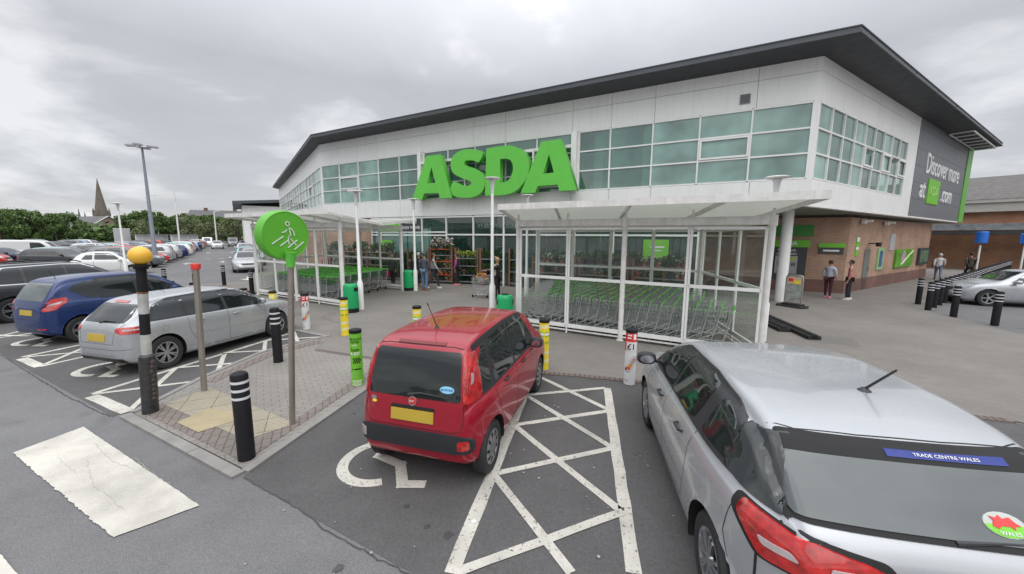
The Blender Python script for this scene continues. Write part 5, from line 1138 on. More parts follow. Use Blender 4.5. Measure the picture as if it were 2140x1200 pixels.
def roundpoly(poly, r, n=4):
    out = []; k = len(poly)
    for i in range(k):
        a, b, c = Vector(poly[i-1]), Vector(poly[i]), Vector(poly[(i+1) % k]); d1 = (a-b); d2 = (c-b); q = min(r, d1.length*.45, d2.length*.45); p = b+d1.normalized()*q; t = b+d2.normalized()*q
        for j in range(n+1): s_ = j/n; out.append(tuple(p*(1-s_)**2+b*2*s_*(1-s_)+t*s_*s_))
    return out
RE = (-1, 0, 0); FR = (1, 0, 0)
def place(car, p_wheel, heading, label, group=None, name='parked_car', sx_=1., sy_=1.):
    """p_wheel: where the ground touches the rear right wheel; heading: compass angle from +y toward +x"""
    a = math.pi/2-heading; xr = car.sp['wheels'][0]; w = car.wid(xr)-.02; c, s_ = math.cos(a), math.sin(a)
    lx, ly = xr*sx_, -w*sy_; car.root.scale = (sx_, sy_, 1); car.root.rotation_euler = (0, 0, a); car.root.location = (p_wheel[0]-(lx*c-ly*s_), p_wheel[1]-(lx*s_+ly*c), 0); car.root.name = name
    tag(car.root, label, 'car', group)
# ---- red city car
rc = Car(dict(L=3.65, paint=PC['red'], wheels=(.50, 2.80, .29), crown=.05,
    top=[(0, .60), (.02, .80), (.035, .92), (.06, 1.02), (.10, 1.17), (.17, 1.38), (.22, 1.455), (.34, 1.515), (.7, 1.548), (1.3, 1.56), (2.0, 1.535), (2.3, 1.46), (2.7, 1.21), (2.95, 1.04), (3.2, .98), (3.45, .86), (3.6, .70), (3.65, .55)],
    belt=[(0, .58), (.05, .86), (.2, .93), (1.0, .935), (2.6, .91), (3.0, .88), (3.4, .76), (3.65, .5)],
    bot=[(0, .44), (.03, .34), (.12, .29), (.4, .22), (3.2, .20), (3.5, .22), (3.65, .36)],
    wid=[(0, .50), (.02, .60), (.06, .66), (.14, .71), (.3, .755), (.7, .79), (2.9, .80), (3.3, .76), (3.55, .62), (3.65, .42)],
    rw=[(0, .45), (.06, .60), (.12, .61), (.2, .585), (.5, .58), (1.2, .585), (2.1, .585), (2.6, .67), (3.0, .68), (3.4, .58), (3.65, .3)]))
rc.side([(.34, 1.0), (.56, 1.0), (.60, 1.42), (.48, 1.40), (.36, 1.22)], m=M_CGLASS, name='quarter_window', round_=.05)
rc.side([(.66, .985), (1.38, .97), (1.36, 1.475), (.70, 1.44)], m=M_CGLASS, name='rear_door_window', round_=.05)
rc.side([(1.45, .97), (2.32, .96), (2.42, 1.02), (2.06, 1.43), (1.86, 1.475), (1.44, 1.475)], m=M_CGLASS, name='front_door_window', round_=.05)
rc.side([(.26, .95), (2.55, .93), (2.1, 1.47), (1.5, 1.5), (.55, 1.47), (.33, 1.25)], m=M_TRIM, name='window_surround', off=.0015, round_=.06)
rc.patch([(-.565, .96), (.565, .96), (.52, 1.42), (-.52, 1.42)], RE, m=M_CGLASS, name='rear_window', round_=.04, off=.006)
rc.patch([(-.60, 1.0), (.60, 1.0), (.52, 1.44), (-.52, 1.44)], FR, m=M_CGLASS, name='windscreen', round_=.05)
for sd in (-1, 1):
    n_ = (-1, -sd*.95, 0) if True else RE
    n__ = Vector((-1, -sd*.8, 0)).normalized(); U_ = Vector((0, 0, 1)).cross(n__)
    def ud(p): return (U_.dot(Vector((p[0], p[1], 0))), p[2])
    y_ = -sd
    q = [(.04, y_*.61, .94), (.22, y_*.765, .96), (.25, y_*.75, 1.10), (.26, y_*.68, 1.41), (.17, y_*.565, 1.42), (.08, y_*.585, 1.15)]
    l = rc.patch([ud(p) for p in q], n__, m=M_TAIL, name='tail_lamp', off=.014, round_=.04, grid=.03)
    q = [(.11, y_*.65, 1.12), (.145, y_*.68, 1.13), (.165, y_*.675, 1.22), (.14, y_*.645, 1.235)]
    rc.patch([ud(p) for p in q], n__, m=M_TAILC, name='reversing_lens', off=.018, round_=.03, grid=.02, parent=l)
bp = rc.patch([(-.69, .45), (.69, .45), (.68, .60), (.58, .635), (-.58, .635), (-.68, .60)], RE, m=M_TRIM, name='bumper_strip', round_=.05, off=.022, grid=.04)
rc.patch([(.545, .49), (.65, .49), (.65, .585), (.545, .585)], RE, m=M_TAIL, name='fog_lamp', round_=.025, off=.03, grid=.03); rc.patch([(-.66, .49), (-.575, .49), (-.575, .585), (-.66, .585)], RE, m=M_TAILC, name='reflector', round_=.02, off=.03, grid=.03)
rc.patch([(-.26, .72), (.26, .72), (.26, .835), (-.26, .835)], RE, m=M_PLY, name='number_plate', off=.014, grid=.05)
rc.patch([(-.28, .84), (.28, .84), (.26, .875), (-.26, .875)], RE, m=M_SEAM, name='plate_light_recess', off=.004, round_=.01)
rc.patch([(.050*math.cos(a*.35), .925+.050*math.sin(a*.35)) for a in range(18)], RE, m=M_CHROME, name='badge_ring', off=.010, grid=.02); bdg = rc.patch([(.038*math.cos(a*.35), .925+.038*math.sin(a*.35)) for a in range(18)], RE, m=PC['bred'], name='badge', off=.016, grid=.02)
def rtext(car, s_, y, z, size, m, off=.02, **k):
    h = car.bvh.ray_cast(Vector((-5, y, z)), Vector((1, 0, 0))); n = h[1]; tilt = math.asin(max(-1, min(1, n.z)))
    M_ = Matrix.Translation(h[0]+n*off) @ Matrix.Rotation(math.atan2(-n.y, -n.x), 4, 'Z') @ Matrix.Rotation(-math.pi/2, 4, 'Z') @ Matrix.Rotation(math.pi/2-tilt, 4, 'X')
    return text(s_, size, m, car.root, M_, ext=.0008, **k)
rtext(rc, 'FIAT', 0, .925, .032, M_WHT, .019, off=.0006) if False else rtext(rc, 'FIAT', 0, .925, .030, M_WHT, .019)
st = rc.patch([(.40+.085*math.cos(a*.35), 1.07+.034*math.sin(a*.35)) for a in range(18)], RE, m=mat('pale blue sticker', (.25, .55, .75), .4), name='sticker', off=.009, grid=.02)
rtext(rc, 'J&J MOTORS', -.40, 1.07, .026, mat('dark blue lettering', (.01, .05, .3), .5), .013)
rtext(rc, 'Panda', .50, .915, .05, M_CHROME, .01) if False else rc.patch([(-.53, .90), (-.46, .89), (-.46, .92), (-.52, .93)], RE, m=M_CHROME, name='tailgate_badge', off=.008, grid=.03)
rc.patch([(-.51, .865), (-.47, .86), (-.455, .875), (-.47, .89), (-.51, .89)], RE, m=M_YEL, name='tailgate_badge', off=.008, grid=.03)
rc.seam([(-.60, .96), (-.60, .75), (-.57, .68), (-.50, .655), (.50, .655), (.57, .68), (.60, .75), (.60, .96)], RE, w=.008); rc.seam([(-.60, 1.44), (-.4, 1.462), (.4, 1.462), (.60, 1.44)], RE, w=.006)
rc.patch([(-.30, 1.468), (.30, 1.468), (.30, 1.487), (-.30, 1.487)], RE, m=mat('dark red lens', (.16, .01, .01), .2), name='high_brake_lamp', off=.006)
for y in (-.57, .57): rc.patch([(.32, y-.013), (2.2, y-.013), (2.2, y+.013), (.32, y+.013)], (0, 0, 1), m=M_TRIM, name='roof_strip', off=.004, grid=.06)
mb = MB(); mb.lathe([(.035, 0), (.02, .02), (.008, .045)], 12, c=(.62, .02, 1.54)); mb.tube([(.62, .02, 1.57), (.45, .04, 1.86)], [.006, .003], 6); mb.tube([(.47, .038, 1.83), (.445, .04, 1.87)], .006, 6); mb.build('aerial', M_TRIM, rc.root, 40)
mb = MB(); h_ = rc.bvh.ray_cast(Vector((-5, 0, 1.02)), Vector((1, 0, 0)))[0]; mb.tube([h_+Vector((-.03, .05, -.03)), h_+Vector((-.025, -.10, .0)), h_+Vector((-.015, -.46, -.025))], [.018, .011, .006], 8); mb.build('rear_wiper', M_TRIM, rc.root, 40)
rc.sseam([(.60, .98), (.72, .62), (.92, .42), (.98, .30), (1.40, .27), (1.42, .97)]); rc.sseam([(1.42, .27), (2.34, .27), (2.45, .45), (2.48, .92)]); rc.sseam([(.66, .93), (2.9, .88)], w=.004)
rc.patch([(.10, -.0), (.1, .0), (.1, .001)], (0, 0, 1), m=M_TRIM) if False else None
rc.handle(.98, .90, M_TRIM, .13); rc.handle(1.74, .88, M_TRIM, .13); rc.mirror(2.22, 1.02); rc.wheels(0, .17)
rc.patch([(-.62, .62), (-.38, .66), (-.40, .82), (-.60, .80)], FR, m=M_HEAD, name='head_lamp', off=.01, round_=.05); rc.patch([(.62, .62), (.38, .66), (.40, .82), (.60, .80)][::-1], FR, m=M_HEAD, name='head_lamp', off=.01, round_=.05)
place(rc, (-.20, 3.88), R(16.5), 'small red hatchback seen from behind on the near wheelchair bay', name='red_hatchback', sy_=.93)
# ---- big silver hatchback (near right)
sv = Car(dict(L=4.33, paint=PC['silver'], wheels=(.62, 3.22, .315), crown=.06,
    top=[(0, .62), (.03, .80), (.07, .93), (.12, 1.0), (.2, 1.07), (.34, 1.20), (.52, 1.345), (.64, 1.40), (.8, 1.435), (1.2, 1.475), (1.9, 1.49), (2.4, 1.455), (2.8, 1.31), (3.2, 1.08), (3.45, .98), (3.8, .90), (4.1, .79), (4.27, .64), (4.33, .50)],
    belt=[(0, .60), (.06, .86), (.3, .99), (1.0, 1.0), (2.0, .965), (3.0, .92), (3.6, .86), (4.1, .72), (4.33, .48)],
    bot=[(0, .42), (.04, .28), (.2, .22), (.5, .19), (3.8, .18), (4.2, .20), (4.33, .34)],
    wid=[(0, .52), (.03, .62), (.09, .70), (.2, .80), (.45, .90), (1., .94), (3.4, .93), (3.9, .80), (4.2, .62), (4.33, .42)],
    rw=[(0, .42), (.08, .60), (.2, .65), (.4, .665), (.65, .66), (1.2, .67), (2.2, .655), (2.9, .74), (3.4, .74), (3.9, .62), (4.33, .3)]))
sv.side([(1.30, 1.05), (2.02, 1.02), (1.98, 1.40), (1.5, 1.395), (1.26, 1.35)], m=M_CGLASS, name='rear_door_window', round_=.05, off=.014, grid=.025)
sv.side([(2.09, 1.02), (2.85, .99), (3.0, 1.02), (2.62, 1.28), (2.36, 1.38), (2.06, 1.40)], m=M_CGLASS, name='front_door_window', round_=.05, off=.014, grid=.025)
sv.side([(.62, 1.07), (1.10, 1.06), (1.08, 1.345), (.80, 1.29)], m=M_CGLASS, name='quarter_window', round_=.05, off=.014, grid=.025)
sv.side([(.50, 1.04), (3.08, .98), (2.7, 1.27), (2.38, 1.405), (1.5, 1.425), (1.0, 1.385), (.70, 1.28)], m=M_TRIM, name='window_surround', off=.009, round_=.05, grid=.02)
sv.patch([(-.67, 1.035), (.67, 1.035), (.585, 1.335), (-.585, 1.335)], RE, m=mat('smoky rear glass', (.045, .058, .06), .05, spec=.6, var=.1, vs=1., coat=.4), name='rear_window', off=.016, round_=.07, grid=.025); sv.patch([(-.60, 1.285), (.60, 1.285), (.588, 1.338), (-.588, 1.338)], RE, m=M_SEAM, name='glass_top_band', off=.0185, grid=.025)
sv.patch([(-.70, 1.015), (.70, 1.015), (.61, 1.358), (-.61, 1.358)], RE, m=M_SEAM, name='rear_window_surround', off=.010, round_=.04, grid=.022)
for sd in (-1, 1):
    n__ = Vector((-1, -sd*1.1, 0)).normalized(); U_ = Vector((0, 0, 1)).cross(n__); y_ = -sd
    sv.patch([(U_.dot(Vector((a_, y_*b_, 0))), c_) for a_, b_, c_ in [(.20, .69, 1.02), (.40, .83, 1.035), (.62, .86, 1.05), (.74, .80, 1.20), (.72, .72, 1.31), (.50, .61, 1.35)]], n__, m=M_CGLASS, name='rear_pillar_glass', off=.014, round_=.02, grid=.022)
sv.patch([(-.70, 1.0), (.70, 1.0), (.57, 1.40), (-.57, 1.40)], FR, m=M_CGLASS, name='windscreen', round_=.06)
for sd in (-1, 1):
    n__ = Vector((-1, -sd*.55, 0)).normalized(); U_ = Vector((0, 0, 1)).cross(n__); y_ = -sd
    def ud(p): return (U_.dot(Vector((p[0], p[1], 0))), p[2])
    l = sv.patch([ud(p) for p in [(.06, y_*.32, .795), (.20, y_*.78, .775), (.40, y_*.83, .93), (.36, y_*.82, 1.0), (.22, y_*.75, .985), (.07, y_*.38, .90), (.05, y_*.29, .86)]], n__, m=M_TAIL, name='tail_lamp', off=.016, round_=.04, grid=.03)
    sv.patch([ud(p) for p in [(.14, y_*.62, .845), (.2, y_*.77, .85), (.22, y_*.79, .885), (.15, y_*.66, .88)]], n__, m=M_TAILC, name='reversing_lens', off=.021, round_=.015, grid=.02, parent=l)
    sv.patch([ud(p) for p in [(.07, y_*.42, .83), (.10, y_*.52, .832), (.10, y_*.52, .862), (.07, y_*.43, .86)]], n__, m=M_TAILC, name='indicator_lens', off=.021, round_=.012, grid=.02, parent=l)
    sv.patch([ud(p) for p in [(.05, y_*.29, .775), (.20, y_*.81, .755), (.44, y_*.86, .93), (.38, y_*.85, 1.02), (.20, y_*.78, 1.005), (.05, y_*.31, .92), (.04, y_*.26, .86)]], n__, m=M_SEAM, name='lamp_recess', off=.003, round_=.04, grid=.03)
sv.seam([(-.70, 1.0), (-.80, .93), (-.80, .6), (-.70, .5), (.70, .5), (.80, .6), (.80, .93), (.70, 1.0)], RE, w=.008)
sv.seam([(.66, -.62), (.60, -.5), (.575, -.2), (.575, .2), (.60, .5), (.66, .62)], (0, 0, 1), w=.008)
mb = MB(); mb.lathe([(.05, 0), (.035, .02), (.012, .04)], 14, c=(1.12, -.14, 1.455)); mb.tube([(1.12, -.14, 1.48), (1.0, -.23, 1.68)], [.010, .006], 8)
for k in range(12): p = Vector((1.12, -.14, 1.48)).lerp(Vector((1.0, -.23, 1.68)), .1+.075*k); mb.lathe([(.0105, -.003), (.0105, .003)], 8, c=tuple(p))
mb.build('aerial', M_TRIM, sv.root, 40)
band = sv.patch([(-.12, 1.302), (.42, 1.302), (.42, 1.328), (-.12, 1.328)], RE, m=mat('blue window strip', (.006, .022, .20), .4), name='sticker', off=.022, grid=.05)
rtext(sv, 'TRADE CENTRE WALES', -.15, 1.315, .028, M_WHT, .025)
ws = sv.patch([(.24+.085*math.cos(a*.35), 1.10+.042*math.sin(a*.35)) for a in range(18)], RE, m=mat('aged white sticker', (.42, .44, .42), .5), name='sticker', off=.019, grid=.02)
sv.patch([(.24+.082*math.cos(a), 1.10+.04*math.sin(a)) for a in [math.pi+math.pi*k/10 for k in range(11)]], RE, m=M_GREEN2, name='sticker_green_half', off=.021, grid=.02)
sv.patch([(a_-.06, b_) for a_, b_ in ((.245, 1.095), (.26, 1.11), (.25, 1.125), (.275, 1.12), (.29, 1.13), (.30, 1.118), (.33, 1.125), (.345, 1.108), (.36, 1.10), (.335, 1.098), (.33, 1.085), (.315, 1.096), (.28, 1.096), (.265, 1.085))], RE, m=M_RED, name='dragon_emblem', off=.0235, grid=.02)
rtext(sv, 'WALES', -.24, 1.073, .026, M_WHT, .024)
mb = MB(); h_ = sv.bvh.ray_cast(Vector((-5, 0, 1.05)), Vector((1, 0, 0)))[0]; mb.tube([h_+Vector((-.03, 0, -.02)), h_+Vector((-.015, -.20, .0)), h_+Vector((0, -.42, .01))], [.018, .008, .005], 8); mb.build('rear_wiper', M_TRIM, sv.root, 40)
rtext(sv, 'C4', .52, .70, .09, M_CHROME, .006)
rtext(sv, 'C4', .52, .70, .0901, M_CHROME, .004) if False else None
sv.patch([(-.30, .60), (.30, .60), (.30, .72), (-.30, .72)], RE, m=M_PLY, name='number_plate', off=.012)
sv.sseam([(1.14, 1.03), (1.16, .62), (1.24, .36), (2.04, .30), (2.055, 1.0)]); sv.sseam([(2.055, .30), (2.98, .30), (3.02, .5), (2.98, .95)]); sv.sseam([(1.2, .52), (2.96, .48)], w=.004); sv.sseam([(.40, .94), (.42, .72), (.30, .45)])
sv.handle(1.42, .90, M_TRIM, .17); sv.handle(2.24, .875, M_TRIM, .17); sv.mirror(2.86, 1.08, cov=None); sv.wheels(7, .2)
for q in ([(-.72, .66), (-.42, .66), (-.45, .80), (-.68, .84)], [(.72, .66), (.68, .84), (.45, .80), (.42, .66)]): sv.patch(q, FR, m=M_HEAD, name='head_lamp', off=.01, round_=.04)
_a = R(10.5); _lf = Vector((1.86, 4.97)); _d = Vector((math.sin(_a), math.cos(_a))); _rr = _lf - _d*2.61 + Vector((_d.y, -_d.x))*2.04
place(sv, _rr, _a, 'large silver hatchback close on the right with spiral aerial and blue window sticker', name='silver_hatchback', sy_=1.12)
# ---- silver estate-like hatchback
se = Car(dict(L=4.29, paint=PC['silver'], wheels=(.70, 3.36, .32), crown=.05,
    top=[(0, .60), (.03, .80), (.06, .92), (.12, 1.0), (.25, 1.12), (.42, 1.27), (.55, 1.345), (.75, 1.385), (1.3, 1.42), (2.0, 1.425), (2.4, 1.385), (2.75, 1.25), (3.15, 1.03), (3.35, .965), (3.7, .91), (4.0, .83), (4.2, .70), (4.29, .52)],
    belt=[(0, .58), (.06, .84), (.4, .965), (1.2, .955), (2.2, .93), (3.1, .90), (3.6, .85), (4.0, .75), (4.29, .5)],
    bot=[(0, .42), (.04, .30), (.2, .24), (.5, .19), (3.8, .18), (4.15, .2), (4.29, .34)],
    wid=[(0, .50), (.03, .62), (.1, .72), (.25, .81), (.6, .872), (3.4, .88), (3.9, .80), (4.15, .66), (4.29, .44)],
    rw=[(0, .4), (.08, .58), (.25, .62), (.5, .60), (1.2, .59), (2.2, .58), (2.8, .68), (3.3, .72), (3.8, .64), (4.29, .3)]))
se.side([(.52, .985), (1.12, .97), (1.13, 1.335), (.86, 1.325), (.66, 1.24)], m=M_CGLASS, name='quarter_window', round_=.06)
se.side([(1.19, .97), (2.02, .955), (1.99, 1.365), (1.20, 1.345)], m=M_CGLASS, name='rear_door_window', round_=.05)
se.side([(2.09, .955), (2.95, .94), (3.08, .95), (2.72, 1.2), (2.4, 1.335), (2.07, 1.365)], m=M_CGLASS, name='front_door_window', round_=.05)
se.side([(.44, .965), (3.16, .92), (2.75, 1.215), (2.42, 1.36), (2.0, 1.39), (.95, 1.35), (.62, 1.25)], m=M_TRIM, name='window_surround', off=.0015, round_=.05)
se.patch([(-.64, .99), (.64, .99), (.56, 1.285), (-.56, 1.285)], RE, m=M_CGLASS, name='rear_window', round_=.05, grid=.04)
se.patch([(-.68, 1.0), (.68, 1.0), (.54, 1.36), (-.54, 1.36)], FR, m=M_CGLASS, name='windscreen', round_=.06)
se.patch([(-.22, 1.30), (.22, 1.30), (.22, 1.33), (-.22, 1.33)], RE, m=M_TAIL, name='high_brake_lamp', round_=.01, off=.01)
for sd in (-1, 1):
    n__ = Vector((-1, -sd*.75, 0)).normalized(); U_ = Vector((0, 0, 1)).cross(n__); y_ = -sd
    def ud(p): return (U_.dot(Vector((p[0], p[1], 0))), p[2])
    se.patch([ud(p) for p in [(.10, y_*.50, .86), (.14, y_*.62, .80), (.34, y_*.83, .80), (.46, y_*.85, .91), (.30, y_*.82, .915), (.10, y_*.53, .92)]], n__, m=M_TAIL, name='tail_lamp', off=.013, round_=.03, grid=.03)
    se.patch([ud(p) for p in [(.13, y_*.66, .855), (.34, y_*.858, .855), (.36, y_*.86, .88), (.13, y_*.66, .88)]], n__, m=M_TAILC, name='lens_strip', off=.017, round_=.01, grid=.03)
se.patch([(-.27, .66), (.27, .66), (.27, .79), (-.27, .79)], RE, m=M_PLY, name='number_plate', off=.012)
se.seam([(-.50, .62), (-.53, .8), (-.66, .98)], RE); se.seam([(.50, .62), (.53, .8), (.66, .98)], RE); se.seam([(-.50, .62), (.50, .62)], RE); se.seam([(-.78, .52), (.78, .52)], RE, w=.006)
se.patch([(-.70, .28), (.70, .28), (.66, .36), (-.66, .36)], RE, m=M_TRIM, name='lower_valance', off=.006, round_=.03)
mb = MB(); h_ = se.bvh.ray_cast(Vector((-5, 0, 1.01)), Vector((1, 0, 0)))[0]; mb.tube([h_+Vector((-.02, .0, -.02)), h_+Vector((-.015, -.18, .02)), h_+Vector((0, -.42, .01))], [.02, .012, .006], 8); mb.build('rear_wiper', M_TRIM, se.root, 40)
mb = MB(); mb.tube([(.17, -.52, .25), (.02, -.52, .25)], .035, 12); mb.build('exhaust', M_STEEL, se.root, 40)
se.sseam([(1.16, .96), (1.18, .66), (1.30, .42), (1.36, .27), (2.04, .26), (2.05, .95)]); se.sseam([(2.05, .26), (2.98, .26), (3.02, .55), (3.02, .92)]); se.sseam([(1.36, .27), (2.98, .26)], w=.005); se.sseam([(1.25, .56), (2.98, .52)], w=.004)
se.sseam([(.72+.06*math.cos(a*.5), .80+.06*math.sin(a*.5)) for a in range(14)], w=.004)
se.handle(1.42, .84, PC['silver'], .16); se.handle(2.24, .825, PC['silver'], .16); se.mirror(2.92, 1.0, cov=PC['silver']); se.wheels(7, .2, R(-12))
for q in ([(-.72, .62), (-.42, .62), (-.45, .76), (-.70, .78)], [(.72, .62), (.70, .78), (.45, .76), (.42, .62)]): se.patch(q, FR, m=M_HEAD, name='head_lamp', off=.01, round_=.03)
place(se, (-6.70, 7.04), R(15), 'silver five door hatchback with long roof parked left of the island', name='silver_estate_car', sx_=.93, sy_=.84)
# ---- blue tall hatchback
bl = Car(dict(L=3.85, paint=PC['blue'], wheels=(.62, 3.19, .31), crown=.06,
    top=[(0, .62), (.03, .86), (.07, 1.0), (.12, 1.10), (.2, 1.24), (.32, 1.42), (.42, 1.50), (.6, 1.55), (1.2, 1.59), (1.9, 1.585), (2.4, 1.49), (2.9, 1.22), (3.15, 1.06), (3.4, .98), (3.65, .84), (3.8, .66), (3.85, .5)],
    belt=[(0, .6), (.06, .88), (.4, 1.02), (1.2, .99), (2.4, .96), (3.1, .90), (3.6, .75), (3.85, .48)],
    bot=[(0, .42), (.04, .30), (.2, .24), (.4, .2), (3.4, .19), (3.7, .2), (3.85, .34)],
    wid=[(0, .52), (.03, .63), (.1, .73), (.25, .82), (.6, .878), (3.1, .88), (3.5, .80), (3.75, .64), (3.85, .42)],
    rw=[(0, .5), (.08, .70), (.2, .70), (.4, .64), (1.2, .61), (2.2, .60), (2.8, .69), (3.2, .70), (3.6, .58), (3.85, .3)]))
bl.side([(.50, 1.28), (.80, 1.06), (1.02, 1.03), (1.03, 1.45), (.85, 1.44), (.62, 1.38)], m=M_CGLASS, name='quarter_window', round_=.03)
bl.side([(1.10, 1.03), (1.84, 1.01), (1.82, 1.50), (1.10, 1.475)], m=M_CGLASS, name='rear_door_window', round_=.05); bl.side([(1.92, 1.01), (2.78, .98), (2.92, 1.0), (2.5, 1.3), (2.2, 1.47), (1.90, 1.50)], m=M_CGLASS, name='front_door_window', round_=.05)
bl.side([(1.04, 1.0), (3.0, .955), (2.5, 1.34), (2.2, 1.5), (1.8, 1.53), (1.02, 1.50)], m=M_TRIM, name='window_surround', off=.0015, round_=.05)
bl.patch([(-.60, 1.05), (.60, 1.05), (.55, 1.43), (-.55, 1.43)], RE, m=mat('tinted tailgate glass', (.06, .08, .075), .04, spec=.9, coat=.5, var=.2), name='rear_window', round_=.08, grid=.04); bl.patch([(-.66, 1.0), (.66, 1.0), (.52, 1.44), (-.52, 1.44)], FR, m=M_CGLASS, name='windscreen', round_=.06)
for sd in (-1, 1):
    n__ = Vector((-1, -sd*.9, 0)).normalized(); U_ = Vector((0, 0, 1)).cross(n__); y_ = -sd
    def ud(p): return (U_.dot(Vector((p[0], p[1], 0))), p[2])
    l = bl.patch([ud(p) for p in [(.06, y_*.62, .82), (.20, y_*.80, .84), (.40, y_*.86, 1.02), (.36, y_*.81, 1.12), (.18, y_*.70, 1.10), (.08, y_*.64, .96)]], n__, m=M_TAIL, name='tail_lamp', off=.013, round_=.04, grid=.03)
    bl.patch([ud(p) for p in [(.11, y_*.69, .94), (.28, y_*.82, .98), (.30, y_*.83, 1.03), (.13, y_*.70, .98)]], n__, m=M_TAILC, name='reversing_lens', off=.017, round_=.02, grid=.03, parent=l)
bl.patch([(-.26, .72), (.26, .72), (.26, .84), (-.26, .84)], RE, m=M_PLY, name='number_plate', off=.012); bl.patch([(.66, .40), (.44, .40), (.44, .43), (.66, .43)][::-1], RE, m=M_TAIL, name='reflector', off=.012)
bl.seam([(-.62, 1.0), (-.58, .62), (.58, .62), (.62, 1.0)], RE); bl.sseam([(1.06, 1.0), (1.10, .62), (1.30, .30), (1.86, .27), (1.88, 1.0)]); bl.sseam([(1.88, .27), (2.78, .27), (2.84, .95)]); bl.sseam([(.66, .92), (.82, .92), (.84, .82), (.82, .76), (.66, .76), (.64, .82), (.66, .92)], w=.004)
bl.handle(1.30, .93, PC['blue']); bl.handle(2.1, .91, PC['blue']); bl.mirror(2.72, 1.06, cov=PC['blue']); bl.wheels(5, .2)
mb = MB(); mb.lathe([(.05, 0), (.02, .02)], 12, c=(.6, 0, 1.53)); mb.tube([(.6, 0, 1.55), (.50, 0, 1.72)], [.007, .004], 6); mb.build('aerial', M_TRIM, bl.root, 40)
place(bl, (-10.35, 8.82), R(15), 'dark blue tall hatchback between the silver estate and the black 4x4', name='blue_hatchback', sx_=.95, sy_=.84)
# ---- black SUV
bk = Car(dict(L=4.7, paint=PC['dgrey'], wheels=(.98, 3.70, .36), crown=.06,
    top=[(0, .66), (.03, .92), (.08, 1.1), (.2, 1.25), (.36, 1.45), (.5, 1.58), (.7, 1.64), (1.3, 1.69), (2.2, 1.70), (2.8, 1.63), (3.2, 1.45), (3.6, 1.2), (3.8, 1.12), (4.2, 1.04), (4.5, .92), (4.65, .74), (4.7, .55)],
    belt=[(0, .64), (.06, .95), (.4, 1.1), (1.2, 1.09), (2.6, 1.06), (3.6, 1.0), (4.3, .88), (4.7, .52)],
    bot=[(0, .45), (.04, .34), (.2, .28), (.5, .24), (4.2, .22), (4.6, .25), (4.7, .4)],
    wid=[(0, .66), (.03, .76), (.1, .84), (.25, .90), (.7, .94), (3.8, .94), (4.3, .84), (4.6, .66), (4.7, .46)],
    rw=[(0, .5), (.08, .76), (.2, .76), (.5, .68), (1.2, .66), (2.6, .65), (3.3, .74), (3.8, .76), (4.3, .66), (4.7, .3)]))
bk.side([(.62, 1.17), (1.28, 1.13), (1.30, 1.56), (1.0, 1.54), (.72, 1.36)], m=M_CGLASS, name='quarter_window', round_=.05); bk.side([(1.36, 1.13), (2.24, 1.11), (2.22, 1.60), (1.37, 1.57)], m=M_CGLASS, name='rear_door_window', round_=.05); bk.side([(2.32, 1.11), (3.3, 1.08), (3.4, 1.1), (2.95, 1.45), (2.7, 1.57), (2.30, 1.60)], m=M_CGLASS, name='front_door_window', round_=.05)
bk.side([(.54, 1.13), (.66, 1.42), (.98, 1.60), (2.2, 1.64), (2.72, 1.61), (3.0, 1.48), (3.0, 1.45), (2.70, 1.585), (2.2, 1.615), (1.0, 1.575), (.70, 1.40), (.60, 1.15)], m=M_CHROME, name='chrome_strip', off=.006); bk.side([(.6, 1.10), (3.4, 1.05), (3.4, 1.075), (.6, 1.125)], m=M_CHROME, name='chrome_strip', off=.006)
bk.patch([(-.66, 1.14), (.66, 1.14), (.58, 1.53), (-.58, 1.53)], RE, m=M_CGLASS, name='rear_window', round_=.05); bk.patch([(-.70, 1.16), (.70, 1.16), (.58, 1.6), (-.58, 1.6)], FR, m=M_CGLASS, name='windscreen', round_=.06)
for q in ([(.5, .98), (.80, .96), (.82, 1.08), (.5, 1.08)], [(-.5, .98), (-.5, 1.08), (-.82, 1.08), (-.80, .96)]): bk.patch(q, RE, m=M_TAIL, name='tail_lamp', off=.012, round_=.03)
bk.sseam([(1.33, 1.1), (1.36, .7), (1.6, .35), (2.26, .33), (2.28, 1.08)]); bk.sseam([(2.28, .33), (3.2, .33), (3.26, 1.04)]); bk.handle(1.6, 1.0, M_CHROME); bk.handle(2.5, .98, M_CHROME); bk.mirror(3.2, 1.16, cov=PC['dgrey']); bk.wheels(5, .23)
for y in (-.6, .6): mb = MB(); mb.tube([(.8, y, 1.65), (.95, y, 1.71), (2.6, y, 1.72), (2.75, y, 1.66)], .018, 8); mb.build('roof_rail', M_TRIM, bk.root, 40)
place(bk, (-14.55, 10.75), R(13), 'dark 4x4 with chrome window line at the left edge behind the blue car', name='dark_suv')
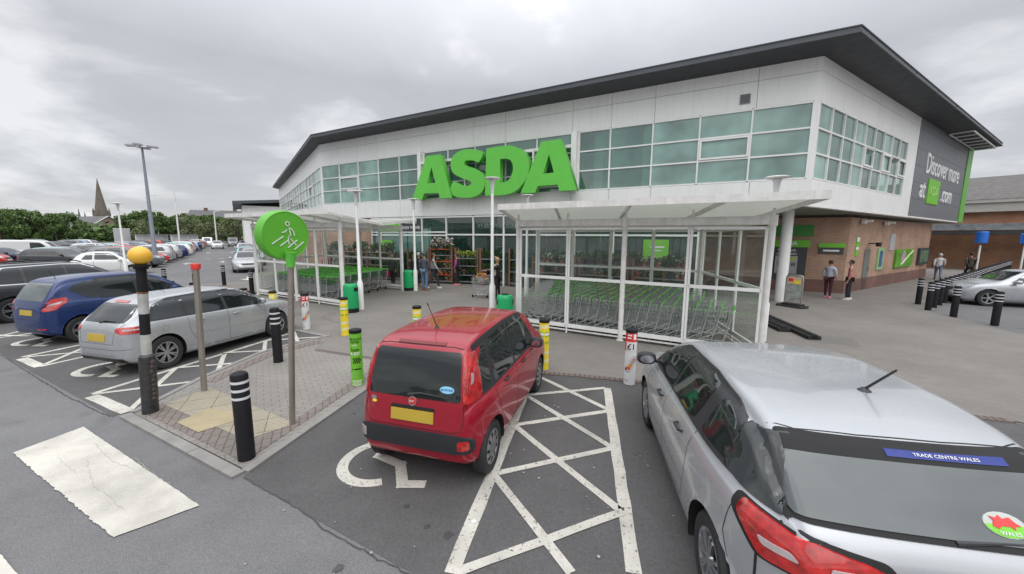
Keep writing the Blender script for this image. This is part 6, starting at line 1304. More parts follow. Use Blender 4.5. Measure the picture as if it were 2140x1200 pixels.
# ------------------------------------------------------------------ other cars
def generic(kind, col, name):
    if kind == 'hatch':
        c = Car(dict(L=4.1, paint=PC[col], wheels=(.72, 3.28, .31), crown=.05,
            top=[(0, .6), (.04, .86), (.1, 1.0), (.25, 1.2), (.45, 1.38), (.8, 1.45), (1.6, 1.48), (2.2, 1.44), (2.6, 1.26), (3.0, 1.02), (3.2, .95), (3.6, .87), (3.95, .72), (4.1, .5)],
            belt=[(0, .58), (.08, .85), (.5, .96), (2.0, .94), (3.0, .89), (3.6, .78), (4.1, .48)], bot=[(0, .42), (.05, .3), (.3, .22), (3.8, .2), (4.1, .34)],
            wid=[(0, .55), (.05, .68), (.15, .77), (.4, .84), (.8, .87), (3.2, .87), (3.7, .76), (4.1, .42)], rw=[(0, .42), (.1, .64), (.3, .63), (.6, .6), (1.6, .59), (2.3, .6), (2.9, .7), (3.4, .68), (4.1, .3)]), 46, 18)
        c.side([(.55, .98), (1.15, .97), (1.14, 1.36), (.72, 1.3)], m=M_CGLASS, name='side_window', round_=.05, grid=.12); c.side([(1.21, .97), (1.95, .955), (1.93, 1.385), (1.2, 1.37)], m=M_CGLASS, name='side_window', round_=.05, grid=.12); c.side([(2.02, .955), (2.85, .93), (2.45, 1.26), (2.2, 1.37), (2.0, 1.385)], m=M_CGLASS, name='side_window', round_=.05, grid=.12)
        rw_, fs_, tz, hz = (.98, 1.32), (1.0, 1.40), (.78, .95), (.62, .78)
    elif kind == 'suv':
        c = Car(dict(L=4.35, paint=PC[col], wheels=(.78, 3.42, .34), crown=.05,
            top=[(0, .65), (.04, .95), (.1, 1.12), (.25, 1.35), (.42, 1.52), (.8, 1.60), (1.6, 1.63), (2.3, 1.58), (2.7, 1.42), (3.1, 1.15), (3.3, 1.07), (3.8, .98), (4.2, .80), (4.35, .55)],
            belt=[(0, .62), (.08, .92), (.5, 1.06), (2.0, 1.03), (3.1, .98), (3.8, .86), (4.35, .5)], bot=[(0, .45), (.05, .34), (.3, .27), (4.0, .25), (4.35, .4)],
            wid=[(0, .58), (.05, .72), (.15, .81), (.4, .88), (.8, .91), (3.4, .91), (3.9, .80), (4.35, .46)], rw=[(0, .45), (.1, .70), (.3, .68), (.6, .64), (2.3, .63), (3.0, .73), (3.6, .70), (4.35, .3)]), 46, 18)
        c.side([(.55, 1.09), (1.2, 1.07), (1.2, 1.50), (.72, 1.44)], m=M_CGLASS, name='side_window', round_=.05, grid=.12); c.side([(1.27, 1.07), (2.05, 1.05), (2.03, 1.53), (1.26, 1.51)], m=M_CGLASS, name='side_window', round_=.05, grid=.12); c.side([(2.12, 1.05), (2.95, 1.03), (2.55, 1.38), (2.3, 1.50), (2.1, 1.53)], m=M_CGLASS, name='side_window', round_=.05, grid=.12)
        rw_, fs_, tz, hz = (1.1, 1.45), (1.12, 1.54), (.92, 1.08), (.74, .9)
    elif kind == 'saloon':
        c = Car(dict(L=4.6, paint=PC[col], wheels=(.98, 3.72, .32), crown=.05,
            top=[(0, .6), (.04, .84), (.12, .97), (.5, 1.02), (.75, 1.06), (1.1, 1.26), (1.45, 1.39), (1.9, 1.43), (2.5, 1.41), (2.9, 1.26), (3.35, 1.0), (3.6, .94), (4.0, .88), (4.4, .76), (4.6, .5)],
            belt=[(0, .58), (.08, .84), (.6, .95), (2.0, .93), (3.4, .88), (4.0, .8), (4.6, .48)], bot=[(0, .42), (.05, .3), (.3, .22), (4.3, .2), (4.6, .34)],
            wid=[(0, .6), (.05, .72), (.15, .80), (.4, .86), (.8, .89), (3.6, .89), (4.2, .80), (4.6, .5)], rw=[(0, .5), (.1, .7), (.6, .72), (1.1, .64), (1.6, .59), (2.5, .59), (3.2, .7), (3.8, .72), (4.6, .35)]), 46, 18)
        c.side([(1.2, .98), (1.45, .97), (2.2, .955), (2.18, 1.35), (1.6, 1.33)], m=M_CGLASS, name='side_window', round_=.05, grid=.12); c.side([(2.28, .955), (3.15, .935), (2.75, 1.24), (2.5, 1.34), (2.26, 1.35)], m=M_CGLASS, name='side_window', round_=.05, grid=.12)
        rw_, fs_, tz, hz = (1.07, 1.33), (1.0, 1.36), (.74, .9), (.62, .8)
    elif kind == 'tiny':
        c = Car(dict(L=3.57, paint=PC[col], wheels=(.55, 2.85, .29), crown=.07,
            top=[(0, .55), (.04, .72), (.12, .88), (.25, 1.05), (.45, 1.28), (.7, 1.41), (1.1, 1.475), (1.6, 1.48), (2.0, 1.40), (2.35, 1.19), (2.65, .99), (2.9, .92), (3.2, .82), (3.45, .68), (3.57, .48)],
            belt=[(0, .53), (.1, .80), (.5, .94), (1.5, .94), (2.7, .89), (3.1, .78), (3.57, .45)], bot=[(0, .4), (.05, .3), (.3, .2), (3.3, .19), (3.57, .32)],
            wid=[(0, .52), (.06, .66), (.2, .76), (.5, .81), (2.8, .81), (3.2, .74), (3.57, .42)], rw=[(0, .4), (.15, .6), (.4, .56), (.9, .55), (1.8, .55), (2.5, .64), (3.0, .6), (3.57, .28)]), 60, 20)
        c.side([(.62, 1.0), (1.12, .985), (1.12, 1.38), (.86, 1.33)], m=M_CGLASS, name='side_window', round_=.08, grid=.08); c.side([(1.2, .985), (2.38, .96), (2.12, 1.2), (1.85, 1.36), (1.2, 1.40)], m=M_CGLASS, name='side_window', round_=.06, grid=.08)
        c.sseam([(1.16, .98), (1.18, .32), (2.3, .32), (2.42, .93)], w=.012)
        rw_, fs_, tz, hz = (.98, 1.28), (1.0, 1.38), (.72, .88), (.6, .78)
    elif kind == 'van':
        c = Car(dict(L=5.3, paint=PC[col], wheels=(1.1, 4.3, .34), crown=.05,
            top=[(0, .8), (.03, 1.7), (.08, 1.93), (.3, 1.97), (3.0, 1.98), (3.6, 1.94), (4.0, 1.72), (4.4, 1.32), (4.6, 1.16), (4.9, 1.06), (5.15, .9), (5.3, .55)],
            belt=[(0, .7), (.05, 1.0), (3.2, 1.06), (4.4, 1.05), (4.9, .92), (5.3, .5)], bot=[(0, .4), (.05, .32), (5.0, .25), (5.3, .4)],
            wid=[(0, .84), (.06, .93), (.2, .95), (4.3, .95), (4.9, .85), (5.3, .5)], rw=[(0, .78), (.1, .84), (3.4, .84), (4.2, .82), (4.8, .74), (5.3, .35)]), 46, 18)
        c.side([(3.1, 1.12), (4.25, 1.1), (3.95, 1.5), (3.7, 1.74), (3.1, 1.76)], m=M_CGLASS, name='side_window', round_=.05, grid=.12)
        rw_, fs_, tz, hz = (1.25, 1.7), (1.2, 1.80), (.9, 1.25), (.75, .98)
    L_ = c.sp['L']; w1 = .58
    c.patch([(-.56, rw_[0]), (.56, rw_[0]), (.50, rw_[1]), (-.50, rw_[1])], RE, m=M_CGLASS, name='rear_window', round_=.05, grid=.12)
    c.patch([(-.60, fs_[0]), (.60, fs_[0]), (.50, fs_[1]), (-.50, fs_[1])], FR, m=M_CGLASS, name='windscreen', round_=.05, grid=.12)
    for a in (-1, 1):
        q = [(.44*a, tz[0]), (.68*a, tz[0]), (.68*a, tz[1]), (.48*a, tz[1])]; c.patch(q if a > 0 else q[::-1], RE, m=M_TAIL, name='tail_lamp', off=.02, round_=.03, grid=.1)
        q = [(.36*a, hz[0]), (.66*a, hz[0]+.04), (.64*a, hz[1]), (.40*a, hz[1]-.02)]; c.patch(q if a > 0 else q[::-1], FR, m=M_HEAD, name='head_lamp', off=.02, round_=.03, grid=.1)
    c.patch([(-.26, .62), (.26, .62), (.26, .73), (-.26, .73)], RE, m=M_PLY, name='number_plate', off=.02, grid=.12); c.patch([(-.26, .42), (.26, .42), (.26, .52), (-.26, .52)], FR, m=M_PLW, name='number_plate', off=.02, grid=.12)
    c.patch([(-.34, .54), (.34, .54), (.38, .66), (-.38, .66)], FR, m=M_TRIM, name='grille', off=.015, round_=.03, grid=.12)
    c.mirror(3.0 if kind == 'suv' else (L_*.665), c.belt(2.5)+.06, cov=PC[col]); c.wheels(5 if kind != 'tiny' else 0, .2); c.root.name = name; return c
NAMEK = dict(hatch='hatchback', suv='4x4', saloon='saloon', tiny='small_car', van='van'); CATK = dict(hatch='car', suv='car', saloon='car', tiny='car', van='van')
GC = {k: generic(k, cc, {'hatch': 'hatchback_car', 'suv': 'tall_car', 'saloon': 'saloon_car', 'tiny': 'small_car', 'van': 'van'}[k]) for k, cc in (('hatch', 'silver'), ('suv', 'grey'), ('saloon', 'silver'), ('tiny', 'white'), ('van', 'white'))}
GU = set(); BASEC = dict(hatch='silver', suv='grey', saloon='silver', tiny='white', van='white')
def park(kind, col, p, hd, label, group='cars parked across the car park'):
    c = GC[kind]; a = math.pi/2-hd; L_ = c.sp['L']; loc = (p[0]-L_/2*math.cos(a), p[1]-L_/2*math.sin(a), 0); sw = {PC[BASEC[kind]].name: PC[col]}
    if kind in GU: copy_tree(c.root, loc, a, label, group, swap=sw)
    else:
        if BASEC[kind] != col:
            copy_tree(c.root, loc, a, label, group, swap=sw); return
        GU.add(kind); c.root.location = loc; c.root.rotation_euler = (0, 0, a); tag(c.root, label, CATK[kind], group)
H_IN, H_OUT, H_TO = R(53.9), R(233.9), R(143.9)
def abv(a, b): v = D3*a+P3*b; return (v.x, v.y)
park('tiny', 'white', abv(34.9, -6.7), R(56), 'small rounded white hatchback side on behind the near lamp post')
park('suv', 'grey', abv(40.6, -6.9), R(62), 'grey 4x4 side on whose nose shows right of the yellow beacon globe')
park('saloon', 'silver', abv(33.4, .45), H_TO, 'silver saloon facing the road beside the left trolley shelter')
park('hatch', 'dgrey', (-35.3, 29.2), R(72), 'dark grey hatchback side on, left of the small white hatchback')
park('hatch', 'grey', (-36.8, 33.2), R(250), 'grey hatchback facing left behind the dark grey hatchback')
park('van', 'white', (-44.6, 34.6), R(58), 'white panel van side on at the left edge of the car park')
park('saloon', 'navy', (-43.2, 31.6), R(60), 'navy saloon just in front of the white panel van')
park('hatch', 'bred', (-42.3, 29.2), R(62), 'red hatchback at the far left edge in front of the navy saloon')
park('hatch', 'white', (-39.8, 26.2), R(62), 'white car nose at the extreme left edge of the photo')
park('suv', 'dgrey', abv(57.5, -17.2), R(66), 'dark 4x4 just right of the white panel van')
park('hatch', 'white', abv(87, -3.0), H_TO, 'white car driving toward us down the lane')
park('van', 'grey', abv(100, -.8), H_TO, 'grey van facing us at the far end of the lane')
park('van', 'silver' if False else 'white', abv(104, -5.2), H_TO, 'white van facing us left of the grey van at the lane end')
rd = random.Random(8); KCOL = ['silver', 'white', 'grey', 'black', 'lblue', 'bred', 'dgrey', 'navy', 'silver', 'white', 'blue', 'teal', 'silver', 'grey']
CT = dict(silver='silver', white='white', grey='grey', black='black', lblue='light blue', bred='red', dgrey='dark grey', navy='navy', blue='blue', teal='pale teal', orange='orange')
def row(a0, a1, b, hd, step, nm, skip=()):
    n = int((a1-a0)/step); last = None; cnt = 0
    for i in range(n):
        if i in skip or (i > 3 and rd.random() < .07): continue
        k = rd.choice(['hatch', 'hatch', 'hatch', 'suv', 'saloon', 'tiny', 'hatch', 'suv']); c = rd.choice(KCOL)
        while c == last: c = rd.choice(KCOL)
        last = c; cnt += 1; ty = dict(hatch='hatchback', suv='4x4', saloon='saloon', tiny='small car')[k]
        od = ordn[cnt-1] if cnt <= 20 else 'last'
        park(k, c, abv(a0+step*i+rd.uniform(-.2, .2), b+rd.uniform(-.3, .3)), hd+R(rd.uniform(-2, 2))+(math.pi if rd.random() < .15 else 0), '%s %s, %s from the near end of %s' % (CT[c], ty, od, nm))
row(43.8, 99, -6.8, H_IN+math.pi, 2.75, 'the row left of the lane')
row(47.5, 99, -12.0, H_IN, 2.75, 'the second row')
row(64, 104, -22.3, H_IN+math.pi, 2.8, 'the third row')
row(70, 104, -27.5, H_IN, 2.8, 'the fourth row')
row(39.4, 97, .8, H_TO, 5.5, 'the row on the store side')
row(92, 112, -35, H_IN, 2.8, 'the fifth row')
# right hand car park
park('saloon', 'silver', (G(2098, 640, 0)+Vector((.9, .2, 0)))[:2], R(292), 'silver car nose behind the front black bollards at the far right', 'cars at the right edge')
for (x, y, k, c, h, l) in ((2060, 560, 'suv', 'black', 300, 'black 4x4 behind the blue sign post at the far right'), (2012, 553, 'van', 'white', 330, 'pale van with dark window beside the brick wall end'), (2100, 560, 'hatch', 'bred', 300, 'red tailed car behind the row of bollards at the far right'), (2132, 545, 'suv', 'silver', 300, 'silver 4x4 at the far right edge beneath the brick range')):
    p = G(x, y)[:2]; p = (p[0]+3, p[1]+1); park(k, c, p, R(h), l, 'cars at the right edge')
# ------------------------------------------------------------------ people
M_SKIN = mat('skin', (.42, .24, .17), .55, var=.06); HAIRC = dict(white=(.55, .53, .5), brown=(.07, .04, .025), blonde=(.36, .24, .12), dark=(.02, .016, .014), grey=(.3, .29, .28))
def skin(name, verts, edges, radii, m, parent, sub=1):
    me = bpy.data.meshes.new(name); me.from_pydata([tuple(v) for v in verts], edges, [])
    o = bpy.data.objects.new('tmps', me); COL.objects.link(o); md = o.modifiers.new('s', 'SKIN'); md.use_smooth_shade = True; md.branch_smoothing = .6
    if not me.skin_vertices:
        raise RuntimeError('no skin layer')
    for i, r in enumerate(radii): sv_ = me.skin_vertices[0].data[i]; sv_.radius = r if hasattr(r, '__len__') else (r, r); sv_.use_root = i == 0
    md2 = o.modifiers.new('d', 'SUBSURF'); md2.levels = sub; md2.render_levels = sub
    dg = bpy.context.evaluated_depsgraph_get(); dg.update(); r_ = bpy.data.meshes.new_from_object(o.evaluated_get(dg)); bpy.data.objects.remove(o)
    for p in r_.polygons: p.use_smooth = True
    r_.name = name; r_.materials.clear(); return link(name, r_, parent, m) if parent is not None else r_
def person(p, hd, label, top, legs, shoes, hair='brown', pose='stand', h=1.72, hairlen=0, arms=None, skirt=False, coat=False, stripe=None, hood=False, lean=0., group=None, backpack=None):
    t = thing('person', label, 'person', p, math.pi/2-hd, group); k = h/1.75; s_ = {'stand': (.06, -.05, .1), 'walk': (.38, -.34, .5), 'still': (.0, .02, .0)}[pose]
    V = Vector
    def leg(side, sw):
        hip = V((0, side*.09, .93)); kn = hip+V((math.sin(sw)*.43+.02, side*.01, -math.cos(sw)*.43)); bend = sw*.55-.05-(.35 if sw < -.2 else 0)
        an = kn+V((math.sin(bend)*.42, 0, -math.cos(bend)*.42)); return [hip, kn, an, an+V((.13, side*.02, -.045))]
    def arm(side, sw, el=.35):
        sh = V((0, side*.185, 1.41)); e_ = sh+V((math.sin(sw)*.28, side*.05, -math.cos(sw)*.28)); a2 = sw+el; w_ = e_+V((math.sin(a2)*.25, -side*.01, -math.cos(a2)*.25)); return [sh, e_, w_]
    LG = {1: leg(1, s_[0]), -1: leg(-1, s_[1])}; am = arms or ((-s_[2]*.6, .3), (s_[2]*.6, .35)); AR = {1: arm(1, *am[0]), -1: arm(-1, *am[1])}
    def L3(v): return V((v.x+lean*max(0, v.z-.9), v.y, v.z))*k
    spn = [V((0, 0, .95)), V((-.01, 0, 1.12)), V((0, 0, 1.30)), V((.0, 0, 1.42)), V((.01, 0, 1.53)), V((.02, 0, 1.60)), V((.025, 0, 1.68)), V((.01, 0, 1.74))]
    vs = list(spn); ed = [(i, i+1) for i in range(7)]; rr_ = [(.13, .10), (.115, .09), (.115, .08), (.085, .065), (.045, .048), (.072, .078), (.078, .092), (.05, .06)]
    for s in (1, -1):
        b = len(vs); vs += LG[s]; ed += [(0, b), (b, b+1), (b+1, b+2), (b+2, b+3)]; rr_ += [.085, .055, .036, .03]
        b = len(vs); vs += AR[s]; ed += [(3, b), (b, b+1), (b+1, b+2)]; rr_ += [.042, .036, .026]
        # hand: palm + four fingers and a thumb
        w_ = AR[s][2]; d = (w_-AR[s][1]).normalized(); palm = w_+d*.075; vs.append(palm); ed.append((b+2, len(vs)-1)); rr_.append((.030, .016)); pi_ = len(vs)-1; sd = V((1, 0, 0))
        for q, ln in ((-.024, .062), (-.008, .075), (.008, .07), (.024, .055)):
            vs += [palm+sd*q+d*.03, palm+sd*q+d*(.03+ln)+V((.012, 0, 0))]; ed += [(pi_, len(vs)-2), (len(vs)-2, len(vs)-1)]; rr_ += [.009, .007]
        vs += [w_+d*.03+sd*.032, w_+d*.07+sd*.05]; ed += [(pi_, len(vs)-2), (len(vs)-2, len(vs)-1)]; rr_ += [.010, .008]
    body = skin('body', [L3(v) for v in vs], ed, [tuple(x*k for x in (r if hasattr(r, '__len__') else (r, r))) for r in rr_], M_SKIN, t, 1)
    # face: nose, ears, eyes
    hc = L3(V((.025, 0, 1.66))); mb = MB(); mb.add([hc+V((.088, -.014, -.02)), hc+V((.088, .014, -.02)), hc+V((.112, 0, -.022)), hc+V((.088, 0, .02))], [(0, 1, 2), (0, 2, 3), (1, 3, 2), (0, 3, 1)])
    for s in (-1, 1): mb.tube([hc+V((-.0, s*.078, -.03)), hc+V((-.0, s*.088, .025))], .012, 6)
    mb.build('face', M_SKIN, t, 60)
    mb = MB()
    for s in (-1, 1): mb.lathe([(.0, -.008), (.008, 0), (0, .008)], 6, c=(hc.x+.082, s*.03, hc.z+.012))
    mb.build('eyes', M_BLACK, t)
    # clothing shells
    tv = [V((0, 0, .90 if not coat else .72)), V((-.01, 0, 1.10)), V((0, 0, 1.30)), V((0, 0, 1.43)), V((.005, 0, 1.50))]; te = [(0, 1), (1, 2), (2, 3), (3, 4)]; tr = [(.165, .125), (.145, .115), (.165, .125), (.150, .11), (.085, .078)]
    if coat: tr[0] = (.19, .15)
    for s in (1, -1): b = len(tv); a = AR[s]; tv += [a[0], a[1], a[2]-(a[2]-a[1]).normalized()*.02]; te += [(3, b), (b, b+1), (b+1, b+2)]; tr += [.078, .058, .043]
    skin('top', [L3(v) for v in tv], te, [tuple(x*k for x in (r if hasattr(r, '__len__') else (r, r))) for r in tr], top, t, 1)
    lv = [V((0, 0, .98))]; le = []; lr = [(.15, .115)]
    for s in (1, -1): b = len(lv); a = LG[s]; lv += [a[0], a[1], a[2]+V((0, 0, .0))]; le += [(0, b), (b, b+1), (b+1, b+2)]; lr += [.102, .070, .052]
    skin('trousers', [L3(v) for v in lv], le, [tuple(x*k for x in (r if hasattr(r, '__len__') else (r, r))) for r in lr], legs, t, 1)
    zmin = min((L3(a[3]).z for a in LG.values())); 
    for s in (1, -1):
        a = LG[s]; mb = MB(); q = L3(a[2]); ft = q.z-.085*k; n = 12; f0 = V((q.x+.03, q.y+s*.01, ft)); vs_ = []
        for zz, sc in ((0, 1.), (.03, 1.03), (.06, .8), (.10, .45)):
            for i in range(n): an = 2*math.pi*i/n; vs_.append(f0+V((math.cos(an)*.135*sc-(.05 if zz > .05 else 0)*(zz/.1), math.sin(an)*.048*sc, zz))*k)
        mb.add(vs_, [(j*n+i, j*n+(i+1) % n, (j+1)*n+(i+1) % n, (j+1)*n+i) for j in range(3) for i in range(n)]+[tuple(range(n))[::-1], tuple(range(3*n, 4*n))]); mb.build('shoe', shoes, t, 50)
    if stripe:
        mb = MB(); a = LG[-1]; mb.bar(L3(a[0])+V((0, -.10, 0)), L3(a[1])+V((0, -.072, 0)), .03, .01, up=(0, 1, 0)); mb.bar(L3(a[1])+V((0, -.072, 0)), L3(a[2])+V((0, -.055, 0)), .03, .01, up=(0, 1, 0)); mb.build('side_stripe', stripe, t)
    hm = mat('hair '+hair, HAIRC[hair], .7, var=.2, vs=30) if not hood else top
    mb = MB(); n = 16; vs_ = []; rings = [(90, 1.0), (60, 1.), (35, 1.), (12, 1.), (-10, 1.), (-30, .98)]
    if hairlen: rings += [(-50, 1.05), (-65, 1.35)] + ([(-75, 1.9)] if hairlen > 1 else [])
    for el, f in rings:
        for i in range(n):
            an = 2*math.pi*i/n; fr_ = math.cos(an); r0 = .108*k*f*(1.08 if hood else 1); e2 = R(el) if fr_ < .35 else R(max(el, 28+15*fr_)); vs_.append(hc+V((-.012+math.cos(an)*math.cos(e2)*r0*1.02, math.sin(an)*math.cos(e2)*r0*.88, .012+math.sin(e2)*r0*1.05)))
    m_r = len(rings); mb.add(vs_, [(j*n+i, j*n+(i+1) % n, (j+1)*n+(i+1) % n, (j+1)*n+i) for j in range(m_r-1) for i in range(n)]); mb.build('hood' if hood else 'hair', hm, t, 60)
    # feet on the ground
    dz = min(min((o.matrix_basis @ v.co).z for v in o.data.vertices) for o in t.children if o.name.startswith('shoe')); t.location.z -= dz
    return t, AR, L3
C_ = lambda n, c: mat('cloth '+n, c, .85, var=.15, vs=8, bump=.15)
J = dict(denim=C_('denim', (.12, .19, .30)), black=C_('black', (.02, .02, .023)), grey=C_('dark grey', (.07, .08, .10)), char=C_('charcoal', (.045, .05, .06)), mag=C_('magenta', (.30, .07, .20)), cream=C_('cream', (.5, .47, .42)), navy=C_('navy', (.02, .03, .07)), pink=C_('coral pink', (.52, .20, .19)), white=C_('white', (.58, .58, .60)), lav=C_('pale lilac', (.42, .44, .52)), plum=C_('plum', (.07, .015, .03)), lgrey=C_('light grey', (.35, .36, .38)), jblue=C_('grey blue', (.14, .17, .22)), olive=C_('dark olive', (.05, .045, .03)))
SH = dict(tan=mat('tan shoes', (.22, .12, .06), .6), white=mat('white trainers', (.6, .6, .6), .6), pink=mat('pink trainers', (.6, .18, .2), .6), black=M_BLACK)
def gp(x, y): p = G(x, y); p.z = .012; return p
person(gp(888, 608), R(15), 'man in grey hooded top and blue jeans seen from behind', J['grey'], J['denim'], SH['tan'], hood=True, h=1.80, pose='stand')
person(gp(907, 604), R(75), 'man in grey body warmer striding past the red shelved plant rack', J['lgrey'], J['char'], SH['white'], hair='brown', pose='walk', h=1.76)
person(gp(876, 598), R(60), 'white haired person in a navy coat behind the hooded man', J['navy'], J['black'], SH['tan'], hair='white', h=1.70, coat=True)
person(gp(866, 600), R(130), 'blonde woman in black just behind the lamp post nearest the doors', J['black'], J['black'], SH['black'], hair='blonde', hairlen=1, h=1.62)
person(gp(956, 597), R(-80), 'person in black gilet with magenta sleeves and pink trainers by the racks', J['black'], J['black'], SH['pink'], hair='dark', h=1.66)
for o in [o for o in bpy.data.objects if o.get('label', '').startswith('person in black gilet')]:
    mb = MB()
    for s in (-1, 1): mb.tube([(0, s*.19, 1.36), (.0, s*.25, 1.10)], [.078, .062], 10); mb.tube([(.0, s*.25, 1.10), (.09, s*.235, .90)], [.062, .048], 10)
    mb.build('sleeves', J['mag'], o, 60)
pw, AR_, L3_ = person(gp(1040, 626), R(-70), 'long haired woman in black cardigan pushing a trolley behind the tall lamp post', J['black'], J['black'], SH['black'], hair='blonde', hairlen=2, h=1.70, arms=((.75, .9), (.75, .9)))
MB().lathe([(.10, .86), (.125, 1.1), (.13, 1.3), (.10, 1.44)], 12, c=(.055, 0, 0)).build('blouse', J['cream'], pw, 60)
tp = gp(1008, 622); tw = copy_tree(tr0, tp, math.pi/2-R(-75), 'shopping trolley full of bright flowers pushed by the long haired woman', 'trolley of flowers', 'trolley'); del tw['group']
bo = Matrix.Translation(tp) @ Matrix.Rotation(math.pi/2-R(-75), 4, 'Z')
fl = thing('flower_bunch', 'bunches of red, yellow and orange flowers heaped in the trolley', 'flowers', tp, math.pi/2-R(-75)); leafy('blooms', 260, .24, .42, [0, 1, 2, 3, 4], 9, .055, .62).build('blooms', [mat('bloom red', (.55, .03, .04), .6), mat('bloom orange', (.7, .2, .02), .6), mat('bloom yellow', (.8, .6, .05), .6), mat('bloom pink', (.6, .15, .25), .6), M_GREEN2], fl); MB().lathe([(.10, .58), (.20, .75), (.23, .85)], 12, cap=False).build('wrapping', mat('clear paper wrap', (.5, .55, .6), .3), fl, 50)
person(gp(1728, 623), R(60), 'person in pale lilac jacket and plum leggings beside the brick corner', J['lav'], J['plum'], SH['pink'], hair='dark', h=1.62, coat=False)
person(gp(1771, 627), R(-45), 'person in coral pink jacket and striped dark trousers by the brick corner', J['pink'], J['black'], SH['white'], hair='dark', h=1.66, stripe=M_WHT)
pq, _, _ = person(gp(1958, 585), R(45), 'grey haired walker in white jacket carrying a dark shoulder bag', J['white'], J['jblue'], SH['black'], hair='white', h=1.68, pose='walk')
bag = tag(MB().box(-.10, .10, -.035, .035, 0, .24).tube([(-.09, 0, .22), (-.04, 0, .42), (.04, 0, .42), (.09, 0, .22)], .01, 6).build('shoulder_bag', mat('maroon leather', (.10, .02, .02), .5)), 'dark maroon bag carried by the walker in the white jacket', 'bag')
bag.matrix_world = pq.matrix_basis @ LM(.0, .30, .80)
person(gp(2022, 586), R(30), 'walker in dark olive coat in front of the blue sign', J['olive'], J['black'], SH['black'], hair='dark', h=1.74, coat=True, pose='walk')
pg, _, _ = person(gp(822, 596), R(200), 'older woman in dark coat holding a pink bag seen through the left shelter', J['char'], J['black'], SH['black'], hair='grey', h=1.6, coat=True)
bag = tag(MB().box(-.13, .13, -.05, .05, 0, .30).tube([(-.09, 0, .28), (-.05, 0, .45), (.05, 0, .45), (.09, 0, .28)], .01, 6).build('carrier_bag', mat('bright pink bag', (.65, .06, .20), .5)), 'bright pink bag held by the older woman beside the left shelter', 'bag')
bag.matrix_world = pg.matrix_basis @ LM(.06, -.27, .42)
person(gp(708, 588), R(150), 'shopper in cream coat among the racks behind the left shelter', J['cream'], J['grey'], SH['black'], hair='blonde', hairlen=1, h=1.64, coat=True)
person(gp(684, 586), R(170), 'shopper in pink coat farthest back behind the left shelter', J['pink'], J['black'], SH['black'], hair='dark', h=1.62, coat=True)
p_ = D3*73.5+P3*-4.6; person(Vector((p_.x, p_.y, 0)), R(140), 'man in blue denim jacket standing at a car boot far down the lane', J['denim'], J['black'], SH['black'], h=1.76)
# ------------------------------------------------------------------ distance: trees, houses, church
TL = [mat('foliage mid', (.085, .15, .036), .7, var=.35, vs=.6), mat('foliage dark', (.045, .085, .025), .7, var=.3, vs=.6), mat('foliage fresh', (.14, .22, .05), .7, var=.3, vs=.6)]; TO = [mat('foliage olive', (.15, .18, .08), .7, var=.3, vs=.6), mat('foliage olive dark', (.09, .115, .05), .7, var=.3, vs=.6)]
M_BARK = mat('bark', (.08, .065, .05), .9, var=.3, vs=4, bump=.5)
def tree_proto(seed, h=9., cw=3.6, n=3800, mats=TL, trunk=2.0, leaf=.24, dens=1.):
    rd_ = random.Random(seed); t = thing('tree', 'x', 'tree'); mb = MB(); mb.tube([(0, 0, -.1), (.05, 0, trunk), (.0, .1, h*.55)], [.28, .2, .09], 10)
    cl = []
    for i in range(int(26*dens)):
        a = rd_.uniform(0, 6.28); zz = rd_.uniform(0, 1); r = cw*math.sqrt(rd_.random())*math.sin(math.pi*min(1, .18+zz*.78))**.6; c = Vector((r*math.cos(a), r*math.sin(a), trunk*.9+zz*(h-trunk*1.1))); cl.append((c, rd_.uniform(.7, 1.35)))
        if i % 2 == 0: mb.tube([(0, 0, trunk+zz*(h*.3)), tuple(c*.6+Vector((0, 0, c.z*.25))), tuple(c)], [.09, .05, .02], 5)
    mb.build('trunk', M_BARK, t, 50); lb = MB()
    for i in range(n):
        c, r = rd_.choice(cl); d = Vector((rd_.gauss(0, 1), rd_.gauss(0, 1), rd_.gauss(0, .75))).normalized()*r*rd_.uniform(.55, 1.08); p = c+d; s_ = leaf*rd_.uniform(.6, 1.4)
        u = Vector((rd_.uniform(-1, 1), rd_.uniform(-1, 1), rd_.uniform(-1, 1))).normalized(); v = u.cross(Vector((rd_.uniform(-1, 1), rd_.uniform(-1, 1), rd_.uniform(-1, 1)))).normalized()
        lb.add([p-u*s_, p+v*s_*.6, p+u*s_, p-v*s_*.6], [(0, 1, 2, 3)], 0 if len(mats) < 3 and rd_.random() < .6 else rd_.choice(range(len(mats))))
    me = lb.mesh('crown'); link('crown', me, t, mats); return t
TP = [tree_proto(31, 9.5, 4.2, 5200), tree_proto(32, 8.6, 3.8, 4600), tree_proto(33, 8., 3.4, 2400, TO, 2.2, .2), tree_proto(34, 10.4, 4.4, 5600)]
TUSED = set()
def tree(i, p, label, group, sc=1., rz=0.):
    if i in TUSED: o = copy_tree(TP[i], p, rz, label, group, scale=sc)
    else: o = TP[i]; TUSED.add(i); o.location = p; o.rotation_euler = (0, 0, rz); o.scale = (sc,)*3; tag(o, label, 'tree', group)
def dirp(px_, dist): d = CX*((px_-1070)/FPX)-CY*((494-600)/FPX)+_F; d.z = 0; return d.normalized()*dist
rd = random.Random(15)
for j, (x, dist, i, sc) in enumerate(((-40, 150, 0, 1.05), (0, 147, 3, .9), (34, 158, 1, 1.05), (62, 150, 0, .93), (92, 155, 3, .86), (118, 148, 0, .95), (146, 150, 1, 1.0))):
    tree(i, dirp(x, dist), '%s tree from the left edge in the dense dark green clump behind the white van' % ordn[j], 'trees in the left clump', sc*rd.uniform(.76, .92), rd.uniform(0, 6))
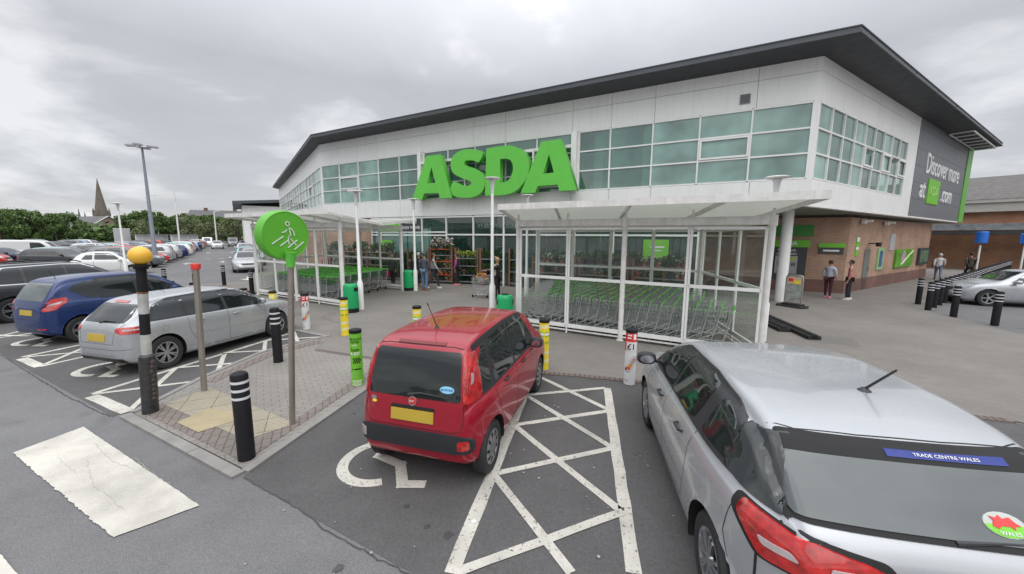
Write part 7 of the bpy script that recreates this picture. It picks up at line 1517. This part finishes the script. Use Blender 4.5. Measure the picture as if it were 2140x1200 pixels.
for j, (x, dist, i, sc) in enumerate(((266, 150, 1, .98), (284, 157, 0, .82), (305, 150, 3, .84), (326, 158, 1, .98), (347, 151, 0, .9), (368, 160, 3, .82), (389, 152, 0, .92), (410, 158, 1, .98), (430, 150, 0, .86), (452, 156, 3, .80), (474, 150, 1, .9), (497, 142, 3, .92), (520, 138, 1, 1.05), (546, 150, 0, .9))):
    tree(i, dirp(x, dist), '%s tree from the left in the green line behind the far trolley shelters' % ordn[j], 'trees behind the far end of the car park', sc*rd.uniform(.82, 1.08), rd.uniform(0, 6))
for j, (x, dist, sc, l) in enumerate(((300, 118, .72, 'thin olive tree behind the tall floodlight mast'), (396, 117, .85, 'rounded pale olive tree in front of the green tree line'), (446, 116, .72, 'small sparse olive tree beside the lane end'), (500, 114, .95, 'loose grey green tree at the lane end near the left wing'))):
    tree(2, dirp(x, dist), l, 'pale olive trees', sc, rd.uniform(0, 6))
hd_ = MB(); rr_ = random.Random(2)
for k in range(9000):
    b_ = rr_.uniform(-64, -30); dd = rr_.uniform(176, 200); p = Vector((math.sin(R(b_))*dd, math.cos(R(b_))*dd, max(0, rr_.gauss(2.4, 1.6)))); s_ = rr_.uniform(.4, .9); u = Vector((rr_.uniform(-1, 1), rr_.uniform(-1, 1), rr_.uniform(-1, 1))).normalized(); v = u.cross(Vector((rr_.uniform(-1, 1), rr_.uniform(-1, 1), rr_.uniform(-1, 1)))).normalized()
    hd_.add([p-u*s_, p+v*s_, p+u*s_, p-v*s_], [(0, 1, 2, 3)], rr_.randrange(3))
link('distant_scrub', hd_.mesh('distant_scrub'), None, TL); bpy.data.objects['distant_scrub']['kind'] = 'stuff'
M_SLATE = mat('slate roof', (.12, .115, .12), .8, var=.25, vs=.5); M_RENDER = mat('cream render', (.40, .38, .34), .8, var=.1); M_BUFF = brickmat('buff brown brick', (.26, .19, .14), (.22, .16, .12), (.25, .22, .2)); M_STONE = mat('spire stone', (.15, .13, .105), .9, var=.35, vs=.35, bump=.3)
def house(name, label, px_, dist, w, d, eave, ridge, wm, chims=0, rot=0., wins=(), gable=False):
    p = dirp(px_, dist); t = thing(name, label, 'building', p, yaw(p)+rot); MB().box(-w/2, w/2, 0, d, 0, eave).build('wall', wm, t)
    mb = MB(); o_ = .35
    if gable:
        mb.add([(-w/2-o_, -o_, eave), (0, -o_, ridge), (w/2+o_, -o_, eave), (-w/2-o_, d, eave), (0, d, ridge), (w/2+o_, d, eave)], [(0, 3, 4, 1), (1, 4, 5, 2)]); mb.build('roof', M_SLATE, t)
        m2 = MB(); m2.add([(-w/2, 0, eave), (w/2, 0, eave), (0, 0, ridge-.15)], [(0, 1, 2)]); m2.build('gable', wm, t)
        m3 = MB(); m3.bar((-w/2-o_, -o_, eave), (0, -o_, ridge), .12, .4, up=(0, 1, 0)); m3.bar((w/2+o_, -o_, eave), (0, -o_, ridge), .12, .4, up=(0, 1, 0)); m3.build('bargeboard', M_FRAME, t)
    else:
        mb.add([(-w/2-o_, -o_, eave), (w/2+o_, -o_, eave), (w/2+o_, d/2, ridge), (-w/2-o_, d/2, ridge), (w/2+o_, d, eave), (-w/2-o_, d, eave)], [(0, 1, 2, 3), (3, 2, 4, 5), (0, 3, 5), (1, 4, 2)]); mb.build('roof', M_SLATE, t)
    for k in range(chims): x = -w/2+w*(k+.5)/chims; MB().box(x-.7, x+.7, d/2-.4, d/2+.4, ridge-1, ridge+1.1).build('chimney', B_DK, t)
    for (x, z, ww, hh) in wins:
        f = MB().box(x-ww/2, x+ww/2, -.08, 0, z, z+hh).build('window', M_FRAME, t); MB().box(x-ww/2+.1, x+ww/2-.1, -.12, -.08, z+.1, z+hh-.1).build('pane', M_CGLASS, f)
    return t
house('brick_hall', 'brown brick hall with white edged gable below the church spire', 231, 222, 10.5, 30, 5.6, 9.6, M_BUFF, 0, .42, [(.6, 2.6, 1.0, 1.7), (2.4, 2.6, 1.0, 1.7)], True)
house('low_house', 'low cream building with slate roof left of the brick hall', 180, 210, 10, 10, 4.0, 6.6, M_RENDER, 0, .2, [(-3, 1.4, 1.6, 1.2), (2, 1.4, 1.6, 1.2)])
house('terrace', 'slate roofed house with two dark chimneys beyond the trees', 168, 260, 15, 10, 5.6, 9.2, M_RENDER, 2, .1)
house('terrace', 'long slate terrace with red chimneys behind the right trees', 456, 230, 24, 11, 9.6, 14.2, M_RENDER, 2, -.35)
house('terrace', 'slate roof with chimney just showing left of the long terrace', 388, 240, 7, 10, 9., 11.6, M_RENDER, 1, 0)
house('terrace', 'small dark roof just behind the tree line right of the lamp post', 297, 240, 6, 10, 9, 11.2, M_RENDER, 1, 0)
for (x, dist, s_, l) in ((219, 450, 1., 'tall stone church spire above the brick hall'), (172, 600, .40, 'small distant spire left of the tall one'), (184, 620, .33, 'smallest distant spire between the others')):
    p = dirp(x, dist); t = thing('church_spire', l, 'church', p, yaw(p)+.3); k = s_
    MB().box(-4.0*k, 4.0*k, -4.0*k, 4.0*k, 0, 18 if s_ == 1 else 16).build('tower', M_STONE, t)
    z0 = 18 if s_ == 1 else 16; h_ = 28 if s_ == 1 else 30*k; mb = MB(); mb.lathe([(4.3*k, z0), (3.0*k, z0+h_*.28), (.12, z0+h_)], 8); mb.build('spire', M_STONE, t)
    if s_ == 1:
        for a in range(4): MB().bar((3.2*math.cos(a*math.pi/2), 3.2*math.sin(a*math.pi/2), z0+2), (2.4*math.cos(a*math.pi/2), 2.7*math.sin(a*math.pi/2), z0+5.2), 1.3, 1.0).build('spire_window', mat('dark louvre', (.05, .045, .04), .8), t)
        for a in range(4): an = a*math.pi/2+math.pi/4; MB().lathe([(.9, z0-1), (.7, z0+2.2), (0, z0+5.5)], 6, c=(4.9*math.cos(an), 4.9*math.sin(an), 0)).build('pinnacle', M_STONE, t)
# floodlight mast, posts, board, far shelters
p = G(327, 556); p.z = 0; t = thing('floodlight_mast', 'tall grey floodlight mast with four lamps over the parked cars', 'lamp post', p); hm_ = 9.3
MB().lathe([(.19, 0), (.18, 1.2), (.155, 1.25), (.07, hm_)], 14).build('mast', mat('grey blue mast', (.20, .225, .27), .5), t, 35)
mb = MB(); mb.lathe([(.3, hm_), (.34, hm_+.05), (.3, hm_+.1)], 14); mb.build('head_ring', M_GALV, t)
for k in range(4): a = k*math.pi/2+.4; q = Vector((math.cos(a)*.6, math.sin(a)*.6, hm_+.12)); mb = MB(); mb.bar((0, 0, hm_+.05), q, .06, .05); mb.bar(q-Vector((math.cos(a)*.25, math.sin(a)*.25, -.03)), q+Vector((math.cos(a)*.35, math.sin(a)*.35, 0)), .42, .12); mb.build('lamp', mat('lamp casing', (.32, .33, .35), .4), t)
for (x, dist, h_, l, hd2) in ((374, 88, 10.2, 'plain pale pole rising from the far cars', 0), (452, 98, 7.2, 'thin pale lamp post among the lane end trees', 1), (332, 150, 13.5, 'thin far lamp post with two arms above the trees', 2)):
    p = dirp(x, dist); t = thing('tall_pole', l, 'lamp post', p, yaw(p)); MB().lathe([(.14, 0), (.09, h_)], 8).build('pole', M_FRAMED, t, 35)
    if hd2: mb = MB(); mb.bar((-.9 if hd2 == 2 else 0, 0, h_), (.9, 0, h_+.2), .2, .12); mb.build('lamp_head', M_FRAMED, t)
p = dirp(256, 118); t = thing('notice_board', 'large blank white backed board on posts left of the beacon globe', 'sign', p, yaw(p)+.15)
MB().box(-1.3, 1.3, 0, .15, .9, 3.7).build('board', mat('grey white board', (.45, .46, .47), .5), t)
for a in ((-1.3, 1.3, 3.6, 3.75), (-1.3, 1.3, .85, 1.)): MB().box(a[0], a[1], -.04, 0, a[2], a[3]).build('frame', M_FRAME, t)
for x in (-1, 1): MB().box(x-.08, x+.08, .16, .3, 0, 3.6).build('leg', M_GALV, t)
for (x0, x1, l) in ((283, 350, 'long white far trolley shelter left of the mast'), (357, 413, 'long white far trolley shelter right of the mast')):
    a, b = dirp(x0, 112), dirp(x1, 114); m_ = (a+b)/2; w_ = (b-a).length; t = thing('far_trolley_shelter', l, 'trolley shelter', m_, ang(b-a))
    MB().box(-w_/2, w_/2, -.05, 0, .2, 2.45).build('side_panel', mat('milky panel', (.60, .61, .60), .4, var=.1), t); mb = MB(); mb.add([(-w_/2-.1, -1.2, 2.55), (w_/2+.1, -1.2, 2.55), (w_/2+.1, 1.6, 2.4), (-w_/2-.1, 1.6, 2.4)], [(0, 1, 2, 3)]); mb.build('roof', M_FRAME, t)
    for k in range(6): x = -w_/2+w_*k/5; MB().box(x-.05, x+.05, -.08, .04, 0, 2.5).build('post', M_FRAME, t)
for o in list(bpy.data.objects):      # prototypes that were never placed
    if o.parent is None and o.get('label') == 'x':
        for c in list(o.children_recursive): bpy.data.objects.remove(c)
        bpy.data.objects.remove(o)
